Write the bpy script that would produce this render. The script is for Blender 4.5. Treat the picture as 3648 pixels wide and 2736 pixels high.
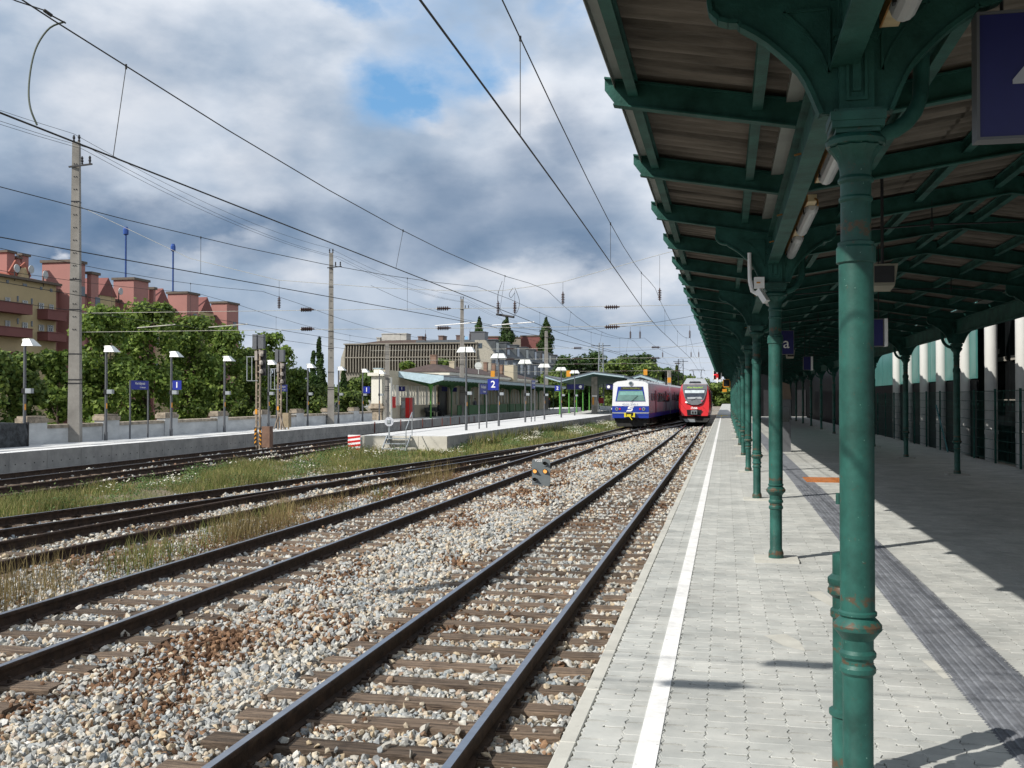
import bpy, math, random
import numpy as np
from math import sin, cos, tan, atan, pi, radians, sqrt
random.seed(7); rng = np.random.default_rng(7)
S = bpy.context.scene
for o in list(bpy.data.objects): bpy.data.objects.remove(o)
COL = S.collection
# ------------------------------------------------------------------ camera
F = 3689.; CX, CY = 1824., 1368.; EYE = 1.8
yaw = atan((2583-CX)/F); pit = atan((1418-CY)/F)
cam = bpy.data.objects.new('camera', bpy.data.cameras.new('camera')); COL.objects.link(cam)
cam.location = (0, 0, EYE); cam.rotation_euler = (pi/2+pit, 0, yaw)
cam.data.sensor_width = 36; cam.data.lens = 36*F/3648; cam.data.clip_start = .05; cam.data.clip_end = 6000
S.camera = cam
# ------------------------------------------------------------------ light
SUN_EL, AZ = radians(40), (-.7071, -.7071)          # the sun stands behind us on the left
sd = bpy.data.lights.new('sun', 'SUN'); sd.energy = 4.2; sd.angle = radians(.5); sd.color = (1, .95, .87)
sun = bpy.data.objects.new('sun', sd); COL.objects.link(sun)
sun.rotation_euler = (pi/2-SUN_EL, 0, math.atan2(AZ[1], AZ[0])+pi/2)
S.view_settings.view_transform = 'Standard'; S.view_settings.look = 'None'
S.view_settings.exposure = 0.35; S.view_settings.gamma = 1; S.view_settings.use_curve_mapping = False
fw = (-sin(yaw)*cos(pit), cos(yaw)*cos(pit), sin(pit)); rt = (cos(yaw), sin(yaw), 0)
up = (sin(yaw)*sin(pit), -cos(yaw)*sin(pit), cos(pit))
def ray(x, y):
    a = (x-CX)/F; b = -(y-CY)/F
    return tuple(fw[i]+a*rt[i]+b*up[i] for i in range(3))
def at(x, y, X=None, Y=None, z=None):               # a photograph pixel put at its true distance in the place
    r = ray(x, y)
    t = X/r[0] if X is not None else Y/r[1] if Y is not None else (z-EYE)/r[2]
    return (r[0]*t, r[1]*t, EYE+r[2]*t)
def D(x, y, **k): return at(x*1.6492, y*1.6492, **k)
# world: physical sky with broken cloud over it
W = bpy.data.worlds.new('World'); S.world = W; W.use_nodes = True
nt = W.node_tree; nt.nodes.clear(); N = nt.nodes.new; Lk = nt.links.new
def wmath(op, a, b=None, c=None, clamp=False):
    m = N('ShaderNodeMath'); m.operation = op; m.use_clamp = clamp
    for i, v in enumerate((a, b, c)):
        if v is None: continue
        if isinstance(v, (int, float)): m.inputs[i].default_value = v
        else: Lk(v, m.inputs[i])
    return m.outputs[0]
sky = N('ShaderNodeTexSky'); sky.sky_type = 'NISHITA'; sky.sun_disc = False
sky.sun_elevation = SUN_EL; sky.sun_rotation = radians(225); sky.air_density = 1.2; sky.dust_density = 1
bg = N('ShaderNodeBackground'); bg.inputs[1].default_value = .1
wo = N('ShaderNodeOutputWorld'); Lk(bg.outputs[0], wo.inputs[0])
tc = N('ShaderNodeTexCoord'); dirv = tc.outputs['Generated']
n0 = N('ShaderNodeTexNoise'); n0.inputs['Scale'].default_value = 3.2; n0.inputs['Detail'].default_value = 8; n0.inputs['Roughness'].default_value = .58
mp = N('ShaderNodeMapping'); mp.inputs['Scale'].default_value = (1, 1, 1.9); Lk(dirv, mp.inputs[0]); Lk(mp.outputs[0], n0.inputs['Vector'])
warp = N('ShaderNodeVectorMath'); warp.operation = 'SUBTRACT'; Lk(n0.outputs['Color'], warp.inputs[0]); warp.inputs[1].default_value = (.5, .5, .5)
wsc = N('ShaderNodeVectorMath'); wsc.operation = 'SCALE'; Lk(warp.outputs[0], wsc.inputs[0]); wsc.inputs['Scale'].default_value = .22
wd = N('ShaderNodeVectorMath'); wd.operation = 'ADD'; Lk(dirv, wd.inputs[0]); Lk(wsc.outputs[0], wd.inputs[1])
def blob(x, y, rad, soft=.6, sy=1.0):
    """soft disc of sky round the direction of one point of the photograph"""
    r = ray(x*1.6492, y*1.6492); l = sqrt(sum(c*c for c in r)); r = [c/l for c in r]
    sub = N('ShaderNodeVectorMath'); sub.operation = 'SUBTRACT'; Lk(wd.outputs[0], sub.inputs[0]); sub.inputs[1].default_value = r
    ms = N('ShaderNodeVectorMath'); ms.operation = 'MULTIPLY'; Lk(sub.outputs[0], ms.inputs[0]); ms.inputs[1].default_value = (1, 1, sy)
    ln = N('ShaderNodeVectorMath'); ln.operation = 'LENGTH'; Lk(ms.outputs[0], ln.inputs[0])
    mr = N('ShaderNodeMapRange'); mr.interpolation_type = 'SMOOTHSTEP'
    R = rad/2237.
    mr.inputs[1].default_value = R*(1+soft); mr.inputs[2].default_value = R*(1-soft); mr.inputs[3].default_value = 0; mr.inputs[4].default_value = 1
    Lk(ln.outputs[1], mr.inputs[0]); return mr.outputs[0]
def union(bs):
    o = bs[0]
    for b in bs[1:]: o = wmath('MAXIMUM', o, b)
    return o
blue = union([blob(830, 215, 95, .5, 1.0), blob(905, 245, 75, .5, 1.3), blob(980, 110, 140, .6, 1), blob(880, 170, 80, .6), blob(1120, 140, 65, .6, 1), blob(1200, 30, 60, .6, 1.3),
              blob(1250, 90, 60, .6), blob(760, 5, 60, .6, 1.5), blob(1040, 190, 70, .6), blob(830,-160,150), blob(1500,-300,200)])
dark = union([blob(40, 440, 190, .8, 1.5), blob(250, 470, 170, .8, 2), blob(180, 530, 120, .8, 1.6), blob(60, 560, 90, .8), blob(300,560,80,.8), blob(420, 500, 110, .9, 2.)])
dark2 = union([blob(560, 500, 150, .9, 2.), blob(780, 500, 130, .9, 2.2), blob(960, 490, 150, .9, 2.), blob(1150, 470, 170, .8, 1.8), blob(1200, 540, 110, .8, 2.), blob(1230, 400, 90, 1.), blob(1260, 570, 60, .8, 1.6), blob(140, 330, 90, 1.)])
mid = union([blob(500, 130, 120, 1., 1.5), blob(60, 230, 90, 1.), blob(300, 200, 110, 1., 1.5), blob(760, 330, 200, 1., 2.), blob(1000, 640, 300, 1., 3), blob(1250, 720, 420, 1., 4), blob(640, 680, 300, 1., 3),
             blob(1300, 680, 200, .9, 2)])
white = union([blob(420, 560, 70, .7, 2.), blob(500, 530, 55, .8, 2.), blob(330, 600, 60, .8, 2.), blob(1150, 610, 90, .8, 2.2), blob(1290, 595, 90, .7, 2.6), blob(1400, 570, 60, .7, 2.),
               blob(920, 300, 70, .45, 1.8), blob(1130, 270, 80, .5, 1.3), blob(640, 620, 80, .9, 2.5), blob(1060, 590, 60, .8, 2.), blob(560, 300, 90, 1), blob(240, 110, 120, 1), blob(172, 525, 13, .8)])
n1 = N('ShaderNodeTexNoise'); n1.inputs['Scale'].default_value = 6; n1.inputs['Detail'].default_value = 10; n1.inputs['Roughness'].default_value = .55; Lk(mp.outputs[0], n1.inputs['Vector'])
n2 = N('ShaderNodeTexNoise'); n2.inputs['Scale'].default_value = 2.2; n2.inputs['Detail'].default_value = 6; Lk(mp.outputs[0], n2.inputs['Vector'])
def mixc(f, a, b):
    m = N('ShaderNodeMix'); m.data_type = 'RGBA'
    if isinstance(f, float): m.inputs[0].default_value = f
    else: Lk(f, m.inputs[0])
    for i, v in ((6, a), (7, b)):
        if isinstance(v, tuple): m.inputs[i].default_value = tuple(c*10 for c in v)+(1,)
        else: Lk(v, m.inputs[i])
    return m.outputs[2]
n1b = N('ShaderNodeTexNoise'); n1b.inputs['Scale'].default_value = 6; n1b.inputs['Detail'].default_value = 7; n1b.inputs['Roughness'].default_value = .5
mpb = N('ShaderNodeMapping'); mpb.inputs['Scale'].default_value = (1, 1, 1.9); mpb.inputs['Location'].default_value = (-.012, -.012, .045); Lk(dirv, mpb.inputs[0]); Lk(mpb.outputs[0], n1b.inputs['Vector'])
n1c = N('ShaderNodeTexNoise'); n1c.inputs['Scale'].default_value = 6; n1c.inputs['Detail'].default_value = 7; n1c.inputs['Roughness'].default_value = .5; Lk(mp.outputs[0], n1c.inputs['Vector'])
relief = wmath('MULTIPLY_ADD', wmath('SUBTRACT', n1c.outputs[0], n1b.outputs[0]), 3.8, .5, clamp=True)
class _V: pass
vary = _V(); vary0 = N('ShaderNodeMapRange'); Lk(n1c.outputs[0], vary0.inputs[0]); vary0.inputs[1].default_value = .36; vary0.inputs[2].default_value = .62
vary.outputs = [wmath('ADD', wmath('MULTIPLY', vary0.outputs[0], .5), wmath('MULTIPLY', relief, .5))]
c = mixc(vary.outputs[0], (.29, .37, .48), (.69, .72, .77))
c = mixc(wmath('MULTIPLY', mid, .75), c, mixc(vary.outputs[0], (.165, .25, .365), (.29, .37, .48)))
c = mixc(wmath('MULTIPLY', dark, .95, clamp=True), c, mixc(vary.outputs[0], (.060, .122, .222), (.105, .17, .275)))
c = mixc(wmath('MULTIPLY', dark2, .8, clamp=True), c, mixc(vary.outputs[0], (.095, .16, .262), (.165, .235, .345)))
c = mixc(wmath('MULTIPLY', white, .8, clamp=True), c, mixc(vary.outputs[0], (.34, .40, .49), (.70, .71, .74)))
bl = wmath('MULTIPLY', blue, wmath('MULTIPLY_ADD', n1.outputs[0], 4.2, -1.45, clamp=True), clamp=True)
skyb = N('ShaderNodeMix'); skyb.data_type = 'RGBA'; skyb.inputs[0].default_value = .55; Lk(sky.outputs[0], skyb.inputs[6]); skyb.inputs[7].default_value = (1.0, 3.4, 6.8, 1)
c = mixc(bl, c, skyb.outputs[2])
# below the horizon: dull ground tone
Lk(c, bg.inputs[0])

# ------------------------------------------------------------------ materials
def mat(name, col, rough=.75, metal=0., var=.15, scale=4., bump=0., bscale=40., col2=None, spec=.4, stretch=(1, 1, 1), detail=6, emit=None, world=False):
    m = bpy.data.materials.new(name); m.use_nodes = True; t = m.node_tree; b = t.nodes['Principled BSDF']
    b.inputs['Roughness'].default_value = rough; b.inputs['Metallic'].default_value = metal; b.inputs['Specular IOR Level'].default_value = spec
    tc = t.nodes.new('ShaderNodeTexCoord'); mp = t.nodes.new('ShaderNodeMapping'); mp.inputs['Scale'].default_value = stretch
    if world:
        g = t.nodes.new('ShaderNodeNewGeometry'); t.links.new(g.outputs['Position'], mp.inputs[0])
    else: t.links.new(tc.outputs['Object'], mp.inputs[0])
    n = t.nodes.new('ShaderNodeTexNoise'); n.inputs['Scale'].default_value = scale; n.inputs['Detail'].default_value = detail; n.inputs['Roughness'].default_value = .65
    t.links.new(mp.outputs[0], n.inputs['Vector'])
    r = t.nodes.new('ShaderNodeValToRGB'); t.links.new(n.outputs[0], r.inputs[0])
    r.color_ramp.elements[0].position = .33; r.color_ramp.elements[1].position = .67
    a = tuple(c*(1-var) for c in col); d = tuple(min(1, c*(1+var)) for c in (col2 or col))
    r.color_ramp.elements[0].color = a+(1,); r.color_ramp.elements[1].color = d+(1,)
    t.links.new(r.outputs[0], b.inputs['Base Color'])
    if bump:
        n2 = t.nodes.new('ShaderNodeTexNoise'); n2.inputs['Scale'].default_value = bscale; n2.inputs['Detail'].default_value = 5; t.links.new(mp.outputs[0], n2.inputs['Vector'])
        bp = t.nodes.new('ShaderNodeBump'); bp.inputs['Strength'].default_value = bump; bp.inputs['Distance'].default_value = .02
        t.links.new(n2.outputs[0], bp.inputs['Height']); t.links.new(bp.outputs[0], b.inputs['Normal'])
    if emit:
        b.inputs['Emission Color'].default_value = emit[0]+(1,); b.inputs['Emission Strength'].default_value = emit[1]
    m['ramp'] = r.name
    return m
def island(m, lo, hi, cols=None, mix=.0):
    """vary a material from piece to piece"""
    t = m.node_tree; b = t.nodes['Principled BSDF']; g = t.nodes.new('ShaderNodeNewGeometry'); oi = t.nodes.new('ShaderNodeObjectInfo')
    add = t.nodes.new('ShaderNodeMath'); add.operation = 'ADD'; t.links.new(g.outputs['Random Per Island'], add.inputs[0]); t.links.new(oi.outputs['Random'], add.inputs[1])
    fr = t.nodes.new('ShaderNodeMath'); fr.operation = 'FRACT'; t.links.new(add.outputs[0], fr.inputs[0])
    mr = t.nodes.new('ShaderNodeMapRange'); mr.inputs[3].default_value = lo; mr.inputs[4].default_value = hi; t.links.new(fr.outputs[0], mr.inputs[0])
    src = b.inputs['Base Color'].links[0].from_socket
    hs = t.nodes.new('ShaderNodeHueSaturation'); t.links.new(src, hs.inputs['Color']); t.links.new(mr.outputs[0], hs.inputs['Value']); t.links.new(hs.outputs[0], b.inputs['Base Color'])
    return m
M = {}
M['green'] = mat('green_paint', (.009, .060, .047), .5, 0, .30, 4, .06, 120, (.017, .086, .070))
def wear(m, zs=(), amt=.70):
    t = m.node_tree; b = t.nodes['Principled BSDF']; g = t.nodes.new('ShaderNodeNewGeometry')
    n = t.nodes.new('ShaderNodeTexNoise'); n.inputs['Scale'].default_value = 26; n.inputs['Detail'].default_value = 5; n.inputs['Roughness'].default_value = .7; t.links.new(g.outputs['Position'], n.inputs['Vector'])
    mr = t.nodes.new('ShaderNodeMapRange'); mr.inputs[1].default_value = amt; mr.inputs[2].default_value = amt+.02; t.links.new(n.outputs[0], mr.inputs[0]); f = mr.outputs[0]
    sp = t.nodes.new('ShaderNodeSeparateXYZ'); t.links.new(g.outputs['Position'], sp.inputs[0])
    for zc, w in zs:
        a = t.nodes.new('ShaderNodeMath'); a.operation = 'SUBTRACT'; t.links.new(sp.outputs[2], a.inputs[0]); a.inputs[1].default_value = zc
        b2 = t.nodes.new('ShaderNodeMath'); b2.operation = 'ABSOLUTE'; t.links.new(a.outputs[0], b2.inputs[0])
        k = t.nodes.new('ShaderNodeMapRange'); k.inputs[1].default_value = w; k.inputs[2].default_value = 0; k.inputs[3].default_value = 0; k.inputs[4].default_value = .24; t.links.new(b2.outputs[0], k.inputs[0])
        ad = t.nodes.new('ShaderNodeMath'); ad.operation = 'ADD'; t.links.new(k.outputs[0], ad.inputs[0]); t.links.new(n.outputs[0], ad.inputs[1])
        m2 = t.nodes.new('ShaderNodeMapRange'); m2.inputs[1].default_value = .62; m2.inputs[2].default_value = .72; m2.inputs[4].default_value = .75; t.links.new(ad.outputs[0], m2.inputs[0])
        mx_ = t.nodes.new('ShaderNodeMath'); mx_.operation = 'MAXIMUM'; t.links.new(f, mx_.inputs[0]); t.links.new(m2.outputs[0], mx_.inputs[1]); f = mx_.outputs[0]
    k = t.nodes.new('ShaderNodeMix'); k.data_type = 'RGBA'; t.links.new(f, k.inputs[0]); t.links.new(b.inputs['Base Color'].links[0].from_socket, k.inputs[6]); k.inputs[7].default_value = (.10, .045, .02, 1)
    # small pale chips
    n2 = t.nodes.new('ShaderNodeTexNoise'); n2.inputs['Scale'].default_value = 75; n2.inputs['Detail'].default_value = 2; t.links.new(g.outputs['Position'], n2.inputs['Vector'])
    m3 = t.nodes.new('ShaderNodeMapRange'); m3.inputs[1].default_value = .745; m3.inputs[2].default_value = .76; t.links.new(n2.outputs[0], m3.inputs[0])
    k2 = t.nodes.new('ShaderNodeMix'); k2.data_type = 'RGBA'; t.links.new(m3.outputs[0], k2.inputs[0]); t.links.new(k.outputs[2], k2.inputs[6]); k2.inputs[7].default_value = (.16, .30, .25, 1)
    t.links.new(k2.outputs[2], b.inputs['Base Color'])
wear(M['green'], ((.90, .035), (.785, .03), (.62, .02), (.08, .06), (2.56, .05)), .715)
M['green_dull'] = mat('green_beam_paint', (.0115, .062, .049), .65, 0, .3, 3, .15, 60, (.021, .086, .071), spec=.25)
M['roof_sheet'] = mat('weathered_sheet', (.072, .062, .050), .95, 0, .38, 1.2, .3, 20, (.135, .118, .10), stretch=(.6, 4, 1), world=True)
M['roof_top'] = mat('grey_sheet', (.2, .2, .2), .8, 0, .2)
M['zinc'] = mat('zinc_strip', (.28, .30, .28), .55, .2, .15, 3)
M['concrete'] = mat('concrete', (.42, .41, .38), .9, 0, .12, 2, .3, 60)
M['concrete_dark'] = mat('weathered_concrete', (.23, .22, .195), .9, 0, .22, 1.5, .3, 60, (.30, .285, .25))
M['platform_conc'] = mat('platform_concrete', (.36, .355, .335), .9, 0, .14, 1.1, .2, 30)
M['paver'] = island(mat('grey_paver', (.40, .415, .40), .85, 0, .09, 2.2, .12, 150, (.47, .475, .45), world=True), .92, 1.06)
M['paver_dark'] = island(mat('tactile_paver', (.115, .125, .145), .8, 0, .18, 5, .3, 100, (.17, .18, .2), world=True), .82, 1.2)
M['coping'] = mat('pale_coping', (.50, .495, .45), .85, 0, .08, 4, .15, 90)
def grime(m, sc=.9, lo=.84, hi=1.03):
    t = m.node_tree; b = t.nodes['Principled BSDF']; g = t.nodes.new('ShaderNodeNewGeometry'); n = t.nodes.new('ShaderNodeTexNoise'); n.inputs['Scale'].default_value = sc; n.inputs['Detail'].default_value = 8; n.inputs['Roughness'].default_value = .68
    t.links.new(g.outputs['Position'], n.inputs['Vector']); mr = t.nodes.new('ShaderNodeMapRange'); mr.inputs[1].default_value = .36; mr.inputs[2].default_value = .56; mr.inputs[3].default_value = lo; mr.inputs[4].default_value = hi; t.links.new(n.outputs[0], mr.inputs[0])
    n2 = t.nodes.new('ShaderNodeTexNoise'); n2.inputs['Scale'].default_value = 22; n2.inputs['Detail'].default_value = 2; t.links.new(g.outputs['Position'], n2.inputs['Vector']); m2 = t.nodes.new('ShaderNodeMapRange'); m2.inputs[1].default_value = .27; m2.inputs[2].default_value = .30; m2.inputs[3].default_value = .72; m2.inputs[4].default_value = 1; t.links.new(n2.outputs[0], m2.inputs[0])
    mu = t.nodes.new('ShaderNodeMath'); mu.operation = 'MULTIPLY'; t.links.new(mr.outputs[0], mu.inputs[0]); t.links.new(m2.outputs[0], mu.inputs[1])
    hs = t.nodes.new('ShaderNodeHueSaturation'); t.links.new(b.inputs['Base Color'].links[0].from_socket, hs.inputs['Color']); t.links.new(mu.outputs[0], hs.inputs['Value']); t.links.new(hs.outputs[0], b.inputs['Base Color'])
grime(M['paver']); grime(M['coping'], 2, .86, 1.02)
M['joint'] = mat('joint_sand', (.19, .18, .155), .95, 0, .2, 30)
M['white_paint'] = mat('white_road_paint', (.78, .78, .77), .7, 0, .06, 14)
grime(M['white_paint'], 3.5, .86, 1.03)
M['white'] = mat('white_enamel', (.8, .8, .8), .4, 0, .04)
M['steel'] = mat('polished_rail_head', (.34, .36, .40), .30, .9, .12, 2, stretch=(1, 6, 1))
M['rust'] = mat('rusty_steel', (.028, .017, .012), .8, .1, .35, 9, .3, 80, (.05, .03, .02))
M['wood'] = mat('sleeper_wood', (.070, .047, .034), .9, 0, .38, 5, .8, 30, (.19, .14, .10), stretch=(.6, 9, 9))
island(M['wood'], .6, 1.35)
M['grey_metal'] = mat('grey_painted_metal', (.12, .125, .135), .5, .3, .1)
M['galv'] = mat('galvanised_steel', (.36, .39, .41), .5, .6, .15)
M['dark'] = mat('dark_metal', (.03, .03, .033), .5, .3, .2)
M['wire'] = mat('wire', (.035, .033, .03), .6, .4, .2)
M['wire_pale'] = mat('insulated_rope', (.40, .39, .34), .6, 0, .2)
M['insul'] = mat('brown_insulator', (.055, .025, .018), .3, 0, .2)
M['blue_sign'] = mat('blue_sign_enamel', (.015, .028, .26), .4, 0, .06)
M['blue_dark'] = mat('dark_blue_sign', (.010, .012, .11), .4, 0, .1)
M['red'] = mat('red_enamel', (.55, .02, .02), .4, 0, .08)
M['orange'] = mat('orange_enamel', (.58, .25, .02), .5, 0, .08)
M['black'] = mat('black_plastic', (.012, .012, .014), .45, 0, .1)
M['glass'] = mat('dark_glass', (.02, .025, .03), .08, 0, .2, spec=.8)
M['wall_white'] = mat('whitewashed_wall', (.46, .475, .48), .9, 0, .14, .8, .3, 12, (.50, .51, .51), stretch=(1, 1, 2.5))
M['stone_cap'] = island(mat('weathered_capstone', (.22, .185, .14), .9, 0, .3, 3, .6, 20, (.33, .28, .22)), .75, 1.2)

# ------------------------------------------------------------------ mesh helpers
def sub(a, b): return (a[0]-b[0], a[1]-b[1], a[2]-b[2])
def addv(a, b): return (a[0]+b[0], a[1]+b[1], a[2]+b[2])
def mul(a, k): return (a[0]*k, a[1]*k, a[2]*k)
def cross(a, b): return (a[1]*b[2]-a[2]*b[1], a[2]*b[0]-a[0]*b[2], a[0]*b[1]-a[1]*b[0])
def nrm(a):
    l = sqrt(sum(c*c for c in a)) or 1; return (a[0]/l, a[1]/l, a[2]/l)
class MB:
    def __init__(s): s.v = []; s.f = []; s.sm = False
    def add(s, vs, fs):
        k = len(s.v); s.v += [tuple(v) for v in vs]; s.f += [tuple(i+k for i in f) for f in fs]; return s
    def box(s, x0, x1, y0, y1, z0, z1):
        return s.add([(x0, y0, z0), (x1, y0, z0), (x1, y1, z0), (x0, y1, z0), (x0, y0, z1), (x1, y0, z1), (x1, y1, z1), (x0, y1, z1)],
                     [(0, 3, 2, 1), (4, 5, 6, 7), (0, 1, 5, 4), (1, 2, 6, 5), (2, 3, 7, 6), (3, 0, 4, 7)])
    def cbox(s, c, sx, sy, sz): return s.box(c[0]-sx/2, c[0]+sx/2, c[1]-sy/2, c[1]+sy/2, c[2]-sz/2, c[2]+sz/2)
    def bar(s, a, b, w, h, up=(0, 0, 1)):
        d = nrm(sub(b, a)); r = cross(d, up)
        if sum(c*c for c in r) < 1e-6: r = (1, 0, 0)
        r = nrm(r); u = cross(r, d)
        vs = []
        for p in (a, b):
            for i, j in ((-1, -1), (1, -1), (1, 1), (-1, 1)): vs.append(addv(p, addv(mul(r, i*w/2), mul(u, j*h/2))))
        return s.add(vs, [(0, 1, 2, 3), (7, 6, 5, 4), (0, 4, 5, 1), (1, 5, 6, 2), (2, 6, 7, 3), (3, 7, 4, 0)])
    def tube(s, pts, r, n=8, cap=True):
        rings = []
        rs = r if isinstance(r, (list, tuple)) else [r]*len(pts)
        ref = None
        for i, p in enumerate(pts):
            a = pts[max(i-1, 0)]; b = pts[min(i+1, len(pts)-1)]; d = nrm(sub(b, a))
            if ref is None: ref = (0, 0, 1) if abs(d[2]) < .9 else (1, 0, 0)
            u = nrm(cross(d, ref)); w = nrm(cross(u, d)); ref = w
            rings.append([addv(p, addv(mul(u, rs[i]*cos(2*pi*k/n)), mul(w, rs[i]*sin(2*pi*k/n)))) for k in range(n)])
        vs = [v for r_ in rings for v in r_]; fs = []
        for i in range(len(pts)-1):
            for k in range(n): fs.append((i*n+k, i*n+(k+1) % n, (i+1)*n+(k+1) % n, (i+1)*n+k))
        if cap: fs += [tuple(range(n))[::-1], tuple((len(pts)-1)*n+k for k in range(n))]
        return s.add(vs, fs)
    def lathe(s, prof, c=(0, 0, 0), n=20):
        vs = []; fs = []
        for r, z in prof:
            for k in range(n): vs.append((c[0]+r*cos(2*pi*k/n), c[1]+r*sin(2*pi*k/n), c[2]+z))
        for i in range(len(prof)-1):
            for k in range(n): fs.append((i*n+k, i*n+(k+1) % n, (i+1)*n+(k+1) % n, (i+1)*n+k))
        fs += [tuple(range(n))[::-1], tuple((len(prof)-1)*n+k for k in range(n))]
        return s.add(vs, fs)
    def prism(s, poly, d):
        """poly of 3-D points swept by d"""
        n = len(poly); vs = list(poly)+[addv(p, d) for p in poly]
        return s.add(vs, [tuple(range(n))[::-1], tuple(range(n, 2*n))]+[(i, (i+1) % n, n+(i+1) % n, n+i) for i in range(n)])
    def build(s, name, m, parent=None, smooth=None, **props):
        me = bpy.data.meshes.new(name)
        off = (0, 0, 0); p = parent
        while p is not None:
            off = addv(off, tuple(p.location)); p = p.parent
        me.from_pydata([sub(v, off) for v in s.v], [], s.f); me.materials.append(m)
        if smooth:
            me.polygons.foreach_set('use_smooth', [True]*len(me.polygons))
            try: me.set_sharp_from_angle(angle=radians(smooth if smooth > 1 else 35))
            except Exception: pass
        me.validate(); me.update()
        o = bpy.data.objects.new(name, me); COL.objects.link(o); o.parent = parent
        for k, v in props.items(): o[k] = v
        return o
def fast(name, V, T, m, parent=None, quads=False, **props):
    me = bpy.data.meshes.new(name); k = 4 if quads else 3
    V = np.asarray(V, np.float32).reshape(-1, 3); T = np.asarray(T, np.int32).reshape(-1, k)
    if parent is not None:
        p = parent; off = np.zeros(3)
        while p is not None: off += np.array(p.location); p = p.parent
        V = V-off
    me.vertices.add(len(V)); me.vertices.foreach_set('co', V.ravel().astype(np.float32))
    me.loops.add(T.size); me.loops.foreach_set('vertex_index', T.ravel())
    me.polygons.add(len(T)); me.polygons.foreach_set('loop_start', np.arange(0, T.size, k, dtype=np.int32))
    me.update(calc_edges=True); me.shade_flat(); me.materials.append(m)
    o = bpy.data.objects.new(name, me); COL.objects.link(o); o.parent = parent
    for kk, v in props.items(): o[kk] = v
    return o
def tag(o, label, cat, group=None):
    o['label'] = label; o['category'] = cat
    if group: o['group'] = group
    return o
def thing(name, label, cat, loc=(0, 0, 0), group=None):
    o = bpy.data.objects.new(name, None); o.empty_display_size = .2; COL.objects.link(o); o.location = loc
    return tag(o, label, cat, group)
def dup(o, parent=None):
    c = o.copy(); COL.objects.link(c); c.parent = parent
    for ch in o.children: dup(ch, c)
    return c
def text(body, size, m, name, parent, loc, rot=(pi/2, 0, 0), ext=.002, sx=1., bold=0.):
    """flat lettering as a mesh; loc is the centre in world coordinates"""
    cu = bpy.data.curves.new('lettering', 'FONT'); cu.body = body; cu.size = size; cu.extrude = ext; cu.align_x = 'CENTER'; cu.align_y = 'CENTER'; cu.resolution_u = 3; cu.offset = bold
    t = bpy.data.objects.new('lettering', cu); COL.objects.link(t); bpy.context.view_layer.update()
    me = bpy.data.meshes.new_from_object(t.evaluated_get(bpy.context.evaluated_depsgraph_get())); bpy.data.objects.remove(t); bpy.data.curves.remove(cu)
    me.name = name; me.materials.clear(); me.materials.append(m)
    o = bpy.data.objects.new(name, me); COL.objects.link(o); o.parent = parent
    off = (0, 0, 0); p = parent
    while p is not None: off = addv(off, tuple(p.location)); p = p.parent
    o.location = sub(loc, off); o.rotation_euler = rot; o.scale = (sx, 1, 1)
    return o
def lerp(tab, y):
    if y <= tab[0][0]: return tab[0][1]
    for (a, p), (b, q) in zip(tab, tab[1:]):
        if y <= b:
            t = (y-a)/(b-a); t = t*t*(3-2*t)*.0+t; return p+(q-p)*t
    return tab[-1][1]
def smooth_tab(tab, step=2.):
    ys = np.arange(tab[0][0], tab[-1][0]+.01, step); xs = np.array([lerp(tab, y) for y in ys])
    for _ in range(6): xs[1:-1] = (xs[:-2]+2*xs[1:-1]+xs[2:])/4
    return list(zip(ys.tolist(), xs.tolist()))
# ================================================================== SETTING
RT = -.569                                            # rail top
T1 = smooth_tab([(-10, -2.51), (3, -2.51), (60, -2.52), (90, -2.62), (200, -3.4), (330, -6)])
T2 = smooth_tab([(-10, -7.05), (2, -7.05), (48, -7.02), (60, -6.85), (70, -6.4), (80, -5.65), (92, -4.6), (105, -3.65), (120, -2.95), (130, -2.85)])
TA = smooth_tab([(-10, -17.6), (2, -15.8), (10, -14.55), (18, -13.3), (28, -11.65), (38, -10.1), (48, -8.85), (58, -8.0), (68, -7.6), (83, -7.35), (120, -6.7), (250, -8.5)])
TB = smooth_tab([(-10, -12.2), (2, -11.6), (15, -11.0), (20, -10.7), (25, -10.35), (31, -9.9), (40, -9.25), (50, -8.5), (60, -7.87)])
T4 = smooth_tab([(-10, -17.4), (20, -17.9), (46, -18.85), (60, -19.1), (100, -19.6), (200, -21)])
T5 = smooth_tab([(-10, -20.4), (25, -21.3), (45, -21.75), (57, -22.2), (75, -22.8), (106, -23.6), (200, -25.5)])
P1E = smooth_tab([(-10, -22.0), (25, -22.95), (45, -23.35), (57, -23.9), (75, -24.5), (106, -25.3), (200, -27.2)])
P1W = smooth_tab([(-10, -26.1), (40, -26.15), (50, -26.3), (68, -27.1), (85, -28.0), (200, -31)])
def msheet(name, m, **kw): pass
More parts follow.
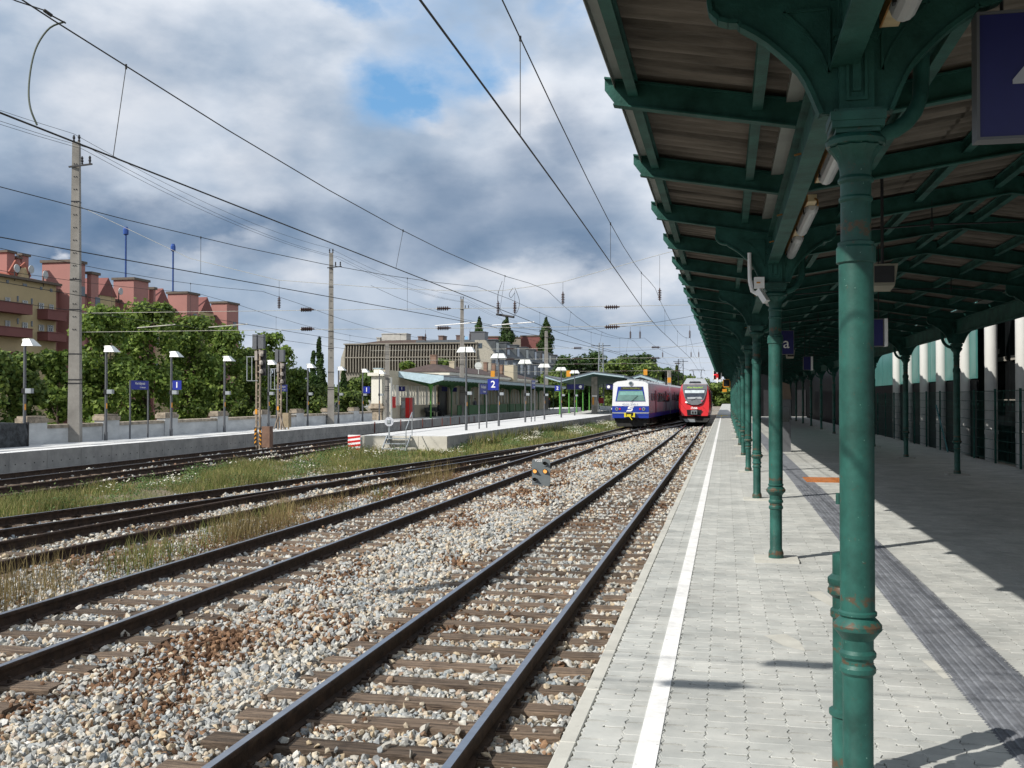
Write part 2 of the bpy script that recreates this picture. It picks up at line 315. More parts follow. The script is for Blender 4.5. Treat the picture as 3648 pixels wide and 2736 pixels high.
def noise_mix_mat(name, a, b, a2, b2, big=.35, lo=.5, hi=.6):
    """two-tone grit (a,b) with broad patches of a second two-tone grit (a2,b2)"""
    m = bpy.data.materials.new(name); m.use_nodes = True; t = m.node_tree; bs = t.nodes['Principled BSDF']; bs.inputs['Roughness'].default_value = .92
    bs.inputs['Specular IOR Level'].default_value = .25
    g = t.nodes.new('ShaderNodeNewGeometry'); v = t.nodes.new('ShaderNodeTexVoronoi'); v.inputs['Scale'].default_value = 17; t.links.new(g.outputs['Position'], v.inputs['Vector'])
    sp = t.nodes.new('ShaderNodeSeparateColor'); t.links.new(v.outputs['Color'], sp.inputs[0])
    def mx(f, p, q):
        k = t.nodes.new('ShaderNodeMix'); k.data_type = 'RGBA'; t.links.new(f, k.inputs[0])
        for i, s in ((6, p), (7, q)):
            if isinstance(s, tuple): k.inputs[i].default_value = s+(1,)
            else: t.links.new(s, k.inputs[i])
        return k.outputs[2]
    n = t.nodes.new('ShaderNodeTexNoise'); n.inputs['Scale'].default_value = big; n.inputs['Detail'].default_value = 5; n.inputs['Roughness'].default_value = .6; t.links.new(g.outputs['Position'], n.inputs['Vector'])
    mr = t.nodes.new('ShaderNodeMapRange'); mr.inputs[1].default_value = lo; mr.inputs[2].default_value = hi; t.links.new(n.outputs[0], mr.inputs[0])
    t.links.new(mx(mr.outputs[0], mx(sp.outputs[0], a, b), mx(sp.outputs[0], a2, b2)), bs.inputs['Base Color'])
    bp = t.nodes.new('ShaderNodeBump'); bp.inputs['Strength'].default_value = 1; bp.inputs['Distance'].default_value = .03; bp.invert = True
    t.links.new(v.outputs['Distance'], bp.inputs['Height']); t.links.new(bp.outputs[0], bs.inputs['Normal'])
    return m
M['ballast'] = noise_mix_mat('ballast_bed', (.17, .16, .14), (.40, .375, .33), (.10, .06, .035), (.24, .16, .10), .33, .50, .60)
M['soil'] = noise_mix_mat('dry_soil', (.10, .085, .06), (.17, .145, .11), (.05, .065, .025), (.09, .11, .045), .5, .45, .6)
g = MB(); g.box(-1500, 1500, -300, 3500, -1.6, -1.2); o = g.build('ground', M['soil']); o['kind'] = 'structure'
# yard bed with a slightly uneven surface
ys = np.concatenate([np.arange(-6, 40, .5), np.arange(40, 200, 4.), np.arange(200, 420, 20.)]); xs = np.arange(-31.5, -.84, .5); xs = np.append(xs, -.83)
GX, GY = np.meshgrid(xs, ys); GZ = -.79+.018*np.sin(GX*2.3+GY*.7)+.012*np.sin(GY*1.9-GX*1.1)+rng.normal(0, .006, GX.shape)
nx = len(xs); idx = np.arange(len(ys)*nx).reshape(len(ys), nx)
Q = np.stack([idx[:-1, :-1], idx[:-1, 1:], idx[1:, 1:], idx[1:, :-1]], -1).reshape(-1, 4)
fast('ballast_bed', np.stack([GX, GY, GZ], -1), Q, M['ballast'], quads=True, kind='structure')

# ---- tracks
sl_me = []
for k in range(6):
    b = MB(); n = 5
    z0, z1 = -.93, -.725
    w = .125
    pts = []
    for i in range(n+1):
        x = -1.3+2.6*i/n; j = random.uniform(-.008, .008); jj = random.uniform(-.006, .006)
        pts.append([(x, -w+j, z0), (x, w+jj, z0), (x, w+jj-.004, z1-.012), (x, w-.02+jj, z1+random.uniform(-.004, .004)), (x, -w+.02+j, z1+random.uniform(-.004, .004)), (x, -w+j+.004, z1-.012)])
    vs = [p for r in pts for p in r]; fs = []
    for i in range(n):
        for q in range(6): fs.append((i*6+q, i*6+(q+1) % 6, (i+1)*6+(q+1) % 6, (i+1)*6+q))
    fs += [(5, 4, 3, 2, 1, 0), tuple(n*6+q for q in range(6))]
    b.add(vs, fs); oo = b.build('sleeper', M['wood']); sl_me.append(oo.data); bpy.data.objects.remove(oo)
def rail_mesh(tab, off, y0, y1, step=2.):
    ys = [y0]
    while ys[-1] < y1-.01: ys.append(min(y1, ys[-1]+(step if ys[-1] < 130 else 10)))
    prof = [(-.062, -.172), (.062, -.172), (.062, -.160), (.012, -.140), (.009, -.045), (.036, -.036), (.036, -.006), (.030, 0), (-.030, 0), (-.036, -.006), (-.036, -.036), (-.009, -.045), (-.012, -.140), (-.062, -.160)]
    pts = []
    for y in ys:
        c = lerp(tab, y)+off
        pts.append([(c+a, y, RT+z) for a, z in prof])
    b = MB(); n = len(prof); fs = []
    for i in range(len(ys)-1):
        for q in range(n): fs.append((i*n+q, (i+1)*n+q, (i+1)*n+(q+1) % n, i*n+(q+1) % n))
    fs += [tuple(range(n)), tuple((len(ys)-1)*n+q for q in range(n))[::-1]]
    b.add([p for r in pts for p in r], fs)
    h = MB(); q = []
    for y in ys:
        c = lerp(tab, y)+off; q += [(c-.031, y, RT+.0015), (c+.029, y, RT+.0015)]
    h.add(q, [(2*i, 2*i+1, 2*i+3, 2*i+2) for i in range(len(ys)-1)])
    return b, h
def track(tab, y0, y1, ys0, ys1, label, shiny='steel', pitch=.6, ph=0., halves=((-.753), (.753)), slp=True):
    t = thing('railway_track', label, 'railway track', (lerp(tab, y0), y0, RT), 'railway tracks')
    for off in halves:
        b, h = rail_mesh(tab, off, y0, y1); r = b.build('rail', M['rust'], t); h.build('running_surface', M[shiny], r)
    y = ys0+ph; k = 0; fb = MB()
    while y < ys1 and slp:
        c = lerp(tab, y); s = bpy.data.objects.new('sleeper', sl_me[random.randrange(6)]); COL.objects.link(s); s.parent = t
        s.location = sub((c+random.uniform(-.03, .03), y+random.uniform(-.02, .02), random.uniform(-.01, .004)), t.location)
        s.rotation_euler = (0, 0, random.uniform(-.012, .012)+math.atan2(-(lerp(tab, y+1)-c), 1))
        if y < 34:
            for off in halves:
                for sd_ in (-1, 1):
                    X = c+off+sd_*.095; fb.box(X-.04, X+.04, y-.075, y+.075, -.735, -.715); fb.lathe([(.022, 0), (.022, .03), (.012, .032), (.012, .055)], (X, y, -.715), 6)
        y += pitch; k += 1
    if fb.v: fb.build('rail_fastenings', M['rust'], t, kind='stuff')
    return t
y_s = at(1553, 2585, z=-.73)[1]
track(T1, 2, 330, y_s-.6*int((y_s-3)/.6), 62, 'nearest track beside the sunlit paved platform, leading to the red train')
track(T2, 2, 118, 3.2, 62, 'second track from the paved platform, rails parallel to the nearest track', ph=.1)
track(TA, 2, 250, 6, 70, 'track along the grass verge leading to the blue and white train', ph=.2)
track(TB, 2, 58, 8, 47, 'siding between the second track and the verge track, merging through a switch', 'rust', ph=.33)
track(T4, 10, 200, 16, 70, 'overgrown track ending its view at the red and white striped platform tip', 'rust', ph=.1)
track(T5, 10, 200, 16, 70, 'farthest track, right below the concrete wall of the far platform', ph=.4)

# ---- ballast stones
ico = []; ph_ = (1+5**.5)/2
for a, b_ in ((1, ph_), (-1, ph_), (1, -ph_), (-1, -ph_)): ico += [(0, a, b_), (a, b_, 0), (b_, 0, a)]
ico = np.array(ico)/sqrt(1+ph_**2)
from itertools import combinations
dm = np.linalg.norm(ico[:, None]-ico[None], axis=2); e = dm[dm > .01].min()*1.05
IF = []
for a, b_, c_ in combinations(range(12), 3):
    if dm[a, b_] < e and dm[b_, c_] < e and dm[a, c_] < e:
        n_ = np.cross(ico[b_]-ico[a], ico[c_]-ico[a]); IF.append((a, b_, c_) if np.dot(n_, ico[a]) > 0 else (a, c_, b_))
IF = np.array(IF)
def stones(P, size):
    n = len(P); sc = rng.uniform(.5, 1.35, (n, 1, 3))*size[:, None, None]; sc[:, :, 2] *= .85
    V = (ico[None]*(1+rng.uniform(-.45, .24, (n, 12, 1)))+rng.uniform(-.16, .16, (n, 12, 3)))*sc
    q = rng.normal(size=(n, 4)); q /= np.linalg.norm(q, axis=1)[:, None]; w, x, y, z = q.T
    R = np.stack([1-2*(y*y+z*z), 2*(x*y-z*w), 2*(x*z+y*w), 2*(x*y+z*w), 1-2*(x*x+z*z), 2*(y*z-x*w), 2*(x*z-y*w), 2*(y*z+x*w), 1-2*(x*x+y*y)], 1).reshape(n, 3, 3)
    V = np.einsum('nij,nkj->nki', R, V)+P[:, None, :]
    T = IF[None]+12*np.arange(n)[:, None, None]
    return V.reshape(-1, 3), T.reshape(-1, 3)
def scatter(x0, x1, y0, y1, dens): 
    n = int((x1-x0)*(y1-y0)*dens); return np.stack([rng.uniform(x0, x1, n), rng.uniform(y0, y1, n)], 1)
P = np.concatenate([scatter(-9.6, -.87, 4.6, 9, 620), scatter(-12, -.87, 9, 14, 400), scatter(-13.5, -.87, 14, 24, 210), scatter(-14, -.87, 24, 36, 95), scatter(-9.5, -.87, 36, 58, 40), scatter(-7.4, -.87, 58, 92, 14), scatter(-23, -14.5, 26, 52, 14)])
P = P[(P[:, 0] > -.80*P[:, 1]-.6)]
def near_rail(P):
    k = np.zeros(len(P), bool)
    for tab in (T1, T2, TA, TB):
        c = np.interp(P[:, 1], [a for a, _ in tab], [b for _, b in tab]); d = np.abs(np.abs(P[:, 0]-c)-.753); k |= d < .075
    return k
c1 = np.interp(P[:, 1], [a for a, _ in T1], [b for _, b in T1]); c2 = -7.03
ins = (np.abs(P[:, 0]-c1) < 1.32)
fy = np.abs(((P[:, 1]-y_s+.3) % .6)-.3); onsl = ins & (fy < .145)
ins2 = (np.abs(P[:, 0]-c2) < 1.32) & (P[:, 1] < 50); fy2 = np.abs(((P[:, 1]-3.3+.3) % .6)-.3); onsl |= ins2 & (fy2 < .14)
u = rng.uniform(size=len(P)); keep = ~near_rail(P) & (~onsl | (u < .035))
# fewer stones on the weedy ground left of the siding
wd_ = (P[:, 0] < -8.3) & (P[:, 1] < 40); keep &= ~wd_ | (u < .55)
P = P[keep]; onsl = onsl[keep]; ins = (ins | ins2)[keep]
sz = np.where(P[:, 1] < 9, .0295, np.where(P[:, 1] < 14, .033, np.where(P[:, 1] < 24, .038, np.where(P[:, 1] < 36, .05, np.where(P[:, 1] < 58, .065, .085)))))*rng.uniform(.7, 1.35, len(P))
z = -.775+rng.uniform(-.012, .018, len(P))+sz*.35
z += np.where(ins, .0, .012)+.02*np.sin(P[:, 0]*3+P[:, 1]*1.3)*np.where(ins, .3, 1)
z[onsl] = -.715
V, T = stones(np.column_stack([P, z]), sz)
def stone_mat():
    m = bpy.data.materials.new('ballast_stone'); m.use_nodes = True; t = m.node_tree; b = t.nodes['Principled BSDF']; b.inputs['Roughness'].default_value = .88; b.inputs['Specular IOR Level'].default_value = .3
    g = t.nodes.new('ShaderNodeNewGeometry'); r = t.nodes.new('ShaderNodeValToRGB'); t.links.new(g.outputs['Random Per Island'], r.inputs[0]); cr = r.color_ramp
    cr.elements[0].color = (.24, .25, .25, 1); cr.elements[1].position = 1; cr.elements[1].color = (.52, .46, .37, 1)
    for p_, c_ in ((.12, (.33, .34, .335)), (.3, (.52, .50, .44)), (.42, (.22, .255, .28)), (.55, (.56, .50, .40)), (.68, (.46, .36, .23)), (.78, (.31, .33, .34)), (.88, (.62, .60, .55)), (.93, (.25, .15, .09))):
        e_ = cr.elements.new(p_); e_.color = c_+(1,)
    r2 = t.nodes.new('ShaderNodeValToRGB'); t.links.new(g.outputs['Random Per Island'], r2.inputs[0]); c2_ = r2.color_ramp
    c2_.elements[0].color = (.10, .055, .03, 1); c2_.elements[1].color = (.26, .15, .08, 1); e_ = c2_.elements.new(.5); e_.color = (.15, .08, .042, 1)
    n = t.nodes.new('ShaderNodeTexNoise'); n.inputs['Scale'].default_value = .42; n.inputs['Detail'].default_value = 6; n.inputs['Roughness'].default_value = .62
    mp_ = t.nodes.new('ShaderNodeMapping'); mp_.inputs['Scale'].default_value = (1.5, .75, 1); mp_.inputs['Location'].default_value = (3.1, .6, 0); t.links.new(g.outputs['Position'], mp_.inputs[0]); t.links.new(mp_.outputs[0], n.inputs['Vector'])
    mr = t.nodes.new('ShaderNodeMapRange'); mr.inputs[1].default_value = .51; mr.inputs[2].default_value = .68; mr.inputs[4].default_value = .85; t.links.new(n.outputs[0], mr.inputs[0])
    # iron stain: strip left of the near track and the bed of both tracks
    sx = t.nodes.new('ShaderNodeSeparateXYZ'); t.links.new(g.outputs['Position'], sx.inputs[0])
    def strip(c, w, amt):
        a = t.nodes.new('ShaderNodeMath'); a.operation = 'SUBTRACT'; t.links.new(sx.outputs[0], a.inputs[0]); a.inputs[1].default_value = c
        b2 = t.nodes.new('ShaderNodeMath'); b2.operation = 'ABSOLUTE'; t.links.new(a.outputs[0], b2.inputs[0])
        k = t.nodes.new('ShaderNodeMapRange'); k.interpolation_type = 'SMOOTHSTEP'; k.inputs[1].default_value = w; k.inputs[2].default_value = 0; k.inputs[3].default_value = 0; k.inputs[4].default_value = amt; t.links.new(b2.outputs[0], k.inputs[0]); return k.outputs[0]
    s1 = strip(-5.5, 1.0, .065); s2 = strip(-7.05, 1.6, .05)
    ad = t.nodes.new('ShaderNodeMath'); ad.operation = 'MAXIMUM'; t.links.new(s1, ad.inputs[0]); t.links.new(s2, ad.inputs[1])
    a2 = t.nodes.new('ShaderNodeMath'); a2.operation = 'ADD'; t.links.new(n.outputs[0], a2.inputs[0]); t.links.new(ad.outputs[0], a2.inputs[1]); t.links.new(a2.outputs[0], mr.inputs[0])
    n3 = t.nodes.new('ShaderNodeTexNoise'); n3.inputs['Scale'].default_value = 45; n3.inputs['Detail'].default_value = 3; t.links.new(g.outputs['Position'], n3.inputs['Vector'])
    k = t.nodes.new('ShaderNodeMix'); k.data_type = 'RGBA'; sub_ = t.nodes.new('ShaderNodeMath'); sub_.operation = 'GREATER_THAN'; t.links.new(mr.outputs[0], sub_.inputs[0])
    w2 = t.nodes.new('ShaderNodeMath'); w2.operation = 'FRACT'; m3 = t.nodes.new('ShaderNodeMath'); m3.operation = 'MULTIPLY'; m3.inputs[1].default_value = 7.3; t.links.new(g.outputs['Random Per Island'], m3.inputs[0]); t.links.new(m3.outputs[0], w2.inputs[0]); t.links.new(w2.outputs[0], sub_.inputs[1])
    t.links.new(sub_.outputs[0], k.inputs[0]); t.links.new(r.outputs[0], k.inputs[6]); t.links.new(r2.outputs[0], k.inputs[7])
    hs = t.nodes.new('ShaderNodeHueSaturation'); hs.inputs['Saturation'].default_value = .95; mr3 = t.nodes.new('ShaderNodeMapRange'); mr3.inputs[1].default_value = .3; mr3.inputs[2].default_value = .7; mr3.inputs[3].default_value = .75; mr3.inputs[4].default_value = 1.15
    t.links.new(n3.outputs[0], mr3.inputs[0]); t.links.new(mr3.outputs[0], hs.inputs['Value']); t.links.new(k.outputs[2], hs.inputs['Color']); t.links.new(hs.outputs[0], b.inputs['Base Color'])
    return m
M['stone'] = stone_mat()
o = fast('ballast_stones', V, T, M['stone'], kind='stuff'); tag(o, 'loose grey and rust-brown ballast stones spread round the tracks', 'ballast')

# ---- near platform
pf = MB(); pf.box(-.83, 7.45, 2.0, 330, -1.4, -.045); pf_o = pf.build('platform', M['platform_conc'], kind='structure')
pv = MB(); pv.box(-.76, 7.40, 2.0, 30.0, -.044, -.012); pave = pv.build('pavement', M['joint'], kind='structure')
def brick_mat():
    m = mat('far_paving', (.40, .41, .39), .88, 0, .1, 1.5, 0, 40, (.44, .44, .415), world=True); t = m.node_tree; b = t.nodes['Principled BSDF']
    g = t.nodes.new('ShaderNodeNewGeometry'); br = t.nodes.new('ShaderNodeTexBrick'); br.inputs['Scale'].default_value = 1; br.inputs['Brick Width'].default_value = .225; br.inputs['Row Height'].default_value = .158; br.inputs['Mortar Size'].default_value = .006
    br.inputs['Color1'].default_value = (1, 1, 1, 1); br.inputs['Color2'].default_value = (.86, .86, .86, 1); br.inputs['Mortar'].default_value = (.6, .58, .55, 1)
    t.links.new(g.outputs['Position'], br.inputs['Vector']); mx = t.nodes.new('ShaderNodeMix'); mx.data_type = 'RGBA'; mx.blend_type = 'MULTIPLY'; mx.inputs[0].default_value = 1
    src = b.inputs['Base Color'].links[0].from_socket; t.links.new(src, mx.inputs[6]); t.links.new(br.outputs[0], mx.inputs[7]); t.links.new(mx.outputs[2], b.inputs['Base Color'])
    return m
M['far_paving'] = brick_mat()
b = MB(); b.box(-.76, 7.40, 30.0, 330, -.044, -.002); o = b.build('far_paving', M['far_paving'], pf_o)
# kerb stones
k = MB(); k.box(0, .088, 0, .992, -.35, 0); ko = k.build('coping_stone', M['coping'], pf_o)
bev = ko.modifiers.new('b', 'BEVEL'); bev.width = .006
kme = ko.data
for i in range(75):
    q = ko if i == 0 else ko.copy()
    if i: COL.objects.link(q)
    q.location = (-.856+random.uniform(-.002, .002), 3.4+i, random.uniform(-.001, .002))
b = MB(); b.box(-.856, -.768, 78.4, 330, -.35, 0); b.build('coping_strip', M['coping'], pf_o)
# interlocking pavers
PW, PD = .218, .317
def zz(k): return .0085*(1 if k % 2 else -1)
def paver_poly(w, d):
    """far half of an interlocking pair: thin on the left, thick on the right, hooked in the middle"""
    g_ = .0016; yl, yr = .19*d, -.12*d
    P_ = [(-w/2+g_+zz(k), -d/2+k*d/6) for k in (6, 5)]; P_[0] = (P_[0][0], d/2-g_)
    P_ += [(-w/2+g_+zz(4)*.6, yl+g_), (-.05, yl+g_+.003), (-.012, yl+g_), (.014, yl-.010+g_), (-.012, yr+.020+g_), (.006, yr+g_), (.05, yr+g_-.003), (w/2-g_+zz(2)*.6, yr+g_)]
    P_ += [(w/2-g_+zz(k), -d/2+k*d/6) for k in (3, 4, 5, 6)]; P_[-1] = (P_[-1][0], d/2-g_); P_ += [(0, d/2-g_+.002)]
    return P_
PP = paver_poly(PW, PD); n_ = len(PP)
from mathutils.geometry import tessellate_polygon
from mathutils import Vector
tess = tessellate_polygon([[Vector((x, y, 0)) for x, y in PP]])
cx_p = sum(p[0] for p in PP)/n_; cy_p = sum(p[1] for p in PP)/n_
vsP = [(cx_p+(x-cx_p)*.985, cy_p+(y-cy_p)*.965, 0) for x, y in PP]+[(x, y, -.003) for x, y in PP]+[(x, y, -.03) for x, y in PP]
pm = MB(); pm.add(vsP, [tuple(reversed(t)) if (Vector(vsP[t[1]])-Vector(vsP[t[0]])).cross(Vector(vsP[t[2]])-Vector(vsP[t[0]])).z < 0 else tuple(t) for t in tess]+[(n_+i, n_+(i+1) % n_, (i+1) % n_, i) for i in range(n_)]+[(2*n_+i, 2*n_+(i+1) % n_, n_+(i+1) % n_, n_+i) for i in range(n_)])
po = pm.build('paver', M['paver'], pave); pme = po.data; bpy.data.objects.remove(po)
base = np.array([v.co[:] for v in pme.vertices]); loops = [tuple(p.vertices) for p in pme.polygons]
spots = []
y = 4.15
while y < 30.0-.16:
    for x in [-.76+PW*(i+.5) for i in range(10)]+[1.87+PW*(i+.5) for i in range(25)]: spots += [(x, y, 0), (x, y, 1)]
    y += PD
# order by how large each shows in the photograph
def size_in_view(p):
    p = (p[0], p[1]+(.05 if p[2] == 0 else -.05))
    v = (p[0], p[1], -EYE); d = sum(v[i]*fw[i] for i in range(3))
    if d < 1: return 0
    X = CX+F*sum(v[i]*rt[i] for i in range(3))/d; Y = CY-F*sum(v[i]*up[i] for i in range(3))/d
    if X < -20 or X > 3670 or Y > 2760: return 0
    if 2990 < X < 3110: return 0
    return 1/d
spots.sort(key=size_in_view, reverse=True)
for (x, y, fl_) in spots[:300]:
    q = bpy.data.objects.new('paver', pme); COL.objects.link(q); q.parent = pave; q.location = (x, y, random.uniform(-.0012, .0012)); q.rotation_euler = (random.uniform(-.003, .003), random.uniform(-.003, .003), pi*fl_)
rest = [p for p in spots[300:] if p[1] > 4.0]
Vs = []; Fq = []; 
allf = []
nb = len(base)
for i, (x, y, fl_) in enumerate(rest): Vs.append(base*(np.array([-1, -1, 1]) if fl_ else 1)+np.array([x, y, random.uniform(-.0012, .0012)]))
Vs = np.concatenate(Vs)
# triangulated top fan + sides
tri = []
for f in loops:
    for i in range(1, len(f)-1): tri.append((f[0], f[i], f[i+1]))
tri = np.array(tri); TT = (tri[None]+nb*np.arange(len(rest))[:, None, None]).reshape(-1, 3)
fast('paver', Vs, TT, M['paver'], pave, kind='stuff')
# half pieces against the strip edges and ends: a mortar-coloured fill lies under them
fl = MB(); fl.box(7.32, 7.4, 4.1, 30, -.03, -.004); fl.build('edge_fill', M['paver'], pave)
# tactile strip of ribbed tiles
tw, tl = .225, .333
tm = MB(); tm.box(-tw/2+.002, tw/2-.002, -tl/2+.003, tl/2-.003, -.03, -.002)
for i in range(4):
    x = -tw/2+tw*(i+.5)/4; tm.prism([(x-.022, -tl/2+.004, -.002), (x+.022, -tl/2+.004, -.002), (x+.015, -tl/2+.004, .004), (x-.015, -tl/2+.004, .004)], (0, tl-.008, 0))
for i in range(7):
    y0 = -tl/2+tl*i/7; yy = tl/7
    tm.prism([(-tw/2, y0, -.003), (-tw/2-.018, y0+yy*.5, -.003), (-tw/2, y0+yy, -.003)], (0, 0, .0035)) if i % 1 == 0 else None
to = tm.build('tactile_tile', M['paver_dark'], pave); tme = to.data; bpy.data.objects.remove(to)
for j in range(52):
    for s_ in range(2):
        q = bpy.data.objects.new('tactile_tile', tme); COL.objects.link(q); q.parent = pave; q.location = (1.42+tw*(s_+.5), 4.9+tl*j, random.uniform(.0, .002))
        if s_ == 1: q.rotation_euler = (0, 0, pi)
b = MB(); b.box(1.42, 1.87, 4.9-tl/2+tl*52, 99, -.01, .003); b.build('tactile_band', M['paver_dark'], pf_o)
b = MB(); b.box(-.448, -.338, 2, 100, -.02, .0045); b.build('white_line', M['white_paint'], pf_o)
b = MB(); b.box(-.40, -.30, 100.2, 112, -.02, .0045); b.box(-.80, .30, 108, 110, -.02, .004)
o = b.build('yellow_marking', mat('yellow_paint', (.7, .5, .03), .7), pf_o)
# worn paint patches beside the near column
b = MB()
for pts in (((2870, 2108), (2925, 2105), (2985, 2150), (2985, 2166), (2950, 2155)), ((2720, 2263), (2800, 2258), (2850, 2285), (2870, 2320), (2790, 2300)), ((3283, 2352), (3330, 2352), (3395, 2415), (3362, 2418))):
    P_ = [at(x, y, z=.0015) for x, y in pts]; b.add(P_, [tuple(range(len(P_)))[::-1]])
b.build('worn_paint', M['coping'], pf_o)
# orange trench grating let into the paving
gr = thing('drain_grating', 'rusty orange rectangular grating let into the paving beyond the dark guide strip', 'drain grating', (2.1, 23.6, 0))
rm = mat('rusty_orange_iron', (.42, .14, .03), .8, 0, .3, 12)
b = MB(); b.box(1.71, 2.49, 23.0, 23.03, -.02, .014); b.box(1.71, 2.49, 24.27, 24.3, -.02, .014); b.box(1.71, 1.74, 23.03, 24.27, -.02, .014); b.box(2.46, 2.49, 23.03, 24.27, -.02, .014); b.build('frame', rm, gr)
b = MB()
for i in range(17): b.box(1.76+i*.0415, 1.781+i*.0415, 23.03, 24.27, -.015, .013)
for i in range(6): b.box(1.74, 2.46, 23.2+i*.2, 23.22+i*.2, -.016, .009)
b.build('bars', rm, gr)
# ================================================================== NEAR STATION CANOPY
Y0, BAY = 4.88, 7.0
NB = 14; YEND = Y0+BAY*(NB-1)+1.2; XL, XR, XRG = .55, 5.32, 3.0
can = thing('platform_canopy', 'long green iron platform canopy with corrugated roof over the paved platform', 'canopy', (XL, Y0, 0))
def cx(Y): return XL+(.03 if Y < 6 else 0)
def zt(x):                                           # top of the rafters
    if x < XL: return 4.03+(x+.82)*(3.79-4.03)/(XL+.82)
    if x < XRG: return 3.79+(x-XL)*(4.16-3.79)/(XRG-XL)
    if x < XR: return 4.16+(x-XRG)*(3.79-4.16)/(XR-XRG)
    return 3.79+(x-XR)*.175
XRE = 6.65
# columns
SH = [(.082, 0), (.082, .05), (.076, .075), (.066, .10), (.066, .53), (.078, .545), (.078, .565), (.068, .58), (.068, .60), (.080, .615), (.080, .63), (.069, .645), (.069, .69), (.088, .715), (.105, .735), (.105, .755), (.09, .775), (.074, .79), (.084, .80), (.084, .812), (.0755, .82), (.0755, 2.40)]
COLR = [(.080, 2.405), (.086, 2.41), (.086, 2.475), (.079, 2.485), (.079, 2.50), (.066, 2.505), (.066, 2.68), (.074, 2.69), (.074, 2.70), (.067, 2.71), (.067, 2.765), (.078, 2.775), (.078, 2.785), (.068, 2.80)]
def capital_mb(c):
    b = MB(); n = 24
    prof = [(.068, 2.80, 0), (.070, 2.83, .0), (.076, 2.87, .004), (.092, 2.905, .010), (.112, 2.925, .012), (.108, 2.93, 0), (.128, 2.935, 0), (.132, 2.955, 0), (.118, 2.975, 0), (.10, 2.98, 0)]
    vs = []
    for r, z_, a in prof:
        for k in range(n): rr = r+(a if k % 2 else -a*.3); vs.append((c[0]+rr*cos(2*pi*k/n), c[1]+rr*sin(2*pi*k/n), z_))
    fs = [(i*n+k, i*n+(k+1) % n, (i+1)*n+(k+1) % n, (i+1)*n+k) for i in range(len(prof)-1) for k in range(n)]
    b.add(vs, fs)
    for (w, z0, z1) in ((.095, 2.98, 3.0), (.112, 3.0, 3.03), (.118, 3.03, 3.07), (.10, 3.07, 3.085)): b.box(c[0]-w, c[0]+w, c[1]-w, c[1]+w, z0, z1)
    return b
def bracket_mb(c, sgn):
    """pierced-looking quarter arch plate with rolled edge, growing from the post to the rafter"""
    b = MB(); x0 = c[0]+sgn*.055; pts = []
    P0 = (x0, 3.10); P3 = (c[0]+sgn*.50, 3.50)
    pts = [(c[0]+sgn*u_, z_) for u_, z_ in ((.150, 3.085), (.168, 3.13), (.188, 3.18), (.215, 3.24), (.245, 3.29), (.285, 3.335), (.33, 3.38), (.385, 3.43), (.44, 3.47), (.505, 3.51), (.515, 3.528), (.56, 3.532), (.605, 3.548), (.64, 3.585), (.65, 3.64))]
    top = [(c[0]+sgn*.65, zt(c[0]+sgn*.65)-.15), (x0, zt(x0)-.15), (x0, 3.085)]
    poly = [(x, c[1]-.02, z_) for x, z_ in pts+top]
    if sgn < 0: poly = poly[::-1]
    b.prism(poly, (0, .04, 0))
    path = [(x, c[1], z_) for x, z_ in pts]
    for p, q in zip(path, path[1:]): b.bar(p, q, .085, .02, up=(0, 0, 1) if abs(q[0]-p[0]) > abs(q[2]-p[2]) else (1, 0, 0))
    # raised inner triangle
    tri = [(x0+sgn*.03, 3.47), (x0+sgn*.20, 3.53), (x0+sgn*.03, 3.2)]
    inn = [(x0+sgn*.06, 3.56), (x0+sgn*.26, 3.56), (x0+sgn*.17, 3.47), (x0+sgn*.10, 3.37), (x0+sgn*.06, 3.27)]
    for p, q in zip(inn, inn[1:]+inn[:1]): b.bar((p[0], c[1]-.024, p[1]), (q[0], c[1]-.024, q[1]), .012, .012)
    for k in range(5): b.lathe([(.012, 0), (.010, .01)], (x0-sgn*.01, c[1]-.02, 3.16+k*.1), 6)
    return b
def column(c, right=False):
    b = MB(); b.lathe(SH, (c[0], c[1], .03), 28); col = b.build('column', M['green'], can, smooth=30)
    b = MB(); b.lathe(COLR, c, 28); b.build('collar', M['green'], col, smooth=30)
    capital_mb(c).build('capital', M['green'], col, smooth=40)
    b = MB(); b.box(c[0]-.075, c[0]+.075, c[1]-.055, c[1]+.055, 3.085, 3.64)
    b.box(c[0]-.045, c[0]+.045, c[1]-.066, c[1]-.056, 3.13, 3.145); b.box(c[0]-.045, c[0]+.045, c[1]-.066, c[1]-.056, 3.36, 3.375)
    b.box(c[0]-.045, c[0]-.033, c[1]-.066, c[1]-.056, 3.145, 3.36); b.box(c[0]+.033, c[0]+.045, c[1]-.066, c[1]-.056, 3.145, 3.36)
    b.box(c[0]-.018, c[0]+.018, c[1]-.07, c[1]-.056, 3.17, 3.33)
    b.box(c[0]-.09, c[0]+.09, c[1]-.07, c[1]+.07, 3.40, 3.42); b.box(c[0]-.1, c[0]+.1, c[1]-.08, c[1]+.08, 3.42, 3.45)
    b.build('post_head', M['green_dull'], col)
    for s_ in (-1, 1): bracket_mb(c, s_).build('bracket', M['green_dull'], col, smooth=25)
    b = MB(); b.box(c[0]-.235, c[0]+.235, c[1]-.22, c[1]+.22, -.02, .028); b.build('base_plate', M['coping'] if not right else M['concrete'], col)
    # rainwater pipe curving from the valley into the capital
    s_ = 1 if not right else -1
    b = MB(); pts = [(c[0]+s_*.30, c[1]+.1, 3.72), (c[0]+s_*.30, c[1]+.1, 3.28)]+[(c[0]+s_*(.10+.20*cos(a)), c[1]+.1-.08*sin(a), 3.24-.25*sin(a)) for a in (.3, .6, .9, 1.2, 1.5)]+[(c[0]+s_*.03, c[1], 2.96)]
    b.tube(pts, .036, 10); b.build('rainwater_pipe', M['green_dull'], col, smooth=60)
    return col
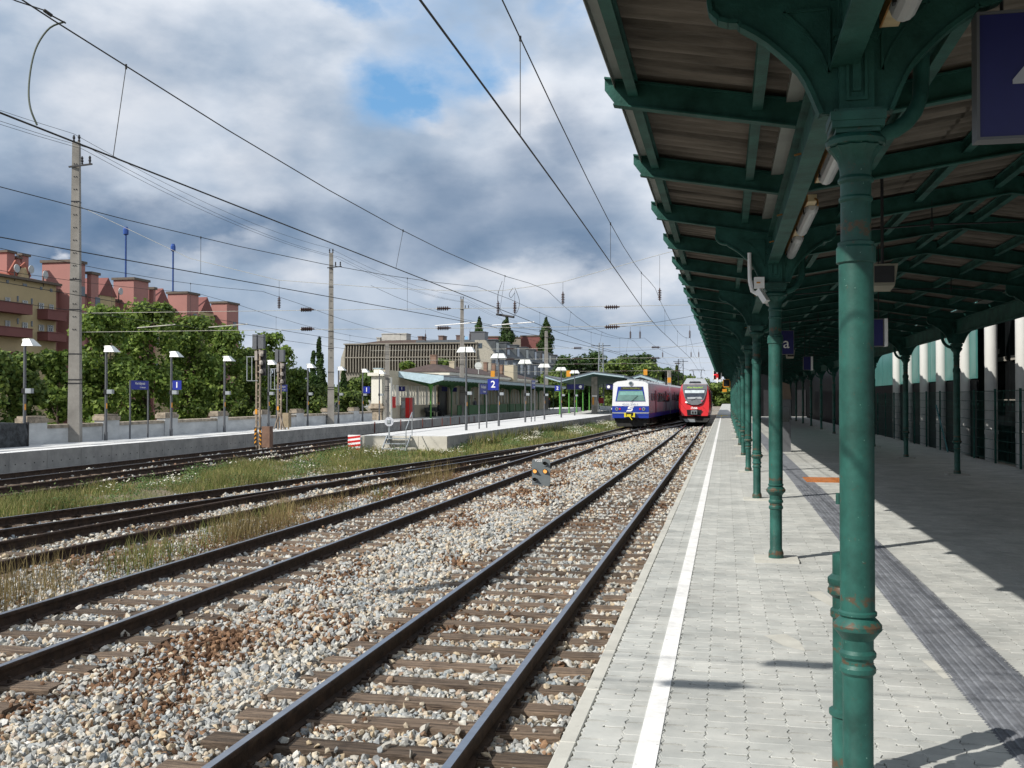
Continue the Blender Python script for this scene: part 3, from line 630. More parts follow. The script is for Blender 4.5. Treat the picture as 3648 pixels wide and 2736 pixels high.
for i in range(NB):
    Y = Y0+BAY*i
    column((cx(Y), Y, 0)); 
    if i >= 1 or True: column((XR, Y, 0), True)
# second short standpipe behind the nearest column
b = MB(); b.lathe([(.075, 0), (.075, .30), (.088, .31), (.088, .33), (.07, .34), (.07, .76), (.08, .77), (.08, .80), (.07, .81), (.07, .86), (.092, .88), (.092, .90), (.084, .915), (.092, .93), (.092, .95), (.07, .97), (.07, 1.06), (.05, 1.07)], (.565, 5.12, 0), 20)
b.lathe([(.012, 0), (.012, .05)], (.512, 5.0, 1.31), 8)
sp = b.build('standpipe', M['green'], smooth=30); tag(sp, 'short ringed green standpipe half hidden behind the nearest canopy column', 'standpipe')
# rafters: I sections with flanges
def rafter(Y):
    def run(x0, x1, cut0=0):
        b = MB(); za, zb = zt(x0), zt(x1)
        d = .165
        web = [(x0, Y-.006, za), (x1, Y-.006, zb), (x1, Y-.006, zb-d), (x0+cut0, Y-.006, zt(x0+cut0)-d), (x0, Y-.006, za-.075)] if cut0 > 0 else [(x0, Y-.006, za), (x1, Y-.006, zb), (x1, Y-.006, zb-d), (x0, Y-.006, za-d)]
        b.prism(web[::-1], (0, .012, 0))
        b.bar((x0-.0, Y, za+.006), (x1, Y, zb+.006), .075, .012); b.bar((x0+cut0-.012, Y, zt(x0+cut0)-d-.006), (x1, Y, zb-d-.006), .085, .012)
        return b
    b = run(-.82, XL, .075)
    for p in (run(XL, XRG), run(XRG, XR), run(XR, XRE)): b.v, b.f = b.v+p.v, b.f+[tuple(i+len(b.v) for i in f) for f in p.f]
    return b.build('rafter', M['green_dull'], can)
r0 = rafter(Y0-BAY/3*1)
n_r = int((YEND-(Y0-BAY/3))/(BAY/3))+1
for i in range(1, n_r):
    q = r0.copy(); COL.objects.link(q); q.location = (0, BAY/3*i, 0)
YS = Y0-BAY/3-.6                                   # start of roof behind the camera's shoulder
YE = Y0-BAY/3+BAY/3*(n_r-1)+.3
# longitudinal members
def longi(x, z0, z1, w, name='purlin', m='green_dull', y0=YS, y1=YE):
    b = MB(); b.box(x-w/2, x+w/2, y0, y1, z0, z1); return b.build(name, M[m], can)
for x in (-.62, .22, 1.25, 2.05, 2.85, 3.15, 3.95, 4.7, 5.9):
    b = MB(); zz = zt(x); b.box(x-.035, x+.035, YS, YE, zz+.001, zz+.012); b.box(x-.008, x+.008, YS, YE, zz-.085, zz); b.box(x-.035, x+.035, YS, YE, zz-.097, zz-.086); b.build('purlin', M['green_dull'], can)
for (x) in (.53, XR):
    b = MB(); b.box(x-.012, x+.012, YS, YE, 3.31, 3.60); b.box(x-.06, x+.06, YS, YE, 3.29, 3.31); b.box(x-.06, x+.06, YS, YE, 3.60, 3.62); b.build('girder', M['green_dull'], can)
# eave strip with small hanging lip
b = MB(); b.box(-.75, -.69, YS, YE, 4.022, 4.028); b.box(-.753, -.748, YS, YE, 3.965, 4.026); b.build('eave_strip', M['zinc'], can)
b = MB(); b.box(.42, .68, YS, YE, 3.80, 3.81); b.box(.41, .42, YS, YE, 3.80, 3.88); b.box(.68, .69, YS, YE, 3.80, 3.88); b.build('valley_gutter', M['zinc'], can)
b = MB(); b.box(XR-.13, XR+.13, YS, YE, 3.80, 3.81); b.build('valley_gutter', M['zinc'], can)
# corrugated sheets: one object per bay third, on both sides of each valley
def sheet(x0, x1):
    b = MB(); nW = 13; per = BAY/3/nW; n = nW*6; ys = [i*per/6 for i in range(n+1)]
    vs = []
    for x in (x0, x1):
        for y in ys: vs.append((x, YS+y, zt(x)+.052+.030*cos(2*pi*y/per)))
    for x in (x0, x1):
        for y in ys: vs.append((x, YS+y, zt(x)+.060+.030*cos(2*pi*y/per)))
    m_ = n+1; fs = [(i, m_+i, m_+i+1, i+1) for i in range(n)]+[(2*m_+i, 2*m_+i+1, 3*m_+i+1, 3*m_+i) for i in range(n)]+[(i, i+1, 2*m_+i+1, 2*m_+i) for i in range(n)]+[(m_+i+1, m_+i, 3*m_+i, 3*m_+i+1) for i in range(n)]
    b.add(vs, fs); return b.build('roof_sheet', M['roof_sheet'], can, smooth=60)
nsh = n_r
for (x0, x1) in ((-.745, .50), (.62, 1.85), (1.82, 2.98), (3.02, 4.2), (4.18, 5.22), (5.42, 6.7)):
    s0 = sheet(x0, x1)
    for i in range(1, nsh):
        q = s0.copy(); COL.objects.link(q); q.location = (0, BAY/3*i, 0)
b = MB(); b.bar((XRG, YS, zt(XRG)+.12), (XRG, YE, zt(XRG)+.12), .3, .02); b.build('ridge_cap', M['zinc'], can)
# tie rods with hangers between the column rows
for i in range(NB):
    Y = Y0+BAY*i; b = MB()
    b.tube([(XL+.5, Y, 3.62), (XRG-.8, Y, 3.68), (XRG+.8, Y, 3.68), (XR-.5, Y, 3.62)], .010, 6)
    for x in (XRG-.8, XRG+.8): b.tube([(x, Y, 3.62), (x, Y, zt(x)-.1)], .008, 6); b.lathe([(.02, -.03), (.02, .03)], (x, Y, 3.68), 8)
    b.build('tie_rod', M['dark'], can)
# fluorescent lamps along the girder
cream = mat('cream_casing', (.55, .44, .27), .6, 0, .25, 6); amber = mat('rust_stained_casing', (.35, .17, .05), .7, 0, .3, 6)
lens = mat('ribbed_lamp_cover', (.45, .46, .47), .35, 0, .06, 3)
def lamp(yc, label):
    t = thing('strip_light', label, 'strip light', (.70, yc, 3.45), 'strip lights under the canopy girder')
    b = MB(); b.box(.665, .735, yc-.83, yc+.83, 3.40, 3.455); b.build('casing', cream, t)
    b = MB(); b.box(.657, .664, yc-.83, yc+.83, 3.398, 3.457); b.build('edge', amber, t)
    b = MB(); n = 14; L = 1.28; pr = []
    for k in range(n+1):
        a = pi*k/n; rr = .052+(.0018 if k % 2 else 0); pr.append((.715+rr*cos(a)*1.05, 3.398-rr*sin(a)*1.25))
    ys = [-L/2, -L/2+.03, -L/2+.06, L/2-.06, L/2-.03, L/2]; sc = [.55, .85, 1, 1, .85, .55]; vs = []
    for y, s_ in zip(ys, sc):
        for (x, z_) in pr: vs.append((.715+(x-.715)*s_, yc+y, 3.398+(z_-3.398)*s_))
    m_ = n+1; fs = [(i*m_+k, i*m_+k+1, (i+1)*m_+k+1, (i+1)*m_+k) for i in range(5) for k in range(n)]+[tuple(range(m_))[::-1], tuple(5*m_+k for k in range(m_))]
    b.add(vs, fs); b.build('lamp_cover', lens, t, smooth=15)
    b = MB()
    for y in (-.45, .45): b.box(.655, .667, yc+y-.02, yc+y+.02, 3.36, 3.42)
    b.build('clip', M['dark'], t)
    b = MB(); b.tube([(.72, yc-.84, 3.42), (.735, yc-.88, 3.40), (.735, yc-.92, 3.35)], .008, 6); b.tube([(.70, yc+.2, 3.455), (.62, yc+.2, 3.5), (.47, yc+.2, 3.47)], .008, 6); b.build('flex', amber, t)
    return t
lamp(3.85, 'strip light at the top edge of the picture, right above the nearest column')
lamp(7.15, 'strip light just left of the nearest column capital')
lamp(9.55, 'strip light between the nearest capital and the second column, its end cap showing')
lamp(11.2, 'strip light hanging right before the second column bracket')
ORD = ['first', 'second', 'third', 'fourth', 'fifth', 'sixth', 'seventh', 'eighth', 'ninth', 'tenth', 'eleventh']
for i in range(6): lamp(14.6+i*2.6, ORD[i]+' small strip light past the second column along the green girder')
# hanging signs and speakers
def hsign(name, label, body, c, w, h, size, dx=0, m='blue_dark', rods=True, edge='grey_metal', dz=0, group=None):
    t = thing(name, label, 'sign', (c[0], c[1], c[2]-h/2), group)
    b = MB(); b.box(c[0]-w/2, c[0]+w/2, c[1]-.04, c[1]+.04, c[2]-h/2, c[2]+h/2); b.build('panel', M[m], t)
    b = MB(); e_ = .012
    for (x0, x1, z0, z1) in ((c[0]-w/2-e_, c[0]+w/2+e_, c[2]-h/2-e_, c[2]-h/2), (c[0]-w/2-e_, c[0]-w/2, c[2]-h/2, c[2]+h/2), (c[0]+w/2, c[0]+w/2+e_, c[2]-h/2, c[2]+h/2), (c[0]-w/2-e_, c[0]+w/2+e_, c[2]+h/2, c[2]+h/2+e_)): b.box(x0, x1, c[1]-.05, c[1]+.05, z0, z1)
    b.build('frame', M[edge], t)
    if body: text(body, size, M['white'] if body != '4' else mat('unlit_white_lettering', (.42, .44, .50), .6), 'lettering', t, (c[0]+dx, c[1]-.044, c[2]+dz), bold=-.008 if body == '4' else 0)
    if rods:
        b = MB()
        for s_ in (-1, 1): b.tube([(c[0]+s_*w*.32, c[1], c[2]+h/2+e_), (c[0]+s_*w*.32, c[1], zt(c[0])-.02)], .008, 6)
        b.build('hanger', M['dark'], t)
    return t
hsign('platform_number_sign', 'large dark blue sign with a white 4 at the upper right picture edge', '4', (1.385, 4.9, 3.215), .57, .54, .66, .0)
hsign('sector_sign', 'small dark blue sign with a white letter a beside the second column', 'a', (1.40, 26, 3.15), .46, .56, .38, .06, dz=-.02)
t = hsign('info_panel', 'blue hanging panel with a pale edge just right of the nearest column', '', (1.98, 15, 2.70), .30, .36, .2)
b = MB(); b.box(2.145, 2.185, 14.9, 15.1, 2.51, 2.89); b.build('pale_side', M['white'], t)
t = hsign('info_panel', 'dark hanging panel deep under the canopy, pale edge, beyond the letter a sign', '', (2.62, 35, 2.93), .22, .42, .2)
b = MB(); b.box(2.74, 2.80, 34.9, 35.1, 2.7, 3.15); b.build('pale_side', M['white'], t)
def speaker(c, label):
    t = thing('hanging_loudspeaker', label, 'loudspeaker', c, 'loudspeakers hanging under the canopy')
    b = MB(); w = .12
    b.add([(c[0]-w, c[1]-.12, c[2]+.1), (c[0]+w, c[1]-.12, c[2]+.1), (c[0]+w*.75, c[1]-.12, c[2]-.1), (c[0]-w*.75, c[1]-.12, c[2]-.1), (c[0]-w*1.2, c[1]+.12, c[2]+.1), (c[0]+w, c[1]+.12, c[2]+.1), (c[0]+w*.7, c[1]+.12, c[2]-.13), (c[0]-w*.95, c[1]+.12, c[2]-.13)],
          [(0, 1, 2, 3)[::-1], (4, 5, 6, 7), (0, 4, 7, 3), (1, 2, 6, 5), (0, 1, 5, 4), (3, 7, 6, 2)]); b.build('housing', mat('old_grey_box', (.20, .19, .15), .8), t)
    b = MB(); b.box(c[0]-w*.72, c[0]+w*.72, c[1]-.127, c[1]-.122, c[2]-.07, c[2]+.08); b.build('grille', M['black'], t)
    b = MB(); b.tube([(c[0], c[1], c[2]+.1), (c[0], c[1], zt(c[0])-.1)], .014, 8); b.build('stem', M['dark'], t)
speaker((1.42, 10.0, 2.92), 'box loudspeaker hanging on a rod right of the nearest column')
speaker((1.86, 31, 3.08), 'smaller far loudspeaker next to the letter a sign')
# white camera and cable box on the bracket of the second column
t = thing('junction_box', 'white cable box with bent conduit on the second column bracket', 'junction box', (.36, 11.8, 3.0))
b = MB(); b.tube([(.27, 11.83, 3.42), (.275, 11.83, 3.1), (.30, 11.82, 2.99), (.36, 11.8, 2.95)], .022, 8); b.build('conduit', M['white'], t, smooth=60)
b = MB(); b.box(.32, .43, 11.76, 11.86, 3.02, 3.14); b.bar((.37, 11.8, 3.0), (.45, 11.74, 2.86), .07, .06); b.build('box', M['white'], t)
b = MB(); b.box(.345, .385, 11.752, 11.76, 3.07, 3.085); b.build('sticker', M['orange'], t)
# grey information pillar deep under the roof
t = thing('ticket_pillar', 'pale grey standing machine deep in the canopy shade behind the second column', 'ticket machine', (1.95, 36, 0))
b = MB(); b.box(1.75, 2.15, 35.8, 36.2, 0, 1.75); b.build('cabinet', M['grey_metal'], t); b = MB(); b.box(1.80, 2.10, 35.78, 35.8, 1.0, 1.5); b.build('screen', M['glass'], t)
b = MB(); b.prism([(1.72, 35.85, 1.75), (2.18, 35.85, 1.75), (2.12, 35.85, 2.25), (1.86, 35.85, 2.35)][::-1], (0, .3, 0)); b.build('hood', mat('brown_hood', (.16, .12, .09), .7), t)

# ================================================================== RIGHT SIDE BEYOND THE CANOPY
fen = thing('mesh_fence', 'dark green wire mesh fence along the right platform edge', 'fence', (7.3, 10, 0))
for i in range(26):
    y = 8.2+i*2.5; b = MB(); b.box(7.28, 7.33, y-.03, y+.03, -.05, 2.05); b.build('fence_post', M['green_dull'], fen)
wm = MB()
for k in range(8): wm.bar((7.305, 8.2, .1+k*.27), (7.305, 70.7, .1+k*.27), .012, .012)
for i in range(500): y = 8.2+i*.125; wm.box(7.302, 7.308, y-.003, y+.003, .05, 2.02)
wm.build('wire_mesh', M['green_dull'], fen, kind='stuff')
b = MB(); b.bar((7.24, 36.6, 0), (7.25, 38.6, 1.55), .04, .04); o = b.build('leaning_pole', mat('teal_pole', (.03, .16, .17), .5)); tag(o, 'thin teal pole leaning against the mesh fence', 'pole')
hall = thing('columned_hall', 'modern building with a row of white round columns behind the mesh fence', 'building', (8, 30, -.3))
hw = mat('hall_white', (.56, .56, .54), .7, 0, .05, 2)
b = MB(); b.lathe([(.185, 0), (.185, 7.2)], (8.0, 0, -.3), 24); b.lathe([(.2, 1.0), (.2, 1.12)], (8.0, 0, -.3), 24)
c0 = None
yk = [14.6, 17.6, 20.6, 23.4]+[at(x_, 1400, X=8.0)[1] for x_ in (3644, 3531, 3438, 3353, 3294, 3238, 3195)]
for i, y in enumerate([11.3]+yk):
    if c0 is None: c0 = b.build('round_column', hw, hall, smooth=40); base_l = tuple(c0.location)
    q = c0 if i == 0 else c0.copy()
    if i: COL.objects.link(q)
    q.location = (0, y, 0); q.location = addv((0, y, 0), (0, 0, 0))
shade_black_glass = mat('shade_black_glazing', (.006, .007, .008), .5, 0, .4, .7, spec=.15); strip = mat('painted_lit_strip', (.33, .31, .27), .8)  # near-black colour holds the recess shade as well as dark glass
for i in range(22):
    y = 7.5+i*3.3; b = MB(); b.box(9.3, 9.36, y, y+3.22, -.5, 7); gp_ = b.build('glass_panel', shade_black_glass, hall)
    if y < 40:
        b = MB(); b.box(9.24, 9.29, y+.3, y+2.9, 3.05, 3.2); b.box(9.24, 9.29, y+1.2, y+2.2, 3.32, 3.5); b.box(9.24, 9.29, y+.2, y+3.1, 1.72, 1.76); b.build('lit_strip', strip, gp_)  # pale strips paint the lit windows inside the dark recess
b = MB(); b.box(8.2, 9.2, 6, 36.5, 4.35, 4.8); b.box(8.2, 9.3, 6, 80, 6.9, 7.3); b.build('edge_beam', hw, hall)
b = MB(); b.box(8.5, 8.56, 8, 75, .95, 1.25); b.build('railing_band', shade_black_glass, hall)
teal = mat('teal_glazing', (.06, .19, .175), .35, 0, .12, 1.2)
for i in range(10):
    b = MB(); b.box(8.12, 8.18, 36.6+i*2.6, 36.6+i*2.6+2.5, 2.45, 7); b.build('glass_panel', teal, hall)
for i in range(28):
    b = MB(); b.box(8.14, 8.2, 36.6+i*2.6, 36.6+i*2.6+2.58, -.4, 2.4 if i < 10 else 7); b.build('shade_panel', shade_black_glass, hall)  # near-black panels paint the canopy shade below and beyond the teal glazing
eb = thing('added_end_block', 'added near-black block darkening the far end of the canopy', 'building', (5, 106, 0))
b = MB(); b.box(1.6, 9.2, 104.5, 118, 0, 4.6); b.build('wall', shade_black_glass, eb)  # near-black block added to darken the view under the canopy end
for i in range(4): b = MB(); b.box(2.2+i*1.5, 3.2+i*1.5, 104.42, 104.48, 0, 2.6); b.build('door', M['dark'], eb)
b = MB(); b.box(7.45, 60, 0, 330, -1.1, -.35); o = b.build('road', M['concrete_dark']); o['kind'] = 'structure'
# ================================================================== FAR PLATFORMS
def strip_platform(name, L, R, y0, y1, m, step=2.):
    """platform slab between two side lines; L, R are tables"""
    ys = list(np.arange(y0, y1+.01, step)); b = MB(); vs = []
    for y in ys: a, c_ = lerp(L, y), lerp(R, y); vs += [(a, y, -1.0), (a, y, 0), (c_, y, 0), (c_, y, -1.0)]
    n = len(ys); fs = [(4*i+q, 4*i+4+q, 4*i+4+(q+1) % 4, 4*i+(q+1) % 4) for i in range(n-1) for q in range(4)]+[(0, 1, 2, 3), (4*n-1, 4*n-2, 4*n-3, 4*n-4)]
    b.add(vs, fs); o = b.build(name, m); o['kind'] = 'structure'; return o
M['far_top'] = mat('far_platform_surface', (.55, .55, .54), .85, 0, .06, .6, world=True)
M['panel'] = island(mat('concrete_panel', (.27, .27, .262), .9, 0, .15, 1.6, .2, 20, (.32, .315, .30), world=True), .9, 1.08)
M['panel_pale'] = island(mat('pale_concrete_panel', (.46, .44, .38), .9, 0, .1, 1.2, .2, 20, (.52, .50, .44), world=True), .94, 1.05)
P1R = [(y, x-.03) for y, x in P1E]; P1L = [(y, x-.3) for y, x in P1W]
p1 = strip_platform('far_platform', P1L, P1R, 14, 198, M['far_top'])
def face_panels(tab, y0, y1, w, m, parent, z0=-1.0, z1=-.02, holes=True):
    y = y0
    while y < y1:
        a = (lerp(tab, y), y); c_ = (lerp(tab, y+w-.02), y+w-.02); b = MB()
        b.add([(a[0]-.03, a[1], z0), (a[0]+.03, a[1], z0), (c_[0]+.03, c_[1], z0), (c_[0]-.03, c_[1], z0), (a[0]-.03, a[1], z1), (a[0]+.03, a[1], z1), (c_[0]+.03, c_[1], z1), (c_[0]-.03, c_[1], z1)],
              [(0, 3, 2, 1), (4, 5, 6, 7), (0, 1, 5, 4), (1, 2, 6, 5), (2, 3, 7, 6), (3, 0, 4, 7)])
        p = b.build('wall_panel', m, parent)
        y += w
face_panels(P1E, 18, 130, 2.0, M['panel'], p1)
b = MB(); y = 18.3
while y < 75:
    x = lerp(P1E, y); b.box(x+.028, x+.036, y-.02, y+.02, -.42, -.38); y += .5
b.build('drill_holes', M['black'], p1, kind='stuff')
def edge_line(tab, off, w, y0, y1, m, parent, name='edge_line', z=.004, step=4):
    ys = np.arange(y0, y1+.1, step); b = MB(); vs = []
    for y in ys: x = lerp(tab, y)+off; vs += [(x-w/2, y, z), (x+w/2, y, z)]
    b.add(vs, [(2*i, 2*i+1, 2*i+3, 2*i+2) for i in range(len(ys)-1)]); return b.build(name, m, parent)
edge_line(P1E, -.15, .3, 18, 196, M['white_paint'], p1, 'white_edge')
edge_line(P1E, -.9, .12, 18, 196, M['grey_metal'], p1, 'guide_line')
# island platform
P2Rt = smooth_tab([(47.3, -12.85), (56, -12.75), (75, -12.5), (99, -12.15), (200, -12.4)])
P2Lt = smooth_tab([(47.3, -17.15), (58, -17.3), (100, -18.1), (150, -19.2), (200, -20.5)])
p2 = strip_platform('island_platform', P2Lt, P2Rt, 47.3, 198, M['far_top'])
face_panels(P2Rt, 47.3, 110, 2.4, M['panel'], p2)
for i in range(3):
    b = MB(); x0 = -17.1+i*1.42; b.box(x0+.01, x0+1.41, 47.24, 47.3, -1, -.01); b.build('end_panel', M['panel_pale'], p2)
edge_line(P2Rt, -.12, .2, 47.4, 196, M['white_paint'], p2, 'white_edge'); edge_line(P2Lt, .15, .25, 47.4, 196, M['white_paint'], p2, 'white_edge')
edge_line(P2Lt, 1.2, .12, 49, 130, M['grey_metal'], p2, 'guide_line')
ch = thing('hazard_board', 'red and white striped board at the tip of the island platform', 'hazard board', (-17.35, 47.2, -.95))
b = MB(); b.box(-17.75, -17.12, 47.16, 47.2, -.95, .03); b.build('board', M['white'], ch)
for i in range(5):
    z0 = -.95+.2*i; b = MB(); b.prism([(-17.75, 47.155, z0-.02 if i else z0), (-17.12, 47.155, z0+.06), (-17.12, 47.155, min(.03, z0+.16)), (-17.75, 47.155, z0+.08)][::-1], (0, .006, 0)); b.build('stripe', M['red'], ch)
# steel steps at the tip
st = thing('platform_steps', 'galvanised steel steps with a one sided handrail at the platform tip', 'steps', (-14.9, 46.7, -.75))
for i, z_ in enumerate((-.10, -.33, -.56)): b = MB(); b.box(-15.75, -14.65, 46.9-.28*i, 47.15-.28*i, z_-.04, z_); b.build('tread', M['galv'], st)
for x in (-15.78, -14.62): b = MB(); b.bar((x, 47.2, .0), (x, 46.25, -.78), .04, .12); b.build('stringer', M['galv'], st)
b = MB(); b.tube([(-14.6, 46.4, -.62), (-14.6, 46.4, .35), (-14.6, 47.35, 1.12), (-14.6, 47.35, .0)], .022, 6); b.build('handrail', M['galv'], st)
ds = thing('round_sign', 'round white disc on a grey post seen from behind at the platform tip', 'sign', (-15.9, 47.1, -.5))
px = at(1385, 1330, Y=47.1)[0]
b = MB(); b.box(px-.03, px+.03, 47.13, 47.2, -.40, .80); b.build('post', M['galv'], ds)
b = MB(); n = 24; b.prism([(px+.03+.225*cos(2*pi*k/n), 47.06, .68+.225*sin(2*pi*k/n)) for k in range(n)], (0, .02, 0)); b.build('disc', mat('disc_back', (.55, .57, .62), .5, .2, .05), ds)
b = MB(); b.box(px-.07, px+.09, 47.02, 47.06, .60, .76); b.box(px-.08, px+.07, 47.05, 47.16, -.42, -.2); b.build('bracket', M['galv'], ds)

# ---- wall along the far platform
wal = thing('boundary_wall', 'whitewashed boundary wall with stone capped piers behind the far platform', 'wall', (-26.2, 40, 0))
piers = [18.8, 24.4, 30.0, 35.6, 40.6, 45.7, 51.2, 57.0, 62.6, 68.6, 74.6]
yy = [14]+piers+[79.6]
for a, c_ in zip(yy, yy[1:]):
    a += .62; c2_ = c_-.62; xa, xc = lerp(P1W, a), lerp(P1W, c2_); b = MB()
    b.add([(xa-.3, a, 0), (xa, a, 0), (xc, c2_, 0), (xc-.3, c2_, 0), (xa-.3, a, .60), (xa, a, .60), (xc, c2_, .60), (xc-.3, c2_, .60)], [(0, 3, 2, 1), (4, 5, 6, 7), (0, 1, 5, 4), (1, 2, 6, 5), (2, 3, 7, 6), (3, 0, 4, 7)]); b.build('wall_panel', M['wall_white'], wal)
    b = MB(); b.add([(xa-.34, a, .60), (xa+.04, a, .60), (xc+.04, c2_, .60), (xc-.34, c2_, .60), (xa-.30, a, .75), (xa+.02, a, .73), (xc+.02, c2_, .73), (xc-.30, c2_, .75)], [(0, 3, 2, 1), (4, 5, 6, 7), (0, 1, 5, 4), (1, 2, 6, 5), (2, 3, 7, 6), (3, 0, 4, 7)]); b.build('coping', M['stone_cap'], wal)
for p in piers:
    x = lerp(P1W, p); b = MB(); b.box(x-.38, x+.05, p-.60, p+.60, 0, .84); b.build('pier', M['wall_white'], wal)
    b = MB(); b.box(x-.44, x+.1, p-.66, p+.0, .84, 1.02); b.box(x-.42, x+.08, p+.01, p+.64, .84, 1.01); b.box(x-.4, x+.06, p-.6, p+.5, 1.02, 1.10); b.build('cap_stone', M['stone_cap'], wal)
# ---- platform lamps
M['shade'] = mat('lamp_shade', (.62, .64, .62), .4, 0, .05)
def platform_lamp(x, y, double, label, h=4.0, spk=1):
    t = thing('platform_lamp', label, 'lamp', (x, y, 0), 'lamps along the far platform' if not double else 'double lamps along the island platform')
    b = MB(); b.lathe([(.075, 0), (.075, .35), (.058, .36), (.052, h-.12), (.06, h-.12), (.06, h)], (x, y, 0), 12); b.build('pole', M['grey_metal'], t, smooth=40)
    for s_ in ((1,) if not double else (1, -1)):
        b = MB(); a0, a1, c1, z1, z0 = (.04, .27, .52, h+.02, h-.25) if not double else (.03, .34, .51, h+.05, h-.25)
        q_ = lambda u0, u1, w, z_: [(min(x+s_*u0, x+s_*u1), y-w, z_), (max(x+s_*u0, x+s_*u1), y-w, z_), (max(x+s_*u0, x+s_*u1), y+w, z_), (min(x+s_*u0, x+s_*u1), y+w, z_)]
        c = x+s_*.22
        b.add(q_(a0, c1, .26, z0)+q_(a0, a1, .13, z1), [(4, 5, 6, 7), (0, 1, 5, 4), (1, 2, 6, 5), (2, 3, 7, 6), (3, 0, 4, 7)])
        b.build('lamp_shade', M['shade'], t)
        b = MB(); b.box(c-.1, c+.1, y-.1, y+.1, z0+.05, z0+.12); b.build('lamp', M['glass'], t)
    b = MB(); b.box(x-.08, x+.05, y-.05, y+.05, h-.06, h+.02); b.build('top_box', M['shade'], t)
    if spk:
        b = MB(); b.box(x-.06, x+.08, y-.1, y+.08, 1.98, 2.16); b.build('speaker_back', M['black'], t)
        b = MB(); b.box(x+.09, x+.33, y-.1, y+.08, 1.98, 2.16); b.build('loudspeaker', M['galv'], t)
    b = MB(); b.box(x+.05, x+.065, y-.06, y, 1.35, 1.58); b.build('tag_plate', M['orange'], t)
L1 = [(28.9, 'lamp at the left picture edge above the dark tarpaulin'), (34.35, 'single shade lamp just left of the nearest concrete mast, before the red-brown balconies'), (39.6, 'single shade lamp between the nearest concrete mast and the station name board'),
      (45.0, 'single shade lamp carrying the first number 1 sign'), (50.6, 'single shade lamp right of the first number 1 sign, before the big trees'), (56.5, 'single shade lamp half hidden behind the tall left signal'), (63.0, 'single shade lamp right of the brown signal pair, before the wall pier'),
      (69.2, 'single shade lamp almost hidden behind the second concrete mast'), (75.0, 'single shade lamp carrying the far number 1 sign'), (79.6, 'single shade lamp right in front of the white gate pillar')]
for y, l in L1: platform_lamp(lerp(P1W, y)+.42, y, False, l)
L2 = [(56.1, -14.15), (64.8, -14.2), (75.6, -14.55), (85.1, -14.75), (94.8, -14.85), (106, -15.2)]
LB = ['nearest and tallest double shade lamp on the island platform', 'double shade lamp right of the nearest number 2 sign', 'third double shade lamp from the platform tip', 'fourth double shade lamp, before the grey mansard building', 'double shade lamp right of the far number 2 sign', 'farthest double shade lamp, before the island canopy']
for (y, x), l in zip(L2, LB): platform_lamp(x, y, True, l, 4.6)
# ---- number signs and name boards
def nsign(x, y, z_, n, label, s_=.46, side=1):
    t = thing('platform_number_sign', label, 'sign', (x, y, z_-s_/2)); b = MB(); b.box(x-s_/2, x+s_/2, y-.03, y+.03, z_-s_/2, z_+s_/2); b.build('panel', M['blue_sign'], t)
    text(n, s_*.85, M['white'], 'lettering', t, (x, y-.035, z_), bold=.008)
    b = MB(); xx = x-side*(s_/2+.04); b.box(min(xx, x-side*s_/2), max(xx, x-side*s_/2), y-.02, y+.02, z_-.12, z_+.12); b.build('bracket', M['grey_metal'], t)
x45 = lerp(P1W, 45)+.42; nsign(x45+.33, 44.95, 2.41, '1', 'blue number 1 sign on a lamp post near the station name board', .44)
x75 = lerp(P1W, 75)+.42; nsign(x75+.36, 74.9, 2.42, '1', 'far blue number 1 sign before the dark trees left of the white pillar', .52)
px, _, pz = at(1757, 1370, Y=64.7); nsign(px, 64.7, pz, '2', 'nearer blue number 2 sign on the island platform', .72, -1)
px, _, pz = at(1986, 1383, Y=94.6); nsign(px, 94.6, pz, '2', 'farther and smaller blue number 2 sign on the island platform', .50, -1)
def name_board(x, y, h, z0, L, label, face=1, txt=True):
    t = thing('station_name_board', label, 'sign', (x, y, 0)); 
    for s_ in (-1, 1): b = MB(); b.tube([(x, y+s_*L/2, 0), (x, y+s_*L/2, z0+h)], .04, 8); b.build('post', M['grey_metal'], t)
    b = MB(); b.box(x-.03, x+.03, y-L/2+.03, y+L/2-.03, z0, z0+h); b.build('panel', M['blue_dark'] if False else M['blue_sign'], t)
    if txt:
        text('Wien Heiligenstadt', h*.42, M['white'], 'lettering', t, (x+.034, y+.02, z0+h*.68), (pi/2, 0, pi/2), sx=.62)
        text('19., Heiligenstadt', h*.24, M['white'], 'lettering', t, (x+.034, y+.22, z0+h*.24), (pi/2, 0, pi/2), sx=.7)
xx = -25.72; name_board(xx, 42.1, .40, 2.18, 1.45, 'blue station name board between two posts left of the number 1 sign')
name_board(lerp(P1W, 58.6)+.4, 58.6, .42, 2.2, 1.5, 'blue station name board half hidden behind the right brown signal')
z_ = at(1715, 1385, Y=60)[2]
name_board(-14.07, 59.85, .62, z_-.32, 1.95, 'dull blue name board on two tall posts left of the nearest 2 sign')
name_board(-14.38, 77.9, .62, at(1890, 1370, Y=78)[2]-.3, 1.5, 'distant dull blue name board right of the third double lamp')

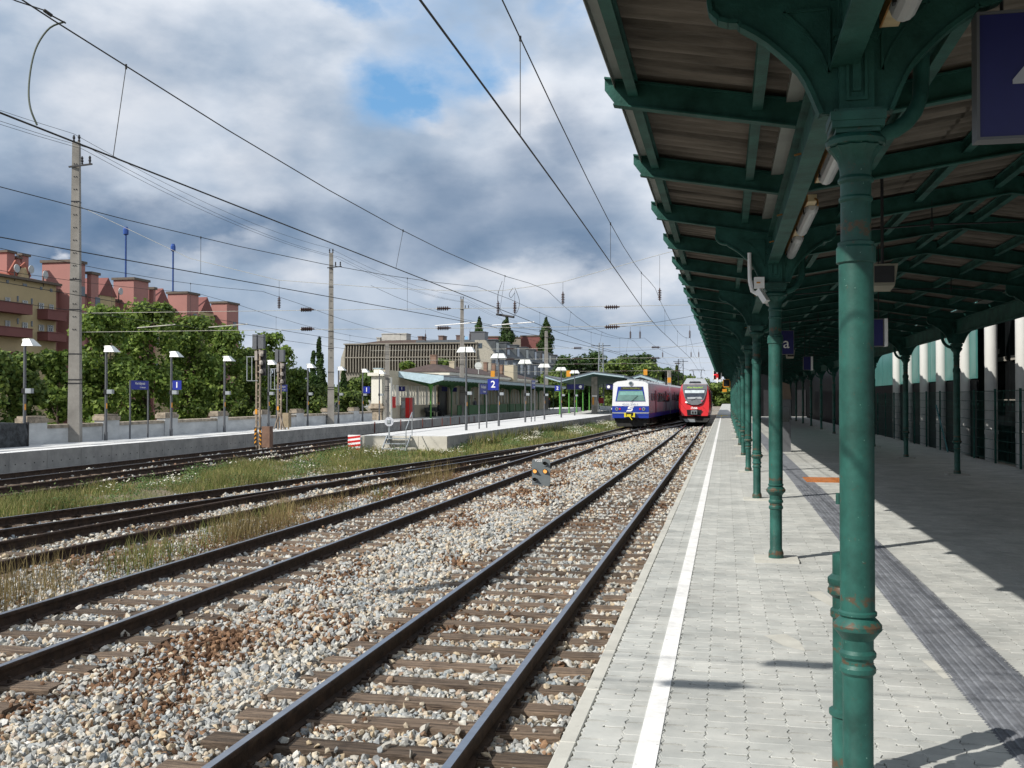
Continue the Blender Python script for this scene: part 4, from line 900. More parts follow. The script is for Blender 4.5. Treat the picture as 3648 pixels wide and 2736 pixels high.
# ---- dark tarpaulin covered railing at the left edge
px0 = at(98, 1590, z=0)
t = thing('tarpaulin_box', 'dark netting covered crate at the left end of the far platform', 'crate', (-24.2, 27.5, 0))
tarp = mat('black_netting', (.018, .02, .024), .8, 0, .5, 4, .8, 25, (.05, .055, .06))
b = MB(); n = 10; ys = [24.5+i*(px0[1]-24.5)/n for i in range(n+1)]; vs = []
for i, y in enumerate(ys): vs += [(px0[0]-1.1, y, 0), (px0[0]-1.1, y, .86+.03*sin(i*2)), (px0[0]+.02*sin(i*3), y, .88+.03*sin(i*1.7)), (px0[0]+.05*sin(i*2.1), y, .42), (px0[0], y, 0)]
b.add(vs, [(5*i+q, 5*i+5+q, 5*i+5+(q+1) % 5, 5*i+(q+1) % 5) for i in range(n) for q in range(5)]+[(0, 1, 2, 3, 4), tuple(5*n+q for q in (4, 3, 2, 1, 0))]); b.build('netting', tarp, t, smooth=30)
b = MB(); b.box(px0[0]-.04, px0[0]+.04, px0[1]-.05, px0[1]+.03, 0, .9); b.build('corner_post', M['black'], t)

# ---- signals (seen from behind)
M['signal_grey'] = mat('weathered_signal_case', (.30, .27, .24), .7, 0, .35, 4, .3, 20)
M['post_old'] = mat('old_signal_post', (.26, .21, .16), .85, 0, .4, 5)
def rear_signal(x, y, zb, top, label, striped, k=1.):
    t = thing('light_signal', label, 'railway signal', (x, y, zb)); h = top-zb
    b = MB()
    for s_ in (-.13, .05): b.box(x+s_, x+s_+.07, y-.05, y+.05, zb, top-.6)
    n = int((h-1)/.3)
    for i in range(n): b.box(x-.06, x+.05, y-.02, y+.02, zb+.5+i*.3, zb+.56+i*.3)
    b.build('post', M['post_old'], t)
    zt_ = top
    b = MB(); b.box(x-.28*k, x-.06, y-.1, y+.15, zt_-.75, zt_-.02); b.build('upper_case', M['grey_metal'], t)
    b = MB(); b.box(x+.02, x+.30*k, y-.1, y+.15, zt_-.72, zt_-.04); b.build('upper_case', M['grey_metal'], t)
    b = MB(); b.box(x-.2*k, x+.36*k, y+.05, y+.12, zt_-2.05, zt_-.78); b.build('signal_board', M['dark'], t)
    for i, zz in enumerate((zt_-1.0, zt_-1.42, zt_-1.85)):
        b = MB(); b.lathe([(.06, -.12), (.10, -.08), (.10, .04), (.05, .12)], (x+.16*k, y-.02, zz), 10); b.build('lamp_case', M['signal_grey'], t)
    b = MB(); b.box(x-.16, x-.02, y-.1, y+.05, zt_-1.3, zt_-.85); b.box(x+.05, x+.28, y-.09, y+.05, zt_-.98, zt_-.82); b.build('cable_box', M['signal_grey'], t)
    b = MB(); z1, z0 = zt_-1.12, zt_-2.3
    for p, q in (((x-.62*k, z1), (x-.0, z1)), ((x-.58*k, z1), (x-.58*k, z0)), ((x-.58*k, z0), (x, z0))): b.bar((p[0], y-.05, p[1]), (q[0], y-.05, q[1]), .03, .03)
    b.bar((x-.2*k, y-.3, z0), (x-.2*k, y-.3, z1), .03, .03); b.build('service_cage', M['galv'], t)
    b = MB(); b.box(x-.14, x-.03, y-.065, y-.052, zb+(1.75 if striped else 1.1), zb+(2.0 if striped else 1.32)); b.build('tag_plate', M['orange'], t)
    b = MB(); b.box(x+.2, x+.62*k, y-.05, y+.35, zb+.12, zb+(1.15 if striped else .95)); b.box(x+.3, x+.36, y, y+.06, zb, zb+.12); b.box(x+.5, x+.56, y, y+.06, zb, zb+.12)
    b.build('relay_cabinet', mat('brown_cabinet', (.17, .10, .07), .8, 0, .25, 3) if striped else mat('ochre_cabinet', (.25, .20, .13), .8, 0, .2, 3), t)
    if striped:
        for s_ in (-.17, .09):
            b = MB(); b.box(x+s_, x+s_+.1, y-.075, y-.06, zb+.25, zb+1.1); pl = b.build('warning_board', M['black'], t)
            b = MB(); dz = .1
            for i in range(4): z0 = zb+.3+i*.2; b.prism([(x+s_, y-.08, z0), (x+s_+.1, y-.08, z0+(.08 if s_ < 0 else -.08)+.0), (x+s_+.1, y-.08, z0+(.17 if s_ < 0 else .01)), (x+s_, y-.08, z0+.09)][::-1], (0, .004, 0))
            b.build('stripes', M['orange'], pl)
    else:
        b = MB()
        for s_ in (-.3, .3): b.bar((x+s_, y-.1, zb), (x, y-.05, zb+1.0), .05, .05)
        b.build('leg', M['post_old'], t)
rear_signal(-22.45, 47.3, -.74, 4.95, 'taller left signal back on a rusty post with black and yellow stripes', True)
# keep it between the tracks of the far side
sx_, sy_, _ = at(996, 1530, z=0); rear_signal(sx_, sy_, 0, 4.6, 'shorter right signal back standing on the far platform with splayed legs', False, .9)

# ---- dwarf signal V203
sx_, sy_ = -5.2, 29.4
t = thing('dwarf_signal', 'low grey shunting signal V203 with two lit amber lamps between the tracks', 'railway signal', (sx_, sy_, -.8))
k = 29.9/3689/5.531   # metres per pixel of the enlarged view
def dz(x, y): return (sx_+(x-900)*k*1.02, -.74+(1280-y)*k*1.02)
outl = [(725, 1280), (725, 800), (740, 765), (775, 755), (1030, 755), (1060, 768), (1078, 800), (1078, 1240), (1065, 1265), (1030, 1285)]
pl = [dz(*p) for p in outl]
b = MB(); b.prism([(x, sy_, z_) for x, z_ in pl], (0, .04, 0)); b.build('board', mat('signal_grey_board', (.13, .15, .16), .6, 0, .12, 5), t)
amber_l = mat('amber_lamp', (.9, .45, .1), .3, emit=((1, .45, .12), .9)); dk = mat('dark_lens', (.03, .035, .03), .15)
for (px, py, lit) in ((985, 840, 0), (785, 990, 1), (985, 990, 1), (785, 1150, 0)):
    x, z_ = dz(px, py); n = 16; r = 40*k
    b = MB(); hood = []
    vs = []; m_ = n+1
    for yy_ in (0, 1):
        for i in range(m_):
            a = -pi*.12+i/n*pi*1.24; L = .17 if yy_ else 0
            vs.append((x+r*1.1*cos(a), sy_-L*(0.35+.65*max(0, sin(a))), z_+r*1.1*sin(a)))
    b.add(vs, [(i, i+1, m_+i+1, m_+i) for i in range(n)]); hd = b.build('hood', M['black'], t, smooth=40)
    b = MB(); b.prism([(x+r*cos(2*pi*i/n), sy_-.02, z_+r*sin(2*pi*i/n)) for i in range(n)], (0, .02, 0)); b.build('lens', amber_l if lit else dk, t)
    b = MB(); ri = []
    for rr in (r*.98, r*1.22): ri += [(x+rr*cos(2*pi*i/n), sy_-.03, z_+rr*sin(2*pi*i/n)) for i in range(n)]
    b.add(ri, [(i, (i+1) % n, n+(i+1) % n, n+i) for i in range(n)]); b.build('bezel', M['galv'] if not lit else M['dark'], t)
x, z_ = dz(855, 785); text('V203', .105, M['white'], 'lettering', t, (x, sy_-.004, z_), bold=.002)
b = MB(); b.box(sx_-.05, sx_+.05, sy_+.04, sy_+.12, -.85, -.2); b.box(sx_-.1, sx_+.15, sy_+.1, sy_+.3, -.8, -.55); b.build('support', M['dark'], t)

# ---- concrete masts
M['mast'] = mat('mast_concrete', (.235, .22, .198), .9, 0, .15, 1.2, .25, 18, (.27, .255, .23))
def mast(x, y, top, wb, wt, label, arm=True, holes=True, yawz=.35):
    t = thing('concrete_mast', label, 'catenary mast', (x, y, 0))
    b = MB(); vs = []
    for z_, w in ((-.3, wb), (top, wt)):
        for a in (0, 1, 2, 3): A = yawz+pi/4+a*pi/2; vs.append((x+w*.707*cos(A), y+w*.707*sin(A), z_))
    b.add(vs, [(0, 3, 2, 1), (4, 5, 6, 7), (0, 1, 5, 4), (1, 2, 6, 5), (2, 3, 7, 6), (3, 0, 4, 7)]); b.build('shaft', M['mast'], t)
    if holes:
        b = MB(); nz = 14
        for i in range(nz):
            z_ = 4.6+i*(top-5.0)/nz; w = wb+(wt-wb)*z_/top
            for s_ in (-.055, .035):
                A = yawz-pi/2; c = (x+w*.5*cos(A)*1.003+s_*cos(yawz), y+w*.5*sin(A)*1.003+s_*sin(yawz)); b.cbox((c[0]+.01, c[1], z_), .035, .03, .035)
        b.build('step_holes', M['black'], t, kind='stuff')
    b = MB()
    for z_ in (2.4, 2.55, 3.6, top*.44, top*.54, top*.8):
        w = wb+(wt-wb)*z_/top+.02; vs = []
        for zz in (z_-.02, z_+.02):
            for a in range(4): A = yawz+pi/4+a*pi/2; vs.append((x+w*.707*cos(A), y+w*.707*sin(A), zz))
        b.add(vs, [(0, 3, 2, 1), (4, 5, 6, 7), (0, 1, 5, 4), (1, 2, 6, 5), (2, 3, 7, 6), (3, 0, 4, 7)])
    b.build('band', M['dark'], t)
    if arm:
        b = MB(); b.bar((x-.2, y-.2, top-1.05), (x+.85, y-.2, top-.98), .07, .06); b.build('cross_arm', M['dark'], t)
        for dx in (.4, .75): b = MB(); b.lathe([(.02, 0), (.05, .03), (.03, .08), (.06, .12), (.04, .2), (.055, .26), (.02, .33)], (x+dx, y-.2, top-.97), 8); b.build('pin_insulator', M['dark'], t)
        for dx in (-.12, .12): b = MB(); b.lathe([(.02, 0), (.06, .04), (.03, .12), (.06, .18), (.03, .3)], (x+dx, y, top), 8); b.build('pin_insulator', M['dark'], t)
    return t
mast(-26.05, 37.9, 12.3, .48, .27, 'nearest tall grey concrete mast at the left behind the far platform')
mast(-26.85, 68.0, 11.9, .47, .27, 'second tall concrete mast, right of the two brown signals')
x, y, _ = at(1379, 1497, z=0); mast(x, y, 1.8+(1418-1226)/3689*(y*.98+5.5), .42, .3, 'short concrete post beside the white gate pillar', False, False)
x3, _, z3 = at(1646, 1066, Y=105); mast(x3, 105, z3, .50, .32, 'third tall concrete mast rising behind the far platform canopy roof', holes=False)
x4, _, z4 = at(1946, 1180, Y=160); mast(x4, 160, z4, .6, .4, 'distant concrete mast before the grey mansard building', holes=False)
def lattice(x, y, z0, top, w0, w1, label, m='galv'):
    t = thing('lattice_mast', label, 'catenary mast', (x, y, z0)); b = MB()
    for sx_ in (-1, 1):
        for sy_ in (-1, 1): b.bar((x+sx_*w0/2, y+sy_*w0/2, z0), (x+sx_*w1/2, y+sy_*w1/2, top), .07, .07)
    n = 9
    for i in range(n):
        za, zb = z0+(top-z0)*i/n, z0+(top-z0)*(i+1)/n; wa, wb_ = w0+(w1-w0)*i/n, w0+(w1-w0)*(i+1)/n; s_ = 1 if i % 2 else -1
        b.bar((x-s_*wa/2, y-wa/2, za), (x+s_*wb_/2, y-wb_/2, zb), .045, .045); b.bar((x-wb_/2, y-wb_/2, zb), (x+wb_/2, y-wb_/2, zb), .045, .045)
    b.build('lattice', M[m], t); b = MB(); b.bar((x-1.4, y, top-.4), (x+1.4, y, top-.4), .1, .1); b.build('cross_arm', M['dark'], t)
x, _, z_ = at(2141, 1222, Y=150); lattice(x, 150, 0, z_, .85, .55, 'pale lattice mast rising behind the island platform roof')
x, _, z_ = at(2425, 1280, Y=200); lattice(x, 200, -.7, z_, 1.1, .9, 'dark lattice mast behind the red train, before the far trees', 'dark')
x, _, z_ = at(2384, 1320, Y=170); mast(x, 170, z_, .6, .5, 'pale distant mast with an orange sign left of the red train', False, False)

# ---- overhead line
INS = [(.015, 0), (.02, .02)]
for i in range(6): INS += [(.022, .04+i*.06), (.062, .055+i*.06), (.055, .07+i*.06), (.022, .075+i*.06)]
INS += [(.02, .42), (.012, .46)]
def ins_v(b, p, s_=1.): b.lathe([(r*s_*1.15, z_*s_) for r, z_ in INS], (p[0], p[1], p[2]), 8)
def ins_h(b, p, d, s_=1.):
    d = nrm(d); pts = [addv(p, mul(d, (z_-.23)*s_)) for _, z_ in INS]; b.tube(pts, [r*s_*1.15 for r, _ in INS], 8)
def contact_line(tab, label, y0, y1, sup, r=.0085, zc=4.75, dx=0.0, ztop=6.3, sag=.7, stag=.18, dm=0.):
    t = thing('overhead_line', label, 'overhead line', (lerp(tab, 40), 40, zc), 'overhead contact lines')
    ys = np.arange(y0, y1+.1, 4.)
    def X(y): k_ = int((y-sup[0])//37); return lerp(tab, y)+dx+stag*cos((y-sup[0])/37*pi)
    def zm(y):
        for a, c_ in zip(sup, sup[1:]):
            if a <= y <= c_: u_ = (y-a)/(c_-a)*2-1; return ztop-sag*(1-u_*u_)
        return ztop
    b = MB(); b.tube([(X(y), y, zc) for y in ys], r*1.25, 6); b.build('contact_wire', M['wire'], t)
    b = MB(); b.tube([(X(y)+dm, y, zm(y)) for y in ys], r, 6); b.build('messenger_wire', M['wire'], t)
    for a, c_ in zip(sup, sup[1:]):
        for f in (.2, .5, .8):
            y = a+(c_-a)*f
            if y0+1 < y < min(y1, 80): b = MB(); b.tube([(X(y), y, zc), (X(y)+dm, y, zm(y))], .005, 5); b.lathe([(.014, -.03), (.014, .03)], (X(y)+dm, y, zm(y)), 6); b.build('dropper', M['wire'], t)
    return t, X, zm
sup = [4, 41, 78, 114, 152, 190]
c1_, X1, Z1 = contact_line(smooth_tab([(-10, -2.1), (2, -2.15), (13, -2.26), (41, -2.78), (78, -2.5), (200, -3.4)]), 'overhead line above the nearest track, running under the canopy edge', 2, 190, sup, dx=0, stag=0)
c2_, X2, Z2 = contact_line(T2, 'overhead line above the second track, crossing the sky from the upper left', 2, 118, sup, dx=-.29, stag=0, dm=.17)
c3_, X3, Z3 = contact_line(TA, 'overhead line above the grassy verge track, lower left of the sky', 4, 190, sup, dx=.4)
c4_, X4, Z4 = contact_line(T4, 'overhead line above the overgrown track beside the island platform', 8, 190, sup, r=.008)
c5_, X5, Z5 = contact_line(T5, 'overhead line above the farthest track below the concrete wall', 8, 190, sup, r=.008)
# loop jumper at the upper left
b = MB(); P_ = [(140, 47, 11.7), (108, 60, 11.6), (82, 95, 11.5), (68, 140, 11.4), (62, 195, 11.3), (66, 235, 11.2), (80, 270, 11.2)]
pts = [D(x, y, Y=Y_) for x, y, Y_ in P_]
fine = []
for i in range(len(pts)-1):
    p0, p1, p2, p3 = pts[max(i-1, 0)], pts[i], pts[i+1], pts[min(i+2, len(pts)-1)]
    for k_ in range(4):
        u_ = k_/4; fine.append(tuple(.5*((2*p1[j])+(-p0[j]+p2[j])*u_+(2*p0[j]-5*p1[j]+4*p2[j]-p3[j])*u_*u_+(-p0[j]+3*p1[j]-3*p2[j]+p3[j])*u_**3) for j in range(3)))
fine.append(pts[-1])
b.tube(fine, .012, 6); o = b.build('jumper_cable', mat('green_cable', (.04, .055, .035), .6)); tag(o, 'big curved jumper cable at the upper left joining messenger and contact wire', 'cable')
b = MB(); b.tube([D(-60, -40, Y=10.5), D(35, 2, Y=11.), D(95, 22, Y=11.4)], .008, 6); b.tube([D(95, 22, Y=11.4), D(112, 34, Y=11.5)], .022, 6); b.tube([D(112, 34, Y=11.5), D(142, 50, Y=11.7)], .010, 6)
o = b.build('anchor_wire', M['wire']); tag(o, 'anchor wire with a clamp entering at the upper left corner', 'wire')
# feeder wires over the mast tops
def mid(p, q, s_, n=10): return [(p[0]+(q[0]-p[0])*i/n, p[1]+(q[1]-p[1])*i/n, p[2]+(q[2]-p[2])*i/n-s_*4*(i/n)*(1-i/n)) for i in range(n+1)]
tops = [(-25.4, 8, 12.6), (-26.05, 37.9, 12.6), (-26.85, 68, 12.2), (x3, 105, z3+.3), (x4, 160, z4+.3)]
for off, dzz, l in ((0, 0, 'thin feeder wire strung over the tips of the concrete masts'), (.42, -.65, 'thin feeder wire on the mast arms, left insulator'), (.77, -.65, 'thin feeder wire on the mast arms, right insulator')):
    b = MB()
    for p, q in zip(tops, tops[1:]): b.tube(mid((p[0]+off, p[1]-.2, p[2]+dzz), (q[0]+off, q[1]-.2, q[2]+dzz), .55), .009, 5)
    o = b.build('feeder_wire', M['wire']); tag(o, l, 'wire', 'feeder wires over the mast tops')
# cross spans
def span(name, label, pts, r=.009, m='wire'):
    t = thing(name, label, 'cross span wire', pts[0]); b = MB(); b.tube(pts, r, 6); b.build('wire', M[m], t); return t
xr = 3.0
rp = MB(); rp.box(2.94, 3.06, 40.94, 41.06, 4.2, 8.8); o = rp.build('roof_post', M['galv']); tag(o, 'slim steel post rising from the canopy ridge to hold the cross spans', 'post')
def Yx(x): return 37.9+(x+26)/29*3.1
hs = []
for (dx_, dy_) in ((160, 440), (260, 487), (410, 558), (600, 605), (825, 622), (1000, 629), (1090, 627), (1216, 609), (1425, 550)):
    p = D(dx_, dy_, Y=38); 
    for _ in range(3): p = D(dx_, dy_, Y=Yx(p[0]))
    hs.append(p)
hs.append((xr, 41, 8.7))
t1_ = span('head_span', 'sagging head span from the nearest mast across all tracks', hs, .010, 'wire_pale')
for i, (dx_, y0_, y1_) in enumerate(((603, 606, 640), (1076, 628, 650), (1112, 628, 650), (1216, 609, 630), (1425, 552, 622))):
    p = D(dx_, y0_, Y=38)
    for _ in range(3): p = D(dx_, y0_, Y=Yx(p[0]))
    q = D(dx_, y1_, Y=p[1]); b = MB(); b.tube([p, q], .006, 5); b.build('hanger', M['wire'], t1_)
    b = MB(); ins_v(b, (q[0], q[1], q[2]-.5), 1.1); b.build('insulator', M['insul'], t1_)
for zz, l, yy_ in ((5.32, 'upper level cross span with four brown insulators, from the nearest mast', 0), (4.55, 'lower level cross span with steady arms, from the nearest mast', .05)):
    pts = [(-25.8, Yx(-26)+yy_, zz-.05), (-15, Yx(-15)+yy_, zz), (-8, Yx(-8)+yy_, zz+.02), (-1, Yx(-1)+yy_, zz+.08), (xr, 41, zz+.12)]
    t = span('cross_span', l, pts, .010, 'wire_pale')
    for x in (-16.4, -10.9, -4.3): b = MB(); ins_h(b, (x, Yx(x)+yy_, zz+.02), (1, 0, 0), 1.3); b.build('insulator', M['insul'], t)
    if zz < 5:
        for tab, Xf in ((T1, X1), (T2, X2), (TA, X3), (T4, X4), (T5, X5)):
            x = Xf(40.5); b = MB(); b.tube([(x-1.7, Yx(x), zz+.12), (x, Yx(x), 4.78)], .022, 6); b.build('steady_arm', M['white'] if tab in (T2, TA) else M['wire_pale'], t)
for zz_, l in ((5.3, 'upper cross span with insulators just behind the viewpoint'), (4.55, 'lower cross span with insulators just behind the viewpoint')):
    t = span('cross_span', l, [(-25.8, 2.8, zz_), (-8, 2.8, zz_), (3.0, 2.8, zz_)], .008, 'wire_pale')
    for x in (-16.4, -10.7, -3.95): b = MB(); ins_h(b, (x, 2.8, zz_), (1, 0, 0), 1.2); b.build('insulator', M['insul'], t)
t = span('head_span', 'added span wire just outside the view on the left carrying a shadow caster', [(-25.6, 8, 9.4), (-9.66, 7.64, 7.3), (3.0, 8, 8.9)], .008, 'wire_pale')
b = MB(); b.lathe([(.05, 0), (.19, .1), (.2, .5), (.15, .8), (.22, 1.0), (.2, 1.5), (.05, 1.7)], (-9.66, 7.64, 5.6), 10); b.build('hanging_shadow_caster', M['dark'], t)  # unseen body added to cast the dark patch on the ballast
# loops at the section insulator over the second track
def catmull(pts, k=5):
    out = []
    for i in range(len(pts)-1):
        p0, p1, p2, p3 = pts[max(i-1, 0)], pts[i], pts[i+1], pts[min(i+2, len(pts)-1)]
        for j in range(k):
            u_ = j/k; out.append(tuple(.5*((2*p1[c])+(-p0[c]+p2[c])*u_+(2*p0[c]-5*p1[c]+4*p2[c]-p3[c])*u_*u_+(-p0[c]+3*p1[c]-3*p2[c]+p3[c])*u_**3) for c in range(3)))
    return out+[pts[-1]]
t = thing('section_insulator', 'cluster of looped cables and insulators hanging over the second track', 'insulator', D(1095, 650, Y=40))
for pl_ in (((1085, 607), (1075, 640), (1078, 665), (1090, 682), (1106, 685)), ((1112, 621), (1122, 650), (1118, 672), (1108, 684)), ((1108, 622), (1100, 635), (1104, 643), (1112, 632))):
    b = MB(); b.tube(catmull([D(x, y, Y=40) for x, y in pl_]), .009, 5); b.build('cable_loop', M['wire'], t)
b = MB(); b.tube([D(1073, 679, Y=40), D(1110, 685, Y=39.5)], .05, 6); b.build('insulator_rod', M['dark'], t)
# second and third cross spans
for (Ys_, xl, zl, l) in ((77, -27.1, 10.6, 'middle distance head span hung from the second mast'), (113, -26, 10, 'far head span hung from the third mast')):
    pts = []
    for i in range(17): u_ = i/16; x = xl+(xr-xl)*u_; pts.append((x, Ys_, 6.9+(zl-6.9)*(2*u_-1)**2 if u_ < .5 else 6.9+2.2*(2*u_-1)**2))
    t = span('head_span', l, pts, .014)
    for tab, Xf in ((T1, X1), (T2, X2), (TA, X3), (T4, X4), (T5, X5)):
        x = Xf(Ys_); b = MB(); ins_v(b, (x, Ys_, 6.2), 1.3); b.tube([(x, Ys_, 6.7), (x, Ys_, 7.1)], .01, 5); b.build('insulator', M['insul'], t)
    for zz in (5.5, 4.7):
        b = MB(); b.tube([(xl, Ys_, zz), (xr, Ys_, zz+.1)], .012, 5); b.build('cross_wire', M['wire_pale'], t)
        for x in (-16, -10.8, -5.0): b = MB(); ins_h(b, (x, Ys_, zz+.05), (1, 0, 0), 1.5); b.build('insulator', M['insul'], t)
# ================================================================== VEGETATION
def leaf_mat(name, a, b, trans=.35, dry=None):
    m = bpy.data.materials.new(name); m.use_nodes = True; t = m.node_tree; bs = t.nodes['Principled BSDF']; bs.inputs['Roughness'].default_value = .6; bs.inputs['Specular IOR Level'].default_value = .25
    g = t.nodes.new('ShaderNodeNewGeometry'); r = t.nodes.new('ShaderNodeValToRGB'); t.links.new(g.outputs['Random Per Island'], r.inputs[0]); r.color_ramp.elements[0].color = a+(1,); r.color_ramp.elements[1].color = b+(1,)
    if dry:
        e_ = r.color_ramp.elements.new(.62); e_.color = b+(1,); r.color_ramp.elements[-1].color = dry+(1,); 
    n = t.nodes.new('ShaderNodeTexNoise'); n.inputs['Scale'].default_value = .55; n.inputs['Detail'].default_value = 3; t.links.new(g.outputs['Position'], n.inputs['Vector'])
    mr = t.nodes.new('ShaderNodeMapRange'); mr.inputs[1].default_value = .3; mr.inputs[2].default_value = .7; mr.inputs[3].default_value = .7; mr.inputs[4].default_value = 1.3; t.links.new(n.outputs[0], mr.inputs[0])
    hs = t.nodes.new('ShaderNodeHueSaturation'); t.links.new(r.outputs[0], hs.inputs['Color']); t.links.new(mr.outputs[0], hs.inputs['Value']); t.links.new(hs.outputs[0], bs.inputs['Base Color'])
    tr = t.nodes.new('ShaderNodeBsdfTranslucent'); t.links.new(hs.outputs[0], tr.inputs[0]); mx = t.nodes.new('ShaderNodeMixShader'); mx.inputs[0].default_value = trans
    t.links.new(bs.outputs[0], mx.inputs[1]); t.links.new(tr.outputs[0], mx.inputs[2]); t.links.new(mx.outputs[0], t.nodes['Material Output'].inputs[0]); return m
M['leaf'] = leaf_mat('broad_leaf', (.045, .095, .016), (.22, .30, .06))
M['leaf_dark'] = leaf_mat('dark_leaf', (.018, .042, .010), (.055, .10, .022), .25)
M['leaf_mid'] = leaf_mat('mid_leaf', (.038, .08, .017), (.17, .225, .05), .3)
M['bark'] = mat('bark', (.08, .06, .045), .9, 0, .3, 6, .5, 20)
def leaves(P, Nn, size):
    """small leaf quads facing Nn"""
    n = len(P); a = rng.normal(size=(n, 3)); Nn = Nn/np.linalg.norm(Nn, axis=1)[:, None]
    u = np.cross(Nn, a); u /= np.linalg.norm(u, axis=1)[:, None]; v = np.cross(Nn, u); s = (size*rng.uniform(.6, 1.3, n))[:, None]
    V = np.stack([P-u*s*.5, P+v*s*.38+u*s*.05, P+u*s*.55, P-v*s*.38-u*s*.05], 1); return V.reshape(-1, 3), np.arange(4*n).reshape(-1, 4)
def tree(name, label, base, h, w, d, n, leaf, m='leaf', low=.1, group=None, clumps=26, shape='round', trunk=True):
    t = thing(name, label, 'tree', base, group); Ps = []; Ns = []
    cl = []
    for i in range(clumps):
        f = random.random()
        if shape == 'column': zc = low*h+(h*(1-low))*(i+.5)/clumps; rr = (w/2)*min(1, 1.25*(1-((zc/h-.45)/.58)**2))*.55; ang = random.random()*2*pi; rad = rr*.5*random.random(); c_ = (rad*cos(ang), rad*sin(ang), zc); cr = (max(.15, rr*1.05), max(.15, rr*1.05), h*.09)
        elif shape == 'cone': zc = low*h+(h*(1-low))*(i+.5)/clumps; rr = (w/2)*(1-zc/h)*1.05+.1; ang = random.random()*2*pi; rad = rr*.45*random.random(); c_ = (rad*cos(ang), rad*sin(ang), zc); cr = (max(.15, rr*.75), max(.15, rr*.75), h*.07)
        else:
            zc = low*h+(h*(1-low))*f; prof = sqrt(max(0.05, 1-((zc/h-.5)/.56)**2)); ang = random.random()*2*pi; rad = sqrt(random.random())*.72*prof; c_ = (rad*w/2*cos(ang), rad*d/2*sin(ang), min(zc, h*.86)); q = random.uniform(.14, .25); cr = (w*q*.9, d*q*.9, min(h, w)*q*.75)
        cl.append((c_, cr))
    per = n//clumps
    for c_, cr in cl:
        v = rng.normal(size=(per, 3)); v /= np.linalg.norm(v, axis=1)[:, None]; r = rng.uniform(.0, 1, per)**.33*(1+rng.normal(0, .10, per))
        Ps.append(np.array(c_)+v*r[:, None]*np.array(cr)); Ns.append(v*1.0+rng.normal(0, .55, (per, 3))+np.array([0, 0, .35]))
    P = np.concatenate(Ps)+np.array(base); V, Q = leaves(P, np.concatenate(Ns), leaf)
    fast('crown', V, Q, M[m], t, quads=True)
    if trunk:
        b = MB(); b.tube([base, (base[0]+.1, base[1], base[2]+h*.3), (base[0], base[1]+.1, base[2]+h*.7)], [max(.08, w*.035), max(.06, w*.028), .04], 8)
        for c_, cr in cl[:6]: b.tube([(base[0]+.05, base[1], base[2]+h*.28), addv(base, mul(c_, .95))], [max(.05, w*.015), .02], 5)
        b.build('trunk', M['bark'], t)
    return t
# big row behind the wall: (picture x, picture y of the top, half width px)
row = [(-30, 742, 75, -33, 'tree cut by the left picture edge behind the tarpaulin'), (52, 748, 55, -32.5, 'low bushy tree left of the nearest concrete mast, under the balconies'), (122, 742, 50, -33, 'bushy tree right behind the lamp left of the nearest mast'),
       (225, 640, 80, -33.5, 'tall bright green tree directly right of the nearest concrete mast'), (318, 630, 85, -34, 'tallest bright tree between the blue name board and the number 1 sign'), (408, 664, 75, -34, 'broad tree behind the first number 1 sign'),
       (478, 688, 60, -34, 'dense tree left of the brown signal pair, before the last pink tower'), (592, 700, 52, -35, 'bright tree standing up behind the two brown signals'), (540, 742, 55, -33.5, 'lower dark foliage tree just behind the taller signal'),
       (640, 790, 40, -34, 'small round tree left of the second concrete mast'), (660, 830, 50, -33, 'low tree filling the gap below the conifers')]
for i, (x, ty, hw_, X, l) in enumerate(row):
    p = D(x, ty, X=X); base = (X, p[1], -.6); dep = p[1]*.98-X*.2; w = 2*hw_/2237*dep*1.05; h = p[2]+.6
    tree('broadleaf_tree', l, base, h, w, w*.9, int(12500*max(.6, w*h/50)), .25, 'leaf' if i not in (0, 1, 8, 10) else 'leaf_mid', low=.03, group='trees behind the boundary wall', clumps=46)
for (x, ty, hw_, X, l) in ((690, 735, 20, -34, 'slim dark conifer directly left of the second concrete mast'), (676, 765, 16, -33.5, 'smaller dark conifer beside the slim one'), (742, 800, 30, -34, 'dark conifer right of the second concrete mast')):
    p = D(x, ty, X=X); dep = p[1]*.98-X*.2; tree('conifer', l, (X, p[1], -.6), p[2]+.6, 2*hw_/2237*dep*1.2, 2, 5000, .22, 'leaf_dark', low=.03, shape='cone', clumps=22, group='conifers behind the wall')
for (x, ty, hw_, Y, l) in ((785, 800, 42, 92, 'low round tree left of the white gate pillar'), (730, 840, 40, 88, 'dark bush below the far number 1 sign'), (765, 845, 30, 84, 'dark bush next to the parked white van')):
    p = D(x, ty, Y=Y); dep = Y*.98-p[0]*.2; tree('small_tree', l, (p[0], Y, -.5), p[2]+.5, 2*hw_/2237*dep*1.1, 4, 5200, .3, 'leaf_mid', low=.05, clumps=26, group='small trees near the gate pillar')
for (x, ty, hw_, Y, l) in ((885, 772, 22, 125, 'round treetop left of the station roof chimney'), (955, 768, 28, 125, 'round treetop right of the station roof chimney')):
    p = D(x, ty, Y=Y); tree('yard_tree', l, (p[0], Y, 0), p[2], 2*hw_/2237*130*1.2, 4, 3600, .35, 'leaf', low=.25, clumps=20, group='treetops above the station roof')
for (x, ty, hw_, l) in ((1035, 693, 11, 'left poplar of the three beyond the grey mansard roof'), (1094, 692, 13, 'middle poplar of the three beyond the grey mansard roof'), (1180, 694, 13, 'right poplar of the three beyond the grey mansard roof')):
    p = D(x, ty, Y=320); tree('poplar', l, (p[0], 320, 6), p[2]-6, 2*hw_/2237*330*2.1, 3, 9000, .7, 'leaf_dark', low=.0, shape='column', clumps=20, group='three poplars on the skyline')
